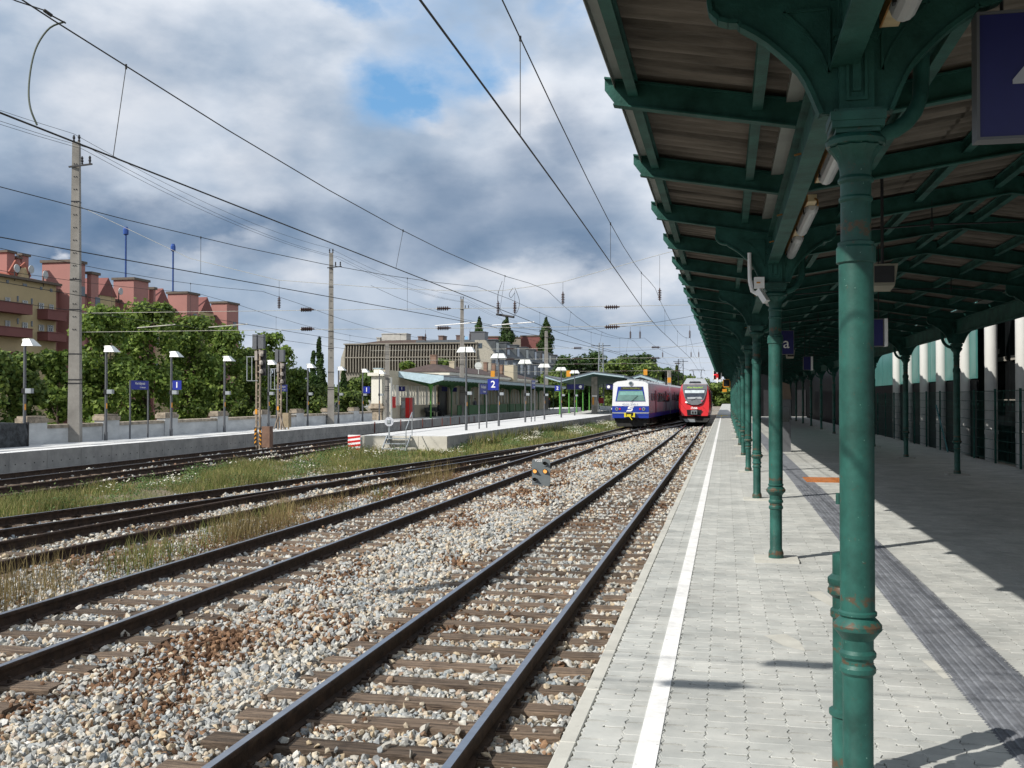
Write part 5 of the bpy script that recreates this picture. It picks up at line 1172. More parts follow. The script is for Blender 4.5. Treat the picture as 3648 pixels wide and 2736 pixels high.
for i, (x, ty, hw_) in enumerate(((1205, 800, 45), (1240, 765, 40), (1285, 752, 36), (1325, 772, 36), (1365, 762, 34), (1395, 757, 26), (1405, 780, 32), (1435, 792, 26), (1455, 800, 22), (1175, 820, 30))):
    p = D(x, ty, Y=215+8*(i % 3)); h = p[2]+.8; tree('dark_tree', ('dark dense broadleaf tree, '+('one', 'two', 'three', 'four', 'five', 'six', 'seven', 'eight', 'nine', 'zero')[0]*0+ORD[(1, 2, 3, 4, 5, 6, 7, 8, 9, 0)[i]]+' from the left in the wooded mass behind the island canopy'), (p[0], p[1], -.8), h, 2*hw_/2237*225*1.25, 12, 6000, .62, 'leaf_dark' if i % 3 else 'leaf_mid', low=.02, clumps=34, group='dark trees behind the island canopy')
for i, (x, ty, hw_) in enumerate(((1480, 812, 26), (1447, 815, 18), (1462, 792, 8), (1443, 797, 7), (1510, 818, 24), (1540, 825, 24), (1570, 830, 26))):
    p = D(x, ty, Y=330); tree('distant_tree', ('distant low tree, ', 'distant low tree, ', 'distant pointed tree, ', 'distant pointed tree, ', 'distant low tree, ', 'distant low tree, ', 'distant low tree, ')[i]+ORD[(3, 1, 2, 0, 4, 5, 6)[i]]+' from the left above the red train', (p[0], 330, -1), p[2]+1, 2*hw_/2237*335*1.4, 14, 2600, .9, 'leaf_mid', low=.0, shape='round' if hw_ > 10 else 'cone', clumps=18, group='distant trees at the end of the tracks', trunk=False)
p = D(1428, 802, Y=260); pk = leaf_mat('pink_blossom', (.16, .035, .045), (.26, .08, .09), .3); M['pink'] = pk
tree('blossom_tree', 'small reddish pink tree left of the distant lattice mast', (p[0], 260, -1), p[2]+1, 4.0, 4, 2200, .6, 'pink', low=.2, clumps=12)
# far wooded horizon so that the ground does not end in a bare line
V_, Q_ = [], []
n = 26000; P = np.column_stack([rng.uniform(-420, 60, n), rng.uniform(420, 520, n), rng.uniform(-1, 1, n)]); hgt = 7+3*np.sin(P[:, 0]*.05)+2*np.sin(P[:, 0]*.17+1); P[:, 2] = rng.uniform(-1, 1, n)*.5*hgt+hgt*.5
V, Q = leaves(P, rng.normal(size=(n, 3))+np.array([0, -.3, .6]), 2.6); o = fast('distant_woods', V, Q, M['leaf_mid'], quads=True, kind='stuff'); tag(o, 'far band of woods along the horizon', 'woods')

# ---- grass verge
M['grass'] = leaf_mat('verge_grass', (.075, .105, .028), (.22, .24, .075), .4, dry=(.40, .31, .15))
M['dry'] = leaf_mat('dry_grass', (.15, .115, .045), (.30, .235, .11), .3)
M['flower'] = mat('white_umbels', (.62, .60, .50), .8, 0, .1)
M['verge'] = noise_mix_mat('verge_soil', (.10, .105, .045), (.17, .16, .08), (.16, .125, .08), (.27, .23, .17), .5, .45, .58)
def xa(y): return np.interp(y, [a for a, _ in TA], [b for _, b in TA])
def x4_(y): return np.interp(y, [a for a, _ in T4], [b for _, b in T4])
def vl(y): return np.where(y < 47.5, x4_(y)+1.15, -12.72)
def vr(y): return xa(y)-1.25
ys = np.concatenate([np.arange(10, 48, 1.), [47.6], np.arange(48, 112, 2.)]); b = MB(); vs = []
for y in ys: a, c_ = float(vl(np.array(y))), float(vr(np.array(y))); c_ = max(c_, a+.05); vs += [(a, y, -.742), ((a+c_)/2, y, -.70), (c_, y, -.742)]
b.add(vs, [(3*i+q, 3*i+q+1, 3*i+q+4, 3*i+q+3) for i in range(len(ys)-1) for q in (0, 1)]); o = b.build('verge', M['verge']); o['kind'] = 'structure'
def noise2(x, y, s=1.): return .5+.25*(np.sin(x*1.3*s+y*.7*s)+np.sin(y*1.1*s-x*.6*s+1.7)*.7+np.sin((x+y)*2.9*s+.4)*.45)
def blades(P, h, w, lean=.3):
    n = len(P); a = rng.uniform(0, 2*pi, n); d = np.stack([np.cos(a), np.sin(a), np.zeros(n)], 1); L = rng.normal(0, lean, (n, 2))*h[:, None]
    tip = P+np.column_stack([L, h]); mid_ = P+np.column_stack([L*.3, h*.55]); V = np.stack([P-d*w[:, None]*.5, P+d*w[:, None]*.5, mid_+d*w[:, None]*.4, tip, mid_-d*w[:, None]*.4], 1)
    T = np.array([(0, 1, 2), (0, 2, 4), (4, 2, 3)])[None]+5*np.arange(n)[:, None, None]; return V.reshape(-1, 3), T.reshape(-1, 3)
GP = []
for y0_, y1_, dn in ((13, 26, 330), (26, 40, 300), (40, 60, 150), (60, 108, 60)):
    n = int((y1_-y0_)*6*dn); y = rng.uniform(y0_, y1_, n); u_ = rng.uniform(0, 1, n); x = vl(y)+(vr(y)-vl(y))*u_; k_ = (rng.uniform(size=n) < np.clip((vr(y)-vl(y))/6, 0, 1)*np.clip(noise2(x, y)*1.6-.15, .12, 1)); GP.append(np.column_stack([x[k_], y[k_], np.full(k_.sum(), -.73)]))
P = np.concatenate(GP); hh = (.09+.30*np.clip(noise2(P[:, 0], P[:, 1], .8), 0, 1)**1.5)*rng.uniform(.5, 1.5, len(P)); ww = np.where(P[:, 1] < 40, .014, .028)
V, T = blades(P, hh, ww); o = fast('grass', V, T, M['grass'], kind='stuff'); tag(o, 'wild green grass verge between the tracks and the island platform', 'grass')
n = 5200; y = rng.uniform(13, 100, n); u_ = rng.uniform(0, 1, n)**1.3; x = vl(y)+(vr(y)-vl(y))*u_; k_ = rng.uniform(size=n) < np.clip(noise2(x*1.7+9, y*.8+4)*2.6-1.3, .0, 1); x, y = x[k_], y[k_]; m_ = 16
P = np.repeat(np.column_stack([x, y, np.full(len(x), -.55)]), m_, 0)+rng.normal(0, 1, (len(x)*m_, 3))*np.array([.13, .13, .10]); V, Q = leaves(P, rng.normal(0, .6, (len(P), 3))+np.array([0, -.3, .8]), .055); M['weed'] = leaf_mat('weed_leaf', (.05, .10, .03), (.15, .22, .07), .35); o = fast('leafy_weeds', V, Q, M['weed'], quads=True, kind='stuff'); tag(o, 'low leafy weeds scattered through the grass verge', 'weeds')
# dry weeds between the siding and the second track
n = 15000; y = rng.uniform(8, 36, n); x = rng.uniform(-9.6, -8.2, n); k_ = rng.uniform(size=n) < np.clip(noise2(x*1.5, y*.9)*1.9-.75, .03, 1)*np.where(y < 22, 1, .6); P = np.column_stack([x[k_], y[k_], np.full(k_.sum(), -.75)])
hh = (.12+.34*np.clip(noise2(P[:, 0], P[:, 1], 1.3), 0, 1))*rng.uniform(.5, 1.6, len(P)); V, T = blades(P, hh, np.full(len(P), .009), .22); o = fast('dry_weeds', V, T, M['dry'], kind='stuff'); tag(o, 'yellow dry weeds along the left side of the second track', 'weeds')
n = 5200; y = rng.uniform(8, 26, n); x = rng.uniform(-9.8, -8.3, n); k_ = rng.uniform(size=n) < np.clip(noise2(x*1.1+3, y*.8+2)*2.2-1.15, .0, 1); P = np.column_stack([x[k_], y[k_], np.full(k_.sum(), -.75)])
V, T = blades(P, .28*rng.uniform(.4, 1.5, len(P)), np.full(len(P), .013), .3); o = fast('green_weeds', V, T, M['grass'], kind='stuff'); tag(o, 'green weed tufts among the dry ones left of the second track', 'weeds')
n = 2600; y = rng.uniform(8, 38, n); x = rng.uniform(-9.5, -8.15, n); k_ = rng.uniform(size=n) < np.clip(noise2(x*1.2+1, y*.7+7)*2.4-1.0, .03, 1); x, y = x[k_], y[k_]; m_ = 12
P = np.repeat(np.column_stack([x, y, np.full(len(x), -.68)]), m_, 0)+rng.normal(0, 1, (len(x)*m_, 3))*np.array([.10, .10, .035]); V, Q = leaves(P, rng.normal(0, .6, (len(P), 3))+np.array([0, -.3, .8]), .035); M['redweed'] = leaf_mat('reddish_weed', (.09, .045, .02), (.24, .14, .07), .3); o = fast('reddish_weeds', V, Q, M['redweed'], quads=True, kind='stuff'); tag(o, 'low reddish brown weeds hugging the left side of the second track', 'weeds')
# white flower heads
n = 2100; y = rng.uniform(16, 100, n); u_ = rng.uniform(.05, 1, n); x = vl(y)+(vr(y)-vl(y))*u_; k_ = rng.uniform(size=n) < np.clip(noise2(x*1.4+5, y*.5+1)*2.6-1.45, .0, 1)*np.clip(.35+(y-40)/40, .3, 1.); x, y = x[k_], y[k_]
P = np.repeat(np.column_stack([x, y, rng.uniform(-.5, -.28, len(x))]), 7, 0)+rng.normal(0, (.13, .13, .03), (len(x)*7, 3)); V, Q = leaves(P, rng.normal(0, .25, (len(P), 3))+np.array([0, -.3, 1]), .055); o = fast('white_flowers', V, Q, M['flower'], quads=True, kind='stuff'); tag(o, 'patches of white flowering umbels in the grass verge', 'flowers')
# a few weed clumps by the platform foot
n = 2500; P = np.column_stack([rng.uniform(-12.7, -12.2, n), rng.uniform(50, 105, n), np.full(n, -.75)]); V, T = blades(P, rng.uniform(.2, .85, n), np.full(n, .03), .15); o = fast('tall_weeds', V, T, M['grass'], kind='stuff'); tag(o, 'tall weeds at the foot of the island platform wall', 'weeds')

# ================================================================== BUILDINGS
M['pink_wall'] = mat('pink_render', (.35, .17, .15), .9, 0, .08, .3, .1, 4)
M['yellow_wall'] = mat('ochre_render', (.44, .35, .20), .9, 0, .1, .25, .1, 4)
M['balcony'] = mat('red_brown_render', (.19, .075, .068), .9, 0, .1, .5)
M['roof_cap'] = mat('roof_edge', (.12, .095, .075), .8, 0, .15)
M['win'] = mat('window_pane', (.05, .07, .09), .15, 0, .25, 1, spec=.7)
M['frame_w'] = mat('window_frame', (.5, .52, .5), .6)
AX = -62
def Zq(x, y): return at(x/4.148, 850+y/4.148, X=AX)
apt = thing('apartment_block', 'long ochre and pink apartment block with towers behind the tall trees', 'building', (AX, 90, 0))
b = MB(); b.box(AX-14, AX, 30, at(200, 1020, X=AX)[1], -1, 12.4); b.build('facade', M['yellow_wall'], apt)
y_a = at(200, 1020, X=AX)[1]; b = MB(); b.box(AX-15, AX-.8, y_a, 124.5, -1, 12.0); b.build('facade', M['pink_wall'], apt)
b = MB(); b.box(AX-14.2, AX+.45, 29.5, y_a+.3, 12.4, 12.62); b.box(AX-14.6, AX-.5, y_a+.3, 124.6, 12.0, 12.2); b.build('eave', M['roof_cap'], apt)
b = MB(); b.prism([(AX+.3, 30, 12.62), (AX-7, 30, 14.2), (AX-14, 30, 12.62)], (0, 55, 0)); b.build('roof', mat('red_tiles', (.33, .10, .06), .8, 0, .15), apt)
def tower(xc, xr, yt, xl, nm='tower'):
    p = D(xc, yt, X=AX+.9); q = D(xr, yt, X=AX+.9); L_ = D(xl, yt, Y=p[1])[0]; t = MB(); t.box(L_, AX+.9, p[1], q[1], 0, p[2]); w_ = t.build(nm, M['pink_wall'], apt)
    t = MB(); t.box(L_-.15, AX+1.05, p[1]-.15, q[1]+.15, p[2], p[2]+.25); t.build('cornice', M['roof_cap'], w_)
    for dz_ in (2.2, 5.2, 8.0):
        t = MB(); t.box(AX+.9, AX+.93, p[1]+(q[1]-p[1])*.55, p[1]+(q[1]-p[1])*.55+.8, p[2]-dz_-.9, p[2]-dz_); t.build('window', M['win'], w_)
    return p, q
for (xl2, xc2, xr2, yt2, yb2) in ((-30, 15, 32, 545, 590), (40, 47, 62, 552, 600), (31, 36, 44, 558, 596)):
    p = D(xc2, yt2, X=AX-3); q = D(xr2, yt2, X=AX-3); L_ = D(xl2, yt2, Y=p[1])[0]; t = MB(); t.box(L_, AX-3, p[1], q[1], 12, p[2]); w_ = t.build('rooftop_tower', M['pink_wall'], apt); t = MB(); t.box(L_-.15, AX-2.85, p[1]-.15, q[1]+.15, p[2], p[2]+.2); t.build('cornice', M['roof_cap'], w_)
tower(159, 184, 566, 91); tower(197, 213, 592, 188, 'chimney_stack'); tower(289, 321, 604, 245); tower(404, 429, 634, 362); tower(490, 515, 655, 456); tower(332, 336, 625, 322, 'chimney_stack')
for y0_, y1_ in ((at(360, 1100, X=AX)[1], at(395, 1100, X=AX)[1]), (at(545, 1100, X=AX)[1], at(600, 1100, X=AX)[1])): pass
for xa_, xb_ in ((215, 243), (335, 360), (430, 456)):
    a, c_ = D(xa_, 640, X=AX-.3)[1], D(xb_+6, 640, X=AX-.3)[1]; t = MB(); t.box(AX-3, AX-.3, a, c_, 0, 12.3); t.build('facade', M['yellow_wall'], apt)
    t = MB(); m_ = (a+c_)/2; t.prism([(AX-.2, m_-1.6, 12.3), (AX-.2, m_+1.6, 12.3), (AX-.2, m_, 14.2)], (-3, 0, 0)); t.build('gable', M['balcony'], apt)
def gable(x0, x1, x2, yb, yt):
    a, c_, e_ = Zq(x0, yb), Zq(x1, yt), Zq(x2, yb); b = MB(); b.prism([(AX+.02, a[1], 12.4), (AX+.02, e_[1], 12.4), (AX+.02, c_[1], 13.6)], (-.5, 0, 0)); b.build('gable', M['yellow_wall'], apt)
    b = MB(); b.bar((AX-.6, a[1]-.2, 12.55), (AX-.6, c_[1], 13.75), 1.6, .14, (1, 0, 0)); b.bar((AX-.6, c_[1], 13.75), (AX-.6, e_[1]+.2, 12.55), 1.6, .14, (1, 0, 0)); b.build('gable_roof', mat('orange_tiles', (.30, .10, .07), .8), apt)
gable(300, 380, 450, 480, 360)
def awin(x, y, w, h, frame=True):
    a, c_ = Zq(x-w/2, y-h/2), Zq(x+w/2, y+h/2); b = MB(); b.box(AX+.01, AX+.05, a[1], c_[1], min(c_[2], a[2]), max(a[2], c_[2])); p = b.build('window', M['win'], apt)
    if frame:
        y0_, y1_, z0, z1 = a[1], c_[1], min(c_[2], a[2]), max(a[2], c_[2]); b = MB(); f = .07
        for (ya_, yb_, za_, zb_) in ((y0_-.08, y0_+f, z0, z1), (y1_-f, y1_+.08, z0, z1), ((y0_+y1_)/2-.04, (y0_+y1_)/2+.04, z0, z1), (y0_, y1_, z1-f, z1), (y0_, y1_, z0+(z1-z0)*.62, z0+(z1-z0)*.62+.06), (y0_, y1_, z0, z0+f)): b.box(AX+.05, AX+.09, ya_, yb_, za_, zb_)
        b.build('frame', M['frame_w'], p)
for a in ((108, 635, 35, 50), (365, 685, 60, 46), (605, 735, 32, 50), (755, 765, 34, 52), (260, 890, 20, 85), (467, 925, 20, 85), (260, 1220, 20, 85), (467, 1260, 20, 85)): awin(*a, frame=False)
for a in ((105, 915, 52, 100), (362, 965, 58, 110), (603, 1005, 55, 115), (752, 1020, 46, 100), (105, 1265, 50, 115), (360, 1300, 55, 130), (603, 1320, 60, 100), (735, 1330, 70, 110)): awin(*a)
for (x0, x1, y0_, y1_) in ((-300, 322, 985, 1130), (-300, 322, 1345, 1470), (550, 830, 1085, 1225), (550, 830, 1412, 1530), (-300, 322, 1700, 1820)):
    a, c_ = Zq(x0, (y0_+y1_)/2), Zq(x1, (y0_+y1_)/2); z1, z0 = Zq(x1, y0_)[2], Zq(x1, y1_)[2]; b = MB(); b.box(AX, AX+1.1, a[1], c_[1], z0, z1); b.box(AX, AX+1.15, a[1]-.05, c_[1]+.05, z1, z1+.06); b.build('balcony', M['balcony'], apt)
for x, y in ((217, 425), (430, 440), (640, 520), (1755, 765)):
    p = Zq(x, y); t = thing('satellite_dish', {217: 'satellite dish left of the ochre gable', 430: 'satellite dish right of the ochre gable', 640: 'satellite dish before the pink tower beside the mast', 1755: 'satellite dish before the middle pink tower'}[x], 'satellite dish', p, 'satellite dishes on the apartment roof')
    b = MB(); n = 14; b.prism([(p[0]+.2, p[1]+.38*cos(2*pi*i/n), p[2]-.1+.38*sin(2*pi*i/n)) for i in range(n)], (.06, 0, 0)); b.build('dish', mat('dish', (.42, .44, .45), .6), t); b = MB(); b.bar((p[0], p[1], p[2]-1.2), (p[0], p[1], p[2]), .08, .08); b.build('post', M['dark'], t)
for x, y0_, y1_, l in ((272, 498, 600, 'left blue pole rising from a pink tower'), (374, 534, 628, 'right blue pole rising from a pink tower')):
    p, q = D(x, y0_, X=AX-3), D(x, y1_, X=AX-3); t = thing('blue_antenna_pole', l, 'antenna', (p[0], p[1], q[2])); b = MB(); b.tube([(p[0], p[1], q[2]-1), p], .10, 6); b.build('pole', mat('blue_pole', (.02, .06, .22), .5), t)
    b = MB(); b.lathe([(.14, -.1), (.30, .0), (.30, .5), (.2, .8)], (p[0], p[1], p[2]-.4), 8); b.build('head', mat('blue_head', (.02, .07, .28), .5), t)
# fluted office building
FY = 190; fb_ = thing('finned_office', 'grey office building with two rows of vertical concrete fins behind the station', 'building', (-60, FY, 0))
def Zf(x, y, Y=FY): return at(1200+x/4.424, 1150+y/4.424, Y=Y)
M['fin'] = mat('fin_concrete', (.235, .215, .18), .9, 0, .12, .4); M['brickish'] = mat('brown_infill', (.15, .10, .085), .8, 0, .35, .5)
xl_, xr_ = Zf(135, 0)[0], Zf(2200, 0)[0]; zt_, zm_, zb_ = 12.25, 9.62, 6.75
b = MB(); b.box(xl_, xr_, FY+.8, FY+18, 0, 12.0); b.build('wall', M['brickish'], fb_)
b = MB(); b.box(xl_-.3, xr_+.2, FY-.3, FY+1, zt_-.12, zt_+.1); b.box(xl_-.2, xr_+.2, FY-.4, FY+1, zm_-.1, zm_+.08); b.box(xl_, xr_, FY+.2, FY+.9, 3, zb_); b.build('band', M['fin'], fb_)
b = MB(); b.prism([(xl_-.05, FY+.9, 3), (xl_-1.6, FY+.9, 5.5), (xl_-1.2, FY+.9, 9.6), (xl_-.3, FY+.9, 12.2), (xl_, FY+.9, 12.2)], (0, 16, 0)); b.build('end_wall', mat('pale_end_wall', (.34, .32, .27), .9), fb_)
fm = None; n = 46
for r_, (z0, z1, sl) in enumerate(((zm_+.08, zt_-.12, .35), (zb_, zm_-.1, .0))):
    fm = None
    for i in range(n+1):
        x = xl_+(xr_-xl_)*i/n
        if fm is None:
            b = MB(); b.prism([(x-.085, FY-.35, z0), (x+.085, FY-.35, z0), (x+.085, FY-.35+sl, z1), (x-.085, FY-.35+sl, z1)], (0, 1.0, 0)); f0 = b.build('fin', M['fin'], fb_); fm = x
        else: q = f0.copy(); COL.objects.link(q); q.location = (x-fm, 0, 0)
for x, y, w, h in [(1322, 410, 120, 110), (1550, 420, 70, 100), (1720, 420, 70, 100), (1885, 420, 80, 100), (2110, 370, 80, 100), (970, 440, 60, 80), (1080, 440, 60, 80), (310, 440, 70, 120), (490, 440, 70, 120), (635, 450, 60, 90), (310, 720, 60, 90), (505, 715, 40, 80), (600, 710, 60, 70), (1330, 600, 70, 70), (2100, 620, 100, 110), (975, 700, 60, 80)]:
    a, c_ = Zf(x-w/2, y-h/2), Zf(x+w/2, y+h/2); b = MB(); b.box(a[0], c_[0], FY+.7, FY+.79, c_[2], a[2]); p = b.build('window', M['win'], fb_)
    b = MB(); m_ = (a[0]+c_[0])/2; b.box(m_-.06, m_+.06, FY+.62, FY+.7, c_[2], a[2]); b.box(a[0], c_[0], FY+.62, FY+.7, (a[2]+c_[2])/2, (a[2]+c_[2])/2+.1); b.build('frame', M['frame_w'], p)
b = MB(); a, c_ = Zf(215, 320), Zf(1200, 275); b.prism([(a[0], FY+2, 12.3), (Zf(1300, 0)[0], FY+2, 12.3), (Zf(1230, 0)[0], FY+6, 13.3), (Zf(560, 0)[0], FY+6, 13.2)], (0, 10, 0)); b.build('roof', mat('brown_roof', (.075, .05, .04), .9, 0, .2, 1), fb_)
b = MB(); b.box(Zf(1200, 0)[0], xr_, FY+2, FY+14, 12.1, 12.95); b.build('roof', mat('slate_roof', (.10, .115, .13), .8, 0, .15, 1), fb_)
for x0, x1, y0_, y1_, m_ in ((705, 1095, 180, 280, 'concrete'), (628, 682, 240, 290, 'concrete'), (1280, 1340, 222, 280, 'brickish'), (1600, 1670, 212, 270, 'brickish'), (1880, 1950, 205, 265, 'brickish'), (2095, 2330, 150, 265, 'grey_metal')):
    a, c_ = Zf(x0, y0_, FY+7), Zf(x1, y1_, FY+7); b = MB(); b.box(a[0], c_[0], FY+7, FY+10, c_[2]-1, a[2]); b.box(a[0]-.1, c_[0]+.1, FY+6.9, FY+10.1, a[2], a[2]+.15); b.build('rooftop_box', M[m_], fb_)
b = MB(); a, c_ = Zf(2020, 215, FY+6.9), Zf(2065, 265, FY+6.9); b.box(a[0], c_[0], FY+6.8, FY+6.9, c_[2], a[2]); b.build('skylight', mat('sky_pane', (.25, .45, .65), .3), fb_)
# mansard building
ms = thing('mansard_building', 'grey building with slate mansard roof and a row of dormers behind the double lamps', 'building', (-43.5, 200, 0))
M['slate'] = mat('dark_slate', (.062, .072, .080), .7, 0, .25, .8); M['grey_wall'] = mat('grey_render', (.155, .175, .205), .9, 0, .1, .4)
def Zs(x, y, X=-43.5): return at(1500+x/3.687, 1150+y/3.687, X=X)
z_e = Zs(920, 420)[2]; y_s0, y_e0 = Zs(915, 400)[1], 330
b = MB(); b.box(-60, -43.5, y_s0, y_e0, 0, z_e); b.build('wall', M['grey_wall'], ms)
z_top = Zs(890, 270, -45.5)[2]
b = MB(); b.add([(-43.3, y_s0, z_e+.25), (-43.3, y_e0, z_e+.25), (-45.3, y_e0, z_top), (-45.3, y_s0, z_top), (-60, y_s0, z_e+.25), (-60, y_e0, z_e+.25), (-58, y_e0, z_top), (-58, y_s0, z_top)], [(0, 1, 2, 3), (3, 2, 6, 7), (7, 6, 5, 4), (0, 3, 7, 4), (1, 5, 6, 2)]); b.build('mansard_roof', M['slate'], ms)
b = MB(); b.box(-60.2, -43.1, y_s0-.1, y_e0, z_e, z_e+.25); b.build('cornice', M['grey_metal'], ms)
b = MB(); b.prism([(-46.3, y_s0-1.2, 4), (-43.2, y_s0-1.2, 4), (-43.2, y_s0-1.2, z_e), (-42.6, y_s0-1.2, z_e+.3), (-44.3, y_s0-1.2, z_top+.2), (-46.3, y_s0-1.2, z_top+.2)][::-1], (0, 1.15, 0)); b.build('end_bay', mat('pale_end_bay', (.34, .32, .27), .9), ms)
b = MB(); b.box(-45.6, -44.9, y_s0-1.25, y_s0-1.2, z_e+1.2, z_top-.4); b.build('window', M['win'], ms)
for i in range(13):
    y = y_s0+5+i*10.4; b = MB(); b.box(-45.2, -43.7, y, y+3.2, z_e+.5, z_e+3.1); d_ = b.build('dormer', M['slate'], ms); b = MB(); b.box(-43.7, -43.62, y+.4, y+2.8, z_e+.7, z_e+2.6); b.build('window', M['win'] if i % 3 else M['frame_w'], d_); b = MB(); b.box(-45.3, -43.55, y-.15, y+3.35, z_e+3.1, z_e+3.25); b.build('lid', M['grey_metal'], d_)
for r_ in range(3):
    for i in range(16):
        y = y_s0+4+i*8.2; z0 = z_e-2.9-3.1*r_; b = MB(); b.box(-43.5, -43.44, y, y+3.0, z0, z0+2.1); p = b.build('window', M['win'], ms); b = MB(); b.box(-43.44, -43.40, y-.2, y+.25, z0-.1, z0+2.2); b.box(-43.44, -43.40, y+2.75, y+3.2, z0-.1, z0+2.2); b.box(-43.44, -43.40, y+.25, y+2.75, z0+.9, z0+1.1); b.build('frame', M['frame_w'], p)
for x0, x1, y0_, y1_, Y, m_, l in ((840, 1020, 192, 275, 320, 'balcony', 'low red brick rooftop left of the middle poplar'), (1020, 1310, 205, 290, 330, 'fin', 'beige rooftop building between the middle and right poplars'), (1310, 1600, 182, 300, 325, 'balcony', 'long red-brown rooftop left of the right poplar')):
    a, c_ = at(1500+x0/3.687, 1150+y0_/3.687, Y=Y), at(1500+x1/3.687, 1150+y1_/3.687, Y=Y); t = thing('rooftop_building', l, 'building', (a[0], Y, 0)); b = MB(); b.box(a[0], c_[0], Y, Y+12, 0, a[2]); b.build('wall', M[m_], t); b = MB(); b.box(a[0]-.2, c_[0]+.2, Y-.2, Y+12, a[2], a[2]+.4); b.build('coping', M['roof_cap'], t)
# ================================================================== STATION BUILDING AND FAR CANOPIES
M['cream'] = mat('cream_render', (.47, .42, .31), .9, 0, .08, .6)
M['cream_white'] = mat('white_render', (.70, .68, .60), .85, 0, .05, 1)
M['fascia'] = mat('pale_blue_fascia', (.36, .46, .50), .5, .1, .1, 1.2)
M['green_light'] = mat('light_green_paint', (.10, .30, .06), .5, 0, .12, 3)
M['green_mid'] = mat('mid_green_paint', (.05, .13, .05), .6, 0, .2, 2)
hallb = thing('station_building', 'cream station building with tall slit windows and brown tiled hip roof', 'building', (-30, 100, 0))
WX = -28.35
def wall_line(y): return WX-(y-85)*.018
b = MB(); b.box(WX-.5, WX, 84.4, 101, 0, 1.15); b.box(WX-.5, WX, 84.4, 101, 2.95, 4.2); b.build('wall', M['cream'], hallb)
b = MB(); y = 84.4; k_ = 0
grp = [(84.4, 85.0)]
y = 85.0
while y < 100.2:
    b = MB(); b.box(WX-.5, WX, y+.50, y+.5+(.34 if (k_+1) % 3 else .85), 1.15, 2.95); b.build('window_pier', M['cream_white'], hallb)
    b = MB(); b.box(WX-.36, WX-.33, y, y+.5, 2.28, 2.33); b.box(WX-.36, WX-.33, y, y+.5, 1.5, 1.54); b.box(WX-.36, WX-.33, y+.23, y+.27, 1.15, 2.95); b.build('glazing_bar', M['dark'], hallb)
    y += .84 if (k_+1) % 3 else 1.35; k_ += 1
b = MB(); b.box(WX-.5, WX, 84.4, 85.0, 1.15, 2.95); b.box(WX-.5, WX, 100.6, 101, 1.15, 2.95); b.build('wall', M['cream'], hallb)
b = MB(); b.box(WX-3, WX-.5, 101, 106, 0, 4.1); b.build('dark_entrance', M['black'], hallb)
b = MB(); b.box(WX-1.2, WX-.3, 106, 165, 0, 4.1); b.build('wall', M['cream'], hallb)
for i in range(30):
    y = 107+i*1.9; 
    if 118 < y < 119: continue
    b = MB(); b.box(WX-.3, WX-.24, y, y+.7, 1.1, 2.9); b.build('window', mat('painted_lit_slit', (.36, .38, .30), .4) if i == 0 else bpy.data.materials['painted_lit_slit'], hallb)  # pale colour paints the sunlit look of the slit windows
for i in range(9):
    b = MB(); b.box(WX+1.4, WX+1.46, 103+i*5.0, 107.4+i*5.0, .05, 1.05); b.build('green_railing', M['green_mid'], hallb)
# hip roof
pk_ = at(1540, 1296, Y=116.5); zr = pk_[2]
R_ = [(-36.6, 112, 4.75), (-30.1, 112, 4.75), (-30.1, 168, 4.75), (-36.6, 168, 4.75), (-33.4, 116.5, zr), (-33.4, 163, zr)]
b = MB(); b.add(R_, [(0, 1, 4), (1, 2, 5, 4), (2, 3, 5), (3, 0, 4, 5)]); 
rt_ = mat('brown_tiles', (.075, .052, .045), .85, 0, .25, 1.5)
t_ = rt_.node_tree; w_ = t_.nodes.new('ShaderNodeTexWave'); w_.bands_direction = 'Z'; w_.inputs['Scale'].default_value = 6; g_ = t_.nodes.new('ShaderNodeNewGeometry'); t_.links.new(g_.outputs['Position'], w_.inputs['Vector']); bp_ = t_.nodes.new('ShaderNodeBump'); bp_.inputs['Strength'].default_value = .5; bp_.inputs['Distance'].default_value = .05; t_.links.new(w_.outputs[0], bp_.inputs['Height']); t_.links.new(bp_.outputs[0], t_.nodes['Principled BSDF'].inputs['Normal'])
b.build('hip_roof', rt_, hallb)
b = MB(); b.box(-36.2, -30.4, 112.5, 167.5, 0, 4.4); b.box(-36.5, -30.2, 112.1, 167.9, 4.4, 4.73); b.build('upper_wall', M['cream_white'], hallb)
for x, y0_, y1_, w_, Y, m_ in ((1543, 1267, 1300, 20, 117.5, 'brickish'), (1609, 1289, 1308, 18, 121, 'cream'), (1728, 1293, 1312, 12, 140, 'brickish'), (1757, 1298, 1316, 12, 146, 'brickish'), (1783, 1302, 1318, 12, 148, 'brickish')):
    a, c_ = at(x-w_/2, y0_, Y=Y), at(x+w_/2, y1_, Y=Y); b = MB(); b.box(a[0], c_[0], Y, Y+.8, 3, a[2]); b.box(a[0]-.06, c_[0]+.06, Y-.06, Y+.86, a[2], a[2]+.1); b.build('chimney', mat('salmon_brick', (.24, .155, .115), .9) if m_ == 'brickish' else M[m_], hallb)
a, c_ = at(1796, 1301, Y=146), at(1829, 1326, Y=146); b = MB(); b.box(a[0], c_[0], 146, 149, 3, a[2]); b.build('roof_hatch', M['cream'], hallb)
p = at(1704, 1303, Y=120); b = MB(); n = 12; b.prism([(p[0]+.45*cos(2*pi*i/n), 120, p[2]+.45*sin(2*pi*i/n)) for i in range(n)], (0, .05, 0)); b.bar((p[0], 120.1, p[2]-1), (p[0], 120.1, p[2]), .06, .06); o = b.build('satellite_dish', M['frame_w']); tag(o, 'white dish on the brown station roof behind the second double lamp', 'satellite dish')
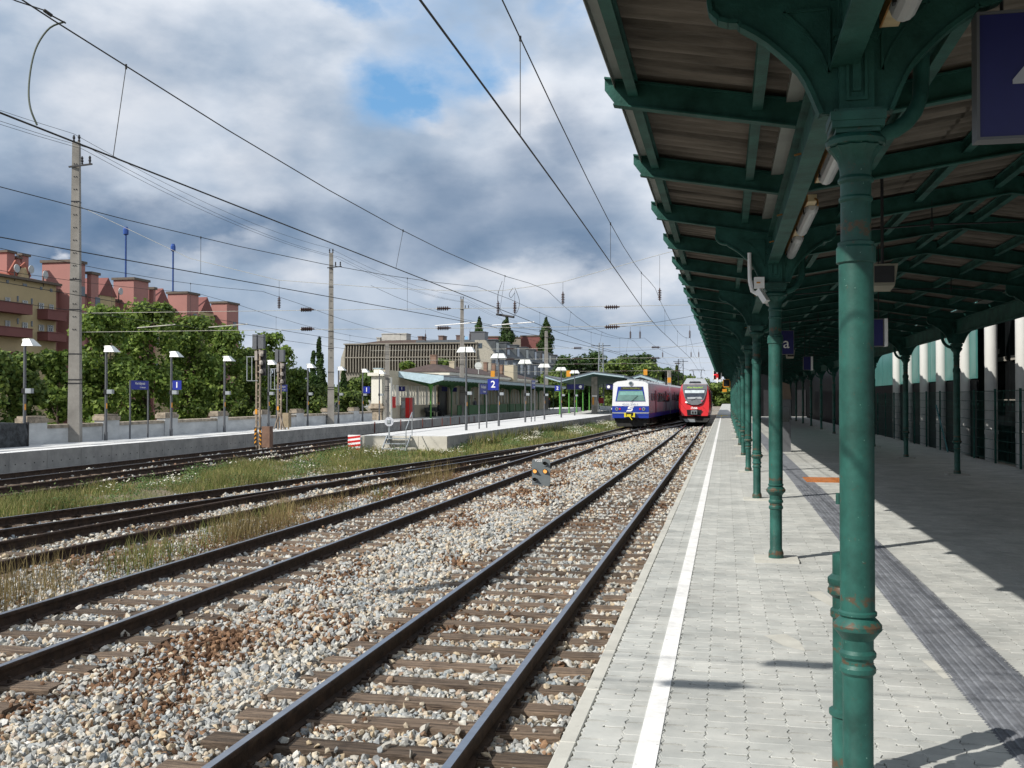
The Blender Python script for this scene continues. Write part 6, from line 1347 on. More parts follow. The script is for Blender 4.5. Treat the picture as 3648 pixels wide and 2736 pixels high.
# gate pillar
gp = thing('gate_pillar', 'tall white pillar with moulded cap and stone foot beside the canopy', 'pillar', (-28.0, 81.4, 0))
b = MB(); b.box(-28.45, -27.55, 80.95, 81.85, 1.35, 3.65); b.box(-28.3, -27.7, 81.1, 81.7, 3.86, 4.2); b.box(-28.7, -27.3, 80.7, 82.1, 3.62, 3.88); b.build('shaft', M['cream_white'], gp)
b = MB(); b.box(-28.35, -27.65, 81.05, 81.75, 4.2, 4.27); b.build('cap_sheet', M['fascia'], gp)
b = MB(); b.box(-28.4, -27.6, 81, 81.8, 0, .75); b.box(-28.5, -27.5, 80.9, 81.9, .75, .95); b.box(-28.65, -27.35, 80.75, 82.05, .95, 1.15); b.box(-28.5, -27.5, 80.9, 81.9, 1.15, 1.35); b.build('stone_foot', M['stone_cap'], gp)
b = MB(); b.box(-27.55, -26.9, 81.2, 81.7, 0, 3.5); b.build('wing', M['cream_white'], gp)
# canopy over the far platform
cf = thing('far_canopy', 'low butterfly canopy with pale blue fascia along the far platform', 'canopy', (-25.84, 88, 0))
def prof_roof(name, prof, y0, y1, th, parent, m, drift):
    """folded roof plate following the line of the platform"""
    b = MB(); ys = list(np.linspace(y0, y1, 12)); n = len(prof); vs = []
    for y in ys: vs += [(x+drift(y), y, z_) for x, z_ in prof]+[(x+drift(y), y, z_-th) for x, z_ in prof]
    k = 2*n; fs = []
    for i in range(len(ys)-1):
        for q in range(n-1): fs += [(i*k+q, i*k+q+1, (i+1)*k+q+1, (i+1)*k+q), (i*k+n+q, (i+1)*k+n+q, (i+1)*k+n+q+1, i*k+n+q+1)]
        fs += [(i*k, (i+1)*k, (i+1)*k+n, i*k+n), (i*k+n-1, i*k+2*n-1, (i+1)*k+2*n-1, (i+1)*k+n-1)]
    for q in range(n-1): fs += [(q, n+q, n+q+1, q+1), ((len(ys)-1)*k+q, (len(ys)-1)*k+q+1, (len(ys)-1)*k+n+q+1, (len(ys)-1)*k+n+q)]
    b.add(vs, fs); return b.build(name, m, parent)
dr1 = lambda y: -(y-88)*.022
b = MB(); b.prism([(-29.3, 87.88, 4.27), (-24.22, 87.88, 3.76), (-24.22, 87.88, 3.40), (-25.4, 87.88, 3.07), (-29.3, 87.88, 3.84)], (0, .06, 0)); b.build('end_fascia', mat('end_fascia_blue', (.40, .52, .58), .5), cf)
prof_roof('roof', [(-29.2, 4.2), (-25.4, 3.42), (-24.3, 3.70)], 88, 172, .32, cf, M['fascia'], dr1)
prof_roof('roof_felt', [(-29.3, 4.28), (-25.4, 3.47), (-24.25, 3.75)], 87.95, 172, .05, cf, M['grey_metal'], dr1)
for i in range(11):
    y = 89.6+i*7.8; b = MB(); x = -25.84+dr1(y); b.tube([(x, y, 0), (x, y, 3.15)], .07, 10); b.box(x-.12, x+.12, y-.12, y+.12, 0, .05); b.lathe([(.08, 2.2), (.14, 2.6), (.3, 3.05)], (x, y, 0), 8); b.build('column', M['green_light'] if i == 0 else M['green_mid'], cf)
    b = MB(); b.prism([(x-3, y-.05, 3.65), (x, y-.05, 2.75), (x+1.3, y-.05, 3.3), (x, y-.05, 3.05)], (0, .1, 0)); b.build('bracket', M['green_mid'], cf)
for i in range(60):
    y = 88.6+i*1.35; b = MB(); x = dr1(y); b.bar((-29.1+x, y, 3.80), (-25.4+x, y, 3.04), .08, .12); b.bar((-25.4+x, y, 3.04), (-24.35+x, y, 3.32), .08, .12); b.build('rafter', M['green_mid'], cf)
for x, y, Y, l in ((1432, 1385, 88, 'small dark number sign hanging under the far canopy'), (1584, 1386, 98, 'dark round clock panel under the far canopy'), (1618, 1388, 100, 'dark sign under the far canopy right of the clock')):
    a = at(x, y, Y=Y); hsign('hanging_sign', l, '1' if x == 1432 else '', (a[0], Y, a[2]), .55, .42, .4, rods=False)
# things on the far platform
sf = thing('stake_row', 'row of thin dark red stakes along the far platform edge', 'stakes', (-24.2, 75, -.7))
for x_, yt_ in ((155, 985), (375, 975), (565, 950), (745, 942), (910, 935), (1060, 930), (1218, 920), (1350, 912), (1492, 905), (1640, 900), (1720, 895)):
    p = at(1300+x_/4.424, 1280+yt_/4.424, X=-24.25); b = MB(); b.box(-24.28, -24.22, p[1]-.03, p[1]+.03, -.76, p[2]); b.build('stake', mat('stake_red', (.14, .04, .03), .8) if x_ == 155 else bpy.data.materials['stake_red'], sf)
t = thing('red_poster', 'red poster panel on the station wall near the canopy start', 'poster', (WX+.05, 86, .9)); b = MB(); b.box(WX+.02, WX+.07, 85.4, 86.9, .95, 1.62+.3); b.build('panel', M['red'], t)
vm = thing('vending_machine', 'red and grey vending machine standing against the station wall', 'vending machine', (-27.8, 90.2, 0))
p0 = at(1436, 1490, Y=89); b = MB(); b.box(WX+.05, WX+.85, 88.4, 89.9, 0, 1.85); b.build('cabinet', mat('machine_grey', (.25, .24, .22), .6), vm); b = MB(); b.box(WX+.85, WX+.9, 88.45, 89.15, .05, 1.83); b.box(WX+.5, WX+.84, 88.34, 88.39, .05, 1.83); b.build('red_front', M['red'], vm)
b = MB(); b.box(WX+.1, WX+.45, 88.35, 88.39, .9, 1.5); b.build('display', M['galv'], vm)
# island canopy
ci = thing('island_canopy', 'zigzag canopy with pale fascia on the island platform behind the double lamps', 'canopy', (-15, 112, 0))
dr2 = lambda y: -(y-112)*.028
prof_roof('roof', [(-19.4, 4.28), (-17.75, 3.78), (-14.05, 4.68), (-10.7, 4.24)], 112, 175, .24, ci, M['fascia'], dr2)
prof_roof('roof_felt', [(-19.5, 4.34), (-17.75, 3.83), (-14.05, 4.73), (-10.6, 4.29)], 111.9, 175, .05, ci, M['grey_metal'], dr2)
prof_roof('ceiling', [(-19.3, 4.02), (-17.75, 3.52), (-14.05, 4.42), (-10.8, 3.98)], 112.3, 175, .04, ci, M['green_dull'], dr2)
for i, (x, y) in enumerate(((-17.91, 113.35), (-18.24, 122.5), (-18.4, 130), (-18.8, 139), (-19.1, 148), (-12.2, 126), (-12.4, 135))):
    b = MB(); b.tube([(x, y, 0), (x, y, 3.5)], .09, 10); b.box(x-.15, x+.15, y-.15, y+.15, 0, .06); b.build('column', M['green_light'], ci)
x, y = -14.47, 116.7; b = MB(); b.box(x-.32, x+.32, y-.3, y+.3, 0, 4.2); pc = b.build('concrete_pier', M['concrete_dark'], ci)
b = MB(); b.box(x-.22, x+.3, y-.34, y-.31, 1.95, 2.12); b.build('white_plate', M['white'], pc); b = MB(); b.box(x-.22, x-.02, y-.34, y-.31, 1.05, 1.9); b.build('yellow_panel', M['orange'], pc)
t = thing('red_poster', 'dark red poster board under the island canopy', 'poster', (-13.2, 120, .9)); a, c_ = at(2132, 1417, Y=120), at(2150, 1437, Y=120); b = MB(); b.box(a[0], c_[0], 120, 120.1, c_[2], a[2]); b.build('panel', mat('dull_red', (.35, .03, .03), .6), t); b = MB(); b.box(a[0], a[0]+.08, 120, 120.1, 0, c_[2]); b.box(c_[0]-.08, c_[0], 120, 120.1, 0, c_[2]); b.build('leg', M['galv'], t)
for x0, x1, l in ((2020, 2080, 'long blue sign with white clock disc hanging under the island canopy, left'), (2160, 2196, 'blue sign with white clock disc beside the blue train')):
    a, c_ = at(x0, 1369, Y=113), at(x1, 1387, Y=113); t = hsign('hanging_sign', l, '', ((a[0]+c_[0])/2, 113, (a[2]+c_[2])/2), c_[0]-a[0], a[2]-c_[2], .2, rods=False)
    q = at(2068 if x0 == 2020 else 2168, 1378, Y=112.9); b = MB(); b.prism([(q[0]+.17*cos(2*pi*i/12), 112.9, q[2]+.17*sin(2*pi*i/12)) for i in range(12)], (0, .02, 0)); b.build('clock_disc', M['white'], t)
bn = thing('bench', 'grey metal bench beside the concrete pier on the island platform', 'bench', (-13.6, 116.5, 0)); b = MB(); b.box(-13.9, -12.6, 116.3, 116.7, .42, .47); b.build('seat', M['galv'], bn); b = MB(); b.box(-13.9, -12.6, 116.7, 116.75, .47, .9); b.build('backrest', M['galv'], bn)
for x in (-13.8, -12.7): b = MB(); b.box(x-.03, x+.03, 116.3, 116.7, 0, .42); b.build('leg', M['galv'], bn)
cs = thing('second_island_canopy', 'pale pitched canopy end rising just behind the blue train roof', 'canopy', (-9, 128, 0))
P_ = [at(x, y, Y=128) for x, y in ((2241, 1345), (2281, 1333), (2370, 1362))]
prof_roof('roof', [(p[0], p[2]) for p in P_], 128, 175, .35, cs, M['fascia'], lambda y: -(y-128)*.06)
prof_roof('roof_felt', [(p[0], p[2]+.05) for p in P_], 127.9, 175, .05, cs, M['grey_metal'], lambda y: -(y-128)*.06)
b = MB(); b.box(P_[1][0]-.2, P_[1][0]+.2, 128.4, 128.8, 0, P_[1][2]-.3); b.build('pier', M['concrete_dark'], cs)
# small orange boxes hung on the wires
for i, (x, y, Y) in enumerate(((1755, 1332, 110), (2025, 1331, 112), (2299, 1326, 128), (2384, 1354, 165))):
    a = at(x, y, Y=Y); b = MB(); s_ = .12+.0009*Y; b.box(a[0]-s_, a[0]+s_, Y, Y+.2, a[2]-s_*1.5, a[2]+s_*1.5); o = b.build('orange_marker', M['orange']); tag(o, ('orange marker box before the brown station roof', 'orange marker box above the island canopy slope', 'orange marker box above the blue train', 'orange marker box on the pale far mast')[i], 'marker')
# parked van behind the wall
vn = thing('parked_van', 'white van partly visible behind the boundary wall left of the gate pillar', 'van', (-31, 86, 0)); a = at(1250, 1432, Y=86)
x = a[0]; b = MB(); b.prism([(x-1.05, 84.4, .1), (x+1.05, 84.4, .1), (x+1.05, 84.4, 1.0), (x+.95, 84.4, 1.1), (x+.75, 84.4, 1.62), (x-.75, 84.4, 1.62), (x-.95, 84.4, 1.1), (x-1.05, 84.4, 1.0)], (0, 4.5, 0)); b.build('body', M['white'], vn)
b = MB(); b.prism([(x-.85, 84.36, 1.08), (x+.85, 84.36, 1.08), (x+.68, 84.36, 1.52), (x-.68, 84.36, 1.52)], (0, .03, 0)); b.build('windscreen', M['win'], vn)
for s_ in (-.85, .85):
    for y in (85.3, 87.9): b = MB(); b.tube([(x+s_-.1, y, .2), (x+s_+.1, y, .2)], .32, 12); b.build('wheel', M['black'], vn)
# red signal and orange frame at the far end of the canopy
rs = thing('light_signal', 'white framed red signal hanging at the far end of the canopy edge', 'railway signal', (-.7, 84, 2.5))
def pz(x, y, Y): return at(2400+x/7.373, 1280+y/7.373, Y=Y)
a, c_ = pz(1030, 295, 84), pz(1265, 550, 84); b = MB(); b.box(a[0]+.05, c_[0]-.1, 84.1, 84.2, c_[2]+.05, a[2]-.02); b.build('board', M['black'], rs)
b = MB(); b.box(a[0], a[0]+.06, 84, 84.08, c_[2], a[2]); b.box(a[0], c_[0], 84, 84.08, c_[2], c_[2]+.06); b.box(c_[0]-.06, c_[0], 84, 84.08, c_[2], a[2]); b.build('frame', M['white'], rs)
q = pz(1140, 440, 84); b = MB(); b.box(q[0]-.10, q[0]+.10, 83.95, 84.05, q[2]-.22, q[2]+.22); b.build('red_panel', M['red'], rs)
q = pz(1085, 415, 84); b = MB(); b.lathe([(.09, 0), (.09, .05)], (q[0], 84.0, q[2]), 10); b.build('lamp', mat('red_lamp', (.7, .03, .05), .3, emit=((1, .05, .08), 1.2)), rs)
for px_, py_ in ((1145, 345), (1145, 520), (1145, 585)): q = pz(px_, py_, 84); b = MB(); b.box(q[0]-.06, q[0]+.06, 83.93, 84, q[2]-.1, q[2]+.1); b.build('white_plate', M['white'], rs)
b = MB(); q = pz(1240, 600, 84); b.bar((q[0], 84.15, c_[2]), (q[0], 84.15, 4.0), .08, .08); b.build('post', M['galv'], rs)
fr = thing('platform_mirror', 'orange rectangular mirror frame beside the far canopy columns', 'mirror', (-.1, 86, 2.5))
a, c_ = pz(1290, 525, 86), pz(1490, 735, 86); b = MB()
for bx in ((a[0], c_[0], c_[2], c_[2]+.07), (a[0], c_[0], a[2]-.05, a[2]), (a[0], a[0]+.05, c_[2], a[2]), (c_[0]-.07, c_[0], c_[2], a[2])): b.box(bx[0], bx[1], 86, 86.1, bx[2], bx[3])
b.build('frame', M['orange'], fr); b = MB(); b.box(a[0]+.03, c_[0]-.03, 86.03, 86.08, c_[2]+.03, a[2]-.03); b.build('glass', M['black'], fr); b = MB(); b.box((a[0]+c_[0])/2-.04, (a[0]+c_[0])/2+.04, 86.1, 86.18, a[2], 3.9); b.build('post', M['dark'], fr)
q = pz(1335, 810, 84); b = MB(); b.box(q[0]-.18, q[0]+.18, 88, 88.1, q[2]-.12, q[2]+.12); o = b.build('orange_sign', M['orange']); tag(o, 'tiny orange sign below the orange mirror frame', 'sign')

# ================================================================== TRAINS
def sweep(prof, ys, fx):
    """closed profile (u,z) swept along ys; fx(y) -> (x centre, width scale, z shift)"""
    b = MB(); n = len(prof); vs = []
    for y in ys:
        cx_, sw, sz_ = fx(y); vs += [(cx_+u_*sw, y, z_ if sz_ == 0 else z_+sz_) for u_, z_ in prof]
    fs = [(i*n+q, (i+1)*n+q, (i+1)*n+(q+1) % n, i*n+(q+1) % n) for i in range(len(ys)-1) for q in range(n)]+[tuple(range(n)), tuple((len(ys)-1)*n+q for q in range(n))[::-1]]
    b.add(vs, fs); return b
# --- blue and white train
BY = 82.5; k = BY/3689/4.022*1.0
bt = thing('blue_train', 'blue and white commuter train with a big windscreen standing left of the red one', 'train', (-7.35, BY, RT))
bc = at(2100+588/4.022, 1500, Y=BY)[0]; bz = lambda y: EYE+(1418-(1250+y/4.022))/3689*(BY*1.0)*1.0
kk = (BY*.98+7.35*.2)/3689/4.022
def bu(x): return bc+(x-588)*kk/ .98
def bzz(y): return EYE+(1418-(1250+y/4.022))*4.022*kk
def btx(y): return bc+(y-BY)*.022
M['t_white'] = mat('train_white', (.74, .75, .77), .3, 0, .03, spec=.5); M['t_blue'] = mat('train_blue', (.012, .035, .30), .3, 0, .06, spec=.5); M['t_side'] = mat('train_side_grey', (.25, .25, .30), .38, .1, .15, .4, spec=.6)
M['t_dark'] = mat('underframe', (.02, .02, .02), .8, 0, .3); M['t_roof'] = mat('train_roof', (.34, .36, .38), .55, .2, .12, 1)
W_ = (845-330)*kk/.98/2
bprof = [(-W_, bzz(960)), (-W_, bzz(800)), (-W_*.985, bzz(640)), (-W_*.95, bzz(465)), (-W_*.72, bzz(440)), (0, bzz(421)), (W_*.72, bzz(440)), (W_*.95, bzz(465)), (W_*.985, bzz(640)), (W_, bzz(800)), (W_, bzz(960))]
for c_i in range(3):
    y0_ = BY+.05+c_i*23.3; y1_ = y0_+22.7
    b = sweep(bprof, [y0_, y1_], lambda y: (btx(y), 1, 0)); car = b.build('car_body', M['t_side'], bt)
    b = sweep([(u_*1.0, z_+.02) for u_, z_ in bprof[3:8]]+[(W_*.9, bzz(480)), (-W_*.9, bzz(480))], [y0_+.02, y1_-.02], lambda y: (btx(y), .985, 0)); b.build('roof', M['t_roof'], car)
    for s_ in (-1, 1):
        b = MB(); b.add([(btx(y0_)+s_*(W_+.006), y0_, bzz(960)), (btx(y1_)+s_*(W_+.006), y1_, bzz(960)), (btx(y1_)+s_*(W_+.006), y1_, bzz(895)), (btx(y0_)+s_*(W_+.006), y0_, bzz(895))], [(0, 1, 2, 3)]); b.build('blue_stripe', M['t_blue'], car)
        b = MB(); u_ = s_*(W_*.985+.03); b.add([(btx(y0_)+u_, y0_+1.6, bzz(735)), (btx(y1_)+u_, y1_-1.2, bzz(735)), (btx(y1_)+u_-s_*.03, y1_-1.2, bzz(590)), (btx(y0_)+u_-s_*.03, y0_+1.6, bzz(590))], [(0, 1, 2, 3)]); b.build('window_band', M['glass'], car)
        for j in range(10): y = y0_+2.2+j*2.0; b = MB(); b.box(min(btx(y)+u_, btx(y)+u_+s_*.015), max(btx(y)+u_, btx(y)+u_+s_*.015), y, y+1.35, bzz(715), bzz(605)); b.build('window', M['win'], car)
        for yy_ in (y0_+5.6, y0_+16.6): b = MB(); b.box(min(btx(yy_)+s_*W_, btx(yy_)+s_*(W_+.03)), max(btx(yy_)+s_*W_, btx(yy_)+s_*(W_+.03)), yy_, yy_+1.3, bzz(900), bzz(560)); b.build('door', mat('door_red', (.10, .04, .07), .35) if c_i == 0 and s_ == 1 and yy_ < y0_+6 else bpy.data.materials['door_red'] if 'door_red' in bpy.data.materials else M['t_blue'], car)
    for yy_ in (y0_+3.6, y0_+18.8):
        for w in (-1.2, 1.2):
            b = MB()
            for s_ in (-.75, .75): b.tube([(btx(yy_)+s_-.06, yy_+w, RT+.46), (btx(yy_)+s_+.06, yy_+w, RT+.46)], .46, 18)
            b.build('wheelset', M['t_dark'], bt, smooth=40)
        b = MB(); b.box(btx(yy_)-1.1, btx(yy_)+1.1, yy_-1.9, yy_+1.9, RT+.3, RT+.75); b.build('bogie', M['t_dark'], bt)
    b = MB(); b.box(btx(y0_)-1.15, btx(y0_)+1.2, y0_+6.5, y0_+15, RT+.2, bzz(960)); b.build('equipment_box', M['t_dark'], bt)
    for j in range(7): b = MB(); y = y0_+2+j*3; b.box(btx(y)-.5, btx(y)+.5, y, y+1.0, bzz(424), bzz(424)+.14); b.build('roof_fan', M['t_roof'], car)
def fpoly(pts, m, name, off, parent, th=.02, fm=None):
    b = MB(); b.prism([(bu(x), BY-off, bzz(y)) for x, y in pts], (0, th, 0)); return b.build(name, m, parent)
fr_ = fpoly([(330, 790), (340, 640), (350, 470), (400, 440), (590, 420), (780, 440), (833, 470), (840, 640), (845, 790)], M['t_white'], 'front_mask', .05, bt, .1)
fpoly([(378, 724), (412, 512), (765, 512), (798, 724)], M['t_blue'], 'window_surround', .07, fr_)
fpoly([(395, 716), (426, 572), (755, 572), (792, 716)], mat('train_windscreen', (.13, .24, .22), .15, 0, .35, .8, spec=.7), 'windscreen', .09, fr_)
fpoly([(432, 632), (440, 585), (755, 585), (765, 632)], mat('sun_blind', (.20, .40, .37), .5), 'sun_blind', .095, fr_, .004)
fpoly([(448, 556), (458, 515), (745, 515), (752, 556)], mat('display_box', (.05, .05, .045), .4), 'destination_display', .09, fr_)
text('Wien Meidling', 26*kk*1.3, mat('dim_display', (.25, .28, .05), .5), 'lettering', fr_, (bu(598), BY-.10, bzz(536)), sx=1.2)
fpoly([(330, 880), (330, 792), (845, 792), (845, 880)], M['t_blue'], 'blue_band', .06, bt, .1); fpoly([(333, 896), (333, 881), (845, 881), (845, 896)], M['t_roof'], 'grey_band', .07, bt, .1); fpoly([(336, 962), (333, 897), (845, 897), (842, 962)], M['t_blue'], 'lower_band', .05, bt, .1)
text('4020 298-3', 30*kk*1.25, mat('number_grey', (.42, .46, .56), .5), 'number_lettering', fr_, (bu(585), BY-.06, bzz(768)), sx=1.35, bold=.004)
lg = [(527, 868), (545, 845), (595, 845), (606, 832), (560, 832), (548, 824), (560, 800), (575, 795), (640, 795), (627, 812), (585, 812), (575, 822), (615, 822), (624, 830), (612, 858), (598, 868)]
b = MB(); b.prism([(bu(x), BY-.075, bzz(y)) for x, y in lg], (0, .012, 0)); b.build('railway_emblem', M['white'], fr_)
for x, r, m_ in ((396, 24, 'lens'), (772, 24, 'lens'), (439, 14, 'red'), (724, 14, 'red')):
    n = 14; b = MB(); b.prism([(bu(x)+r*kk*cos(2*pi*i/n), BY-.10, bzz(832)+r*kk*sin(2*pi*i/n)) for i in range(n)], (0, .05, 0)); b.build('headlight' if m_ == 'lens' else 'tail_light', M['galv'] if m_ == 'lens' else M['red'], bt)
    if m_ == 'lens': b = MB(); b.prism([(bu(x)+r*.62*kk*cos(2*pi*i/n), BY-.11, bzz(832)+r*.62*kk*sin(2*pi*i/n)) for i in range(n)], (0, .01, 0)); b.build('headlight', M['win'], bt)
n = 14; b = MB(); b.prism([(bu(593)+31*kk*cos(2*pi*i/n), BY-.12, bzz(466)+31*kk*sin(2*pi*i/n)) for i in range(n)], (0, .2, 0)); b.build('headlight', M['galv'], bt); b = MB(); b.prism([(bu(593)+20*kk*cos(2*pi*i/n), BY-.13, bzz(466)+20*kk*sin(2*pi*i/n)) for i in range(n)], (0, .02, 0)); b.build('headlight', M['win'], bt)
yl = mat('coupler_yellow', (.65, .55, .03), .5, 0, .1); b = MB(); b.box(bu(505), bu(530), BY-.35, BY-.05, bzz(948), bzz(888)); b.box(bu(632), bu(655), BY-.35, BY-.05, bzz(948), bzz(888)); b.box(bu(505), bu(655), BY-.3, BY-.05, bzz(945), bzz(930)); b.box(bu(540), bu(600), BY-.4, BY-.1, bzz(942), bzz(908)); b.bar((bu(585), BY-.42, bzz(940)), (bu(618), BY-.5, bzz(985)), .05, .05); b.build('coupler', yl, bt)
b = MB(); b.box(bu(530), bu(632), BY-.2, BY-.04, bzz(930), bzz(885)); b.build('coupler_recess', M['black'], bt)
b = MB(); b.bar((bu(590), BY-.12, bzz(735)), (bu(690), BY-.12, bzz(640)), .02, .02); b.build('wiper', M['black'], fr_)
b = MB(); b.prism([(bu(400), BY+.3, bzz(1090)), (bu(790), BY+.3, bzz(1075)), (bu(830), BY+.3, bzz(960)), (bu(350), BY+.3, bzz(960))], (0, 1.2, 0)); b.build('underframe', M['t_dark'], bt)
def pantograph(x, y, z0, z1, parent):
    b = MB(); b.tube([(x-.5, y, z0), (x-.35, y+1.3, (z0+z1)/2), (x-.45, y+.2, z1)], .03, 6); b.tube([(x+.5, y, z0), (x+.35, y+1.3, (z0+z1)/2), (x+.45, y+.2, z1)], .03, 6); b.tube([(x-.8, y+.2, z1-.12), (x-.65, y+.2, z1), (x+.65, y+.2, z1), (x+.8, y+.2, z1-.12)], .03, 6); b.box(x-.6, x+.6, y-.3, y+1.4, z0-.15, z0); b.build('pantograph', M['dark'], parent)
pantograph(btx(112), 112, bzz(424)+.2, 4.7, bt)
# --- red train
RY = 93.; kr = (RY*.98+2.6*.2)/3689/5.53; rc = at(2340+748/5.53, 1480, Y=RY)[0]
rd = thing('red_train', 'red low floor train with rounded nose standing at the paved platform', 'train', (rc, RY, RT))
def ru(x): return rc+(x-754)*kr/.98
def rz(y): return EYE+(1418-(1260+y/5.53))*5.53*kr
def rtx(y): return rc-(y-RY)*.012
SL = .42
def rslant(z_): return RY+max(0, z_-rz(1050))*SL
M['t_red'] = mat('train_red', (.56, .012, .015), .25, 0, .05, spec=.6); M['t_grey'] = mat('train_grey', (.12, .13, .14), .4, .1, .1)
HW = 315*kr/.98
rp_ = [(-HW*.90, rz(1225)), (-HW*.985, rz(1120)), (-HW, rz(960)), (-HW*.97, rz(800)), (-HW*.90, rz(660)), (-HW*.80, rz(600)), (HW*.80, rz(600)), (HW*.90, rz(660)), (HW*.97, rz(800)), (HW, rz(960)), (HW*.985, rz(1120)), (HW*.90, rz(1225))]
b = MB(); n = len(rp_); vs = []
secs = [(0, .86), (.45, .95), (1.3, 1.0), (3.0, 1.0)]
for d_, sc in secs: vs += [(rtx(RY+d_)+u_*sc, rslant(z_)*(1-min(1, d_/3))+(RY)*min(1, d_/3)+d_, z_) for u_, z_ in rp_]
b.add(vs, [(i*n+q, (i+1)*n+q, (i+1)*n+(q+1) % n, i*n+(q+1) % n) for i in range(len(secs)-1) for q in range(n)]+[tuple(range(n)), tuple((len(secs)-1)*n+q for q in range(n))[::-1]])
nose = b.build('nose', M['t_red'], rd, smooth=50)
for c_i in range(4):
    y0_ = RY+3.0+c_i*16.2; b = sweep(rp_, [y0_, y0_+15.8], lambda y: (rtx(y), 1, 0)); car = b.build('car_body', M['t_red'] if c_i == 0 else M['t_red'], rd)
    b = MB(); 
    for s_ in (-1, 1):
        b = MB(); b.add([(rtx(y0_)+s_*(HW+.02), y0_+.3, rz(960)), (rtx(y0_+15.5)+s_*(HW+.02), y0_+15.5, rz(960)), (rtx(y0_+15.5)+s_*(HW*.93+.02), y0_+15.5, rz(700)), (rtx(y0_)+s_*(HW*.93+.02), y0_+.3, rz(700))], [(0, 1, 2, 3)]); b.build('window_band', M['glass'], car)
        b = MB(); b.add([(rtx(y0_)+s_*(HW+.012), y0_+.1, rz(1120)), (rtx(y0_+15.5)+s_*(HW+.012), y0_+15.7, rz(1120)), (rtx(y0_+15.5)+s_*(HW+.012), y0_+15.7, rz(965)), (rtx(y0_)+s_*(HW+.012), y0_+.1, rz(965))], [(0, 1, 2, 3)]); b.build('side_panel', M['t_side'], car)
        for yy_ in (y0_+3.5, y0_+10.5): b = MB(); b.box(min(rtx(yy_)+s_*HW, rtx(yy_)+s_*(HW+.04)), max(rtx(yy_)+s_*HW, rtx(yy_)+s_*(HW+.04)), yy_, yy_+1.3, rz(1150), rz(720)); b.build('door', M['t_grey'], car)
    b = MB(); b.prism([(rtx(y0_)-HW*.78, y0_, rz(602)), (rtx(y0_)-HW*.55, y0_, rz(480)), (rtx(y0_)+HW*.55, y0_, rz(480)), (rtx(y0_)+HW*.78, y0_, rz(602))][::-1], (-.19, 15.6, 0)); b.build('roof_fairing', M['t_roof'], car)
    b = MB(); b.box(rtx(y0_)-1.1, rtx(y0_)+1.1, y0_, y0_+15, RT+.15, rz(1225)); b.build('underframe', M['t_dark'], rd)
    for w in (0, 2.7):
        b = MB()
        for s_ in (-.75, .75): b.tube([(rtx(y0_)+s_-.06, y0_+w+.6, RT+.4), (rtx(y0_)+s_+.06, y0_+w+.6, RT+.4)], .4, 16)
        b.build('wheelset', M['t_dark'], rd)
def rpoly(pts, m, name, off, parent, th=.03):
    b = MB(); P_ = [(ru(x), rslant(rz(y))-off, rz(y)) for x, y in pts]; b.prism(P_, (0, th, 0)); return b.build(name, m, parent)
cab = rpoly([(520, 602), (980, 602), (990, 680), (965, 800), (930, 900), (885, 975), (810, 1008), (690, 1008), (610, 975), (570, 900), (540, 800), (512, 680)][::-1], M['t_grey'], 'cab_glazing', .035, rd, .05)
rpoly([(548, 700), (958, 700), (925, 860), (905, 895), (600, 895), (572, 860)][::-1], mat('cab_windscreen', (.03, .04, .055), .08, 0, .3, spec=.8), 'windscreen', .055, cab)
rpoly([(560, 716), (938, 716), (932, 775), (562, 775)][::-1], mat('pale_blind', (.48, .55, .58), .5), 'sun_blind', .07, cab, .01)
rpoly([(605, 858), (870, 850), (900, 888), (612, 890)][::-1], mat('windscreen_reflection_grey', (.34, .37, .39), .4), 'painted_reflection', .07, cab, .01)  # grey strip paints a reflection low on the windscreen
rpoly([(598, 940), (622, 972), (572, 972), (570, 940)][::-1], M['white'], 'headlight', .07, cab, .02); rpoly([(875, 915), (905, 915), (895, 945), (872, 945)][::-1], mat('tail_pink', (.5, .05, .12), .4), 'tail_light', .07, cab, .02)
text('Wien Nussdorf', 30*kr*1.4, mat('led_display', (.3, .5, .05), .5, emit=((.45, .8, .05), .55)), 'display_lettering', cab, (ru(750), rslant(rz(665))-.07, rz(665)), sx=1.15)
text('ÖBB', 38*kr*1.35, M['white'], 'lettering', nose, (ru(740), rslant(rz(1075))-.02, rz(1075)), sx=1.25, bold=.01)
rpoly([(600, 1105), (890, 1105), (865, 1215), (610, 1215)][::-1], M['black'], 'coupler_recess', .03, nose, .04)
b = MB(); b.box(ru(685), ru(800), RY-.4, RY-.02, rz(1192), rz(1118)); b.build('coupler', M['galv'], rd); b = MB(); b.box(ru(700), ru(735), RY-.42, RY-.4, rz(1180), rz(1135)); b.box(ru(750), ru(785), RY-.42, RY-.4, rz(1180), rz(1135)); b.build('coupler_face', M['black'], rd)
b = MB(); b.prism([(ru(455), RY+.25, rz(1228)), (ru(1040), RY+.25, rz(1228)), (ru(1030), RY+.1, rz(1290)), (ru(980), RY+.05, rz(1348)), (ru(540), RY+.05, rz(1348)), (ru(470), RY+.1, rz(1290))][::-1], (0, 1.0, 0)); b.build('snow_plough', M['t_dark'], rd)
b = MB(); b.prism([(ru(530), RY+.02, rz(1282)), (ru(752), RY+.02, rz(1290)), (ru(765), RY+.02, rz(1345)), (ru(580), RY+.02, rz(1345))][::-1], (0, .03, 0)); b.build('plough_reflection', M['galv'], rd)  # pale quad paints the light reflected off the plough
b = MB(); P_ = [(525, 600, .3), (588, 474, 1.4), (930, 478, 1.4), (998, 602, .3)]
b.add([(ru(x), rslant(rz(600))+d_, rz(y)) for x, y, d_ in P_]+[(ru(x), rslant(rz(600))+4, rz(y)) for x, y, d_ in P_], [(0, 3, 2, 1), (0, 1, 5, 4), (1, 2, 6, 5), (2, 3, 7, 6), (4, 5, 6, 7)]); b.build('roof_fairing', M['t_roof'], rd)
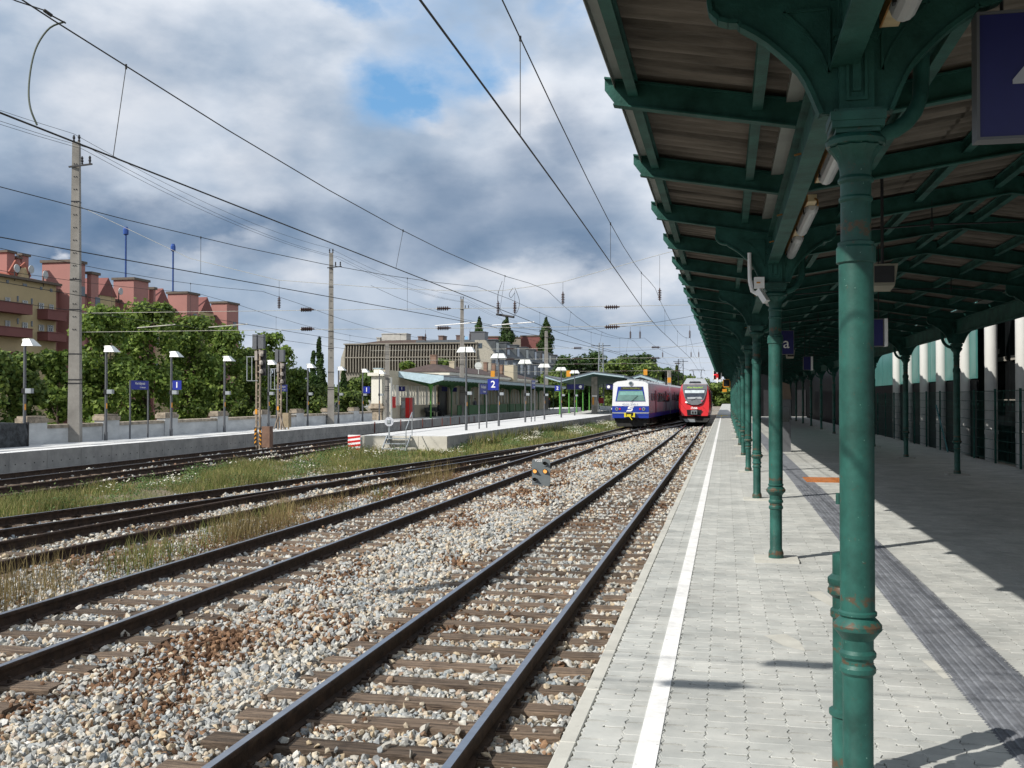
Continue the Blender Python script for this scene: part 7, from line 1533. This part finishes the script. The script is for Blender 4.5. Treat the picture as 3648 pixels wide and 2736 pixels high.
b = MB(); b.prism([(ru(635), rslant(rz(600))+.45, rz(568)), (ru(870), rslant(rz(600))+.45, rz(568)), (ru(850), rslant(rz(600))+.7, rz(540)), (ru(655), rslant(rz(600))+.7, rz(540))][::-1], (0, .1, 0)); b.build('vent_slot', M['black'], rd)
for s_, xx_ in ((-1, (440, 455, 470, 545, 520, 440)), (1, (1066, 1052, 1035, 962, 985, 1066))): pass
for s_ in (-1, 1):
    b = MB(); P_ = [(HW*.995, 960), (HW*.965, 800), (HW*.93, 700), (HW*.80, 960)]
    d0 = .55
    b.add([(rtx(RY)+s_*(HW*.90+.01), rslant(rz(960))*1+.22, rz(985)), (rtx(RY)+s_*(HW*1.0+.02), RY+1.5, rz(960)), (rtx(RY)+s_*(HW*.94+.03), RY+2.6, rz(720)), (rtx(RY)+s_*(HW*.885+.02), RY+1.0, rz(820))], [(0, 1, 2, 3), (3, 2, 1, 0)]); b.build('side_window', M['glass'], nose)
b = MB(); b.bar((ru(680), rslant(rz(920))-.1, rz(920)), (ru(800), rslant(rz(865))-.1, rz(865)), .02, .02); b.build('wiper', M['black'], cab)
pantograph(rtx(108), 108, rz(475), 4.7, rd)

# ================================================================== PEOPLE
def person(label, loc, pose, shirt, trousers, hair, face=0., cap=None):
    t = thing('person', label, 'person', loc, 'people on the far platform'); t.rotation_euler = (0, 0, face)
    if pose == 'sit':
        J = {'pel': (0, 0, .50), 'ch': (0, .02, .82), 'sh': (0, .03, 1.02), 'nk': (0, -.01, 1.12), 'hd': (0, -.04, 1.25), 'hl': (-.1, 0, .48), 'hr': (.1, 0, .48), 'kl': (-.12, -.42, .52), 'kr': (.12, -.42, .52), 'al': (-.13, -.44, .08), 'ar': (.13, -.44, .08), 'tl': (-.14, -.6, .05), 'tr': (.14, -.6, .05),
             'sl': (-.18, .02, 1.0), 'sr': (.18, .02, 1.0), 'el': (-.24, -.06, .74), 'er': (.24, -.06, .74), 'wl': (-.12, -.28, .62), 'wr': (.12, -.28, .62), 'fl': (-.08, -.36, .60), 'fr': (.08, -.36, .60)}
    else:
        J = {'pel': (0, 0, .92), 'ch': (0, .01, 1.2), 'sh': (0, .01, 1.42), 'nk': (0, 0, 1.52), 'hd': (0, -.02, 1.65), 'hl': (-.1, 0, .9), 'hr': (.1, 0, .9), 'kl': (-.12, -.03, .48), 'kr': (.13, .0, .48), 'al': (-.13, .02, .08), 'ar': (.14, .04, .08), 'tl': (-.14, -.14, .04), 'tr': (.15, -.12, .04),
             'sl': (-.19, .01, 1.4), 'sr': (.19, .01, 1.4), 'el': (-.25, .03, 1.12), 'er': (.25, .03, 1.12), 'wl': (-.22, -.08, .88), 'wr': (.22, -.08, .88), 'fl': (-.21, -.12, .80), 'fr': (.21, -.12, .80)}
    rad = dict(pel=.14, ch=.15, sh=.12, nk=.055, hd=.095, hl=.09, hr=.09, kl=.06, kr=.06, al=.04, ar=.04, tl=.035, tr=.035, sl=.06, sr=.06, el=.042, er=.042, wl=.03, wr=.03, fl=.03, fr=.03)
    E_ = [('pel', 'ch'), ('ch', 'sh'), ('sh', 'nk'), ('nk', 'hd'), ('pel', 'hl'), ('pel', 'hr'), ('hl', 'kl'), ('hr', 'kr'), ('kl', 'al'), ('kr', 'ar'), ('al', 'tl'), ('ar', 'tr'), ('sh', 'sl'), ('sh', 'sr'), ('sl', 'el'), ('sr', 'er'), ('el', 'wl'), ('er', 'wr'), ('wl', 'fl'), ('wr', 'fr')]
    ks = list(J); me = bpy.data.meshes.new('body'); me.from_pydata([J[q] for q in ks], [(ks.index(a), ks.index(b_)) for a, b_ in E_], []); o = bpy.data.objects.new('body', me); COL.objects.link(o); o.parent = t
    m = o.modifiers.new('skin', 'SKIN'); lay = me.skin_vertices[0].data if me.skin_vertices else None
    if lay is None:
        bpy.context.view_layer.objects.active = o; bpy.ops.object.mode_set(mode='OBJECT')
    sv = me.skin_vertices[0].data
    for i, q in enumerate(ks): sv[i].radius = (rad[q]*(1.25 if q in ('pel', 'ch') else 1), rad[q]); 
    sv[0].use_root = True
    o.modifiers.new('sub', 'SUBSURF').levels = 1; o.modifiers['sub'].render_levels = 2
    sm = bpy.data.materials.new('clothing_and_skin'); sm.use_nodes = True; nt_ = sm.node_tree; bs = nt_.nodes['Principled BSDF']; bs.inputs['Roughness'].default_value = .8; tc_ = nt_.nodes.new('ShaderNodeTexCoord'); sp_ = nt_.nodes.new('ShaderNodeSeparateXYZ'); nt_.links.new(tc_.outputs['Object'], sp_.inputs[0])
    rp2 = nt_.nodes.new('ShaderNodeValToRGB'); rp2.color_ramp.interpolation = 'CONSTANT'; mr_ = nt_.nodes.new('ShaderNodeMath'); mr_.operation = 'DIVIDE'; mr_.inputs[1].default_value = 2; nt_.links.new(sp_.outputs[2], mr_.inputs[0]); nt_.links.new(mr_.outputs[0], rp2.inputs[0])
    wz, nz = J['pel'][2]+.08, J['nk'][2]; el = rp2.color_ramp.elements; el[0].color = (.02, .02, .02, 1); el[0].position = 0; el[1].position = .06; el[1].color = trousers+(1,)
    e_ = el.new(wz/2); e_.color = shirt+(1,); e_ = el.new(nz/2); e_.color = (.42, .25, .18, 1); nt_.links.new(rp2.outputs[0], bs.inputs['Base Color']); me.materials.append(sm)
    hb = MB(); h = J['hd']; n_ = 10; vs = []; 
    for i in range(5):
        ph2 = i/4*pi*.55
        for j_ in range(n_): a = 2*pi*j_/n_; vs.append((h[0]+.105*sin(ph2+.05)*cos(a), h[1]+.02+.115*sin(ph2+.05)*sin(a), h[2]+.02+.115*cos(ph2)))
    hb.add(vs, [(i*n_+j_, (i+1)*n_+j_, (i+1)*n_+(j_+1) % n_, i*n_+(j_+1) % n_) for i in range(4) for j_ in range(n_)]); hm = MB(); hm.v = hb.v; hm.f = hb.f
    me2 = bpy.data.meshes.new('hair'); me2.from_pydata(hm.v, [], hm.f); me2.materials.append(cap or hair); ho = bpy.data.objects.new('cap' if cap else 'hair', me2); COL.objects.link(ho); ho.parent = t
    return t
hairm = mat('brown_hair', (.10, .05, .03), .8); gin = mat('ginger_hair', (.30, .12, .05), .8)
bnch = thing('bench', 'dark bench under the far canopy with two people sitting on it', 'bench', (-27.3, 96.8, 0))
b = MB(); b.box(-27.9, -27.4, 94.6, 99.2, .42, .48); b.build('seat', M['dark'], bnch); b = MB(); b.box(-27.95, -27.9, 94.6, 99.2, .48, .9); b.build('backrest', M['dark'], bnch)
for y in (94.8, 96.9, 99.0): b = MB(); b.box(-27.9, -27.45, y-.04, y+.04, 0, .42); b.build('leg', M['dark'], bnch)
person('person with ginger hair and dark top sitting left on the far bench', (-27.6, 95.3, 0), 'sit', (.03, .03, .06), (.25, .25, .16), gin, pi/2)
person('person in dark clothes leaning on the right end of the far bench', (-27.6, 98.3, 0), 'sit', (.02, .02, .025), (.02, .02, .02), gin, pi/2)
person('person in grey top and blue trousers standing under the far canopy', (-27.6, 113.5, 0), 'stand', (.12, .12, .15), (.03, .05, .12), hairm, pi/3)
px = at(1957, 1450, Y=150); person('person with a red cap standing in the dark far down the far platform', (px[0]+.0, 150, 0), 'stand', (.02, .02, .03), (.02, .02, .03), hairm, pi/2, M['red'])
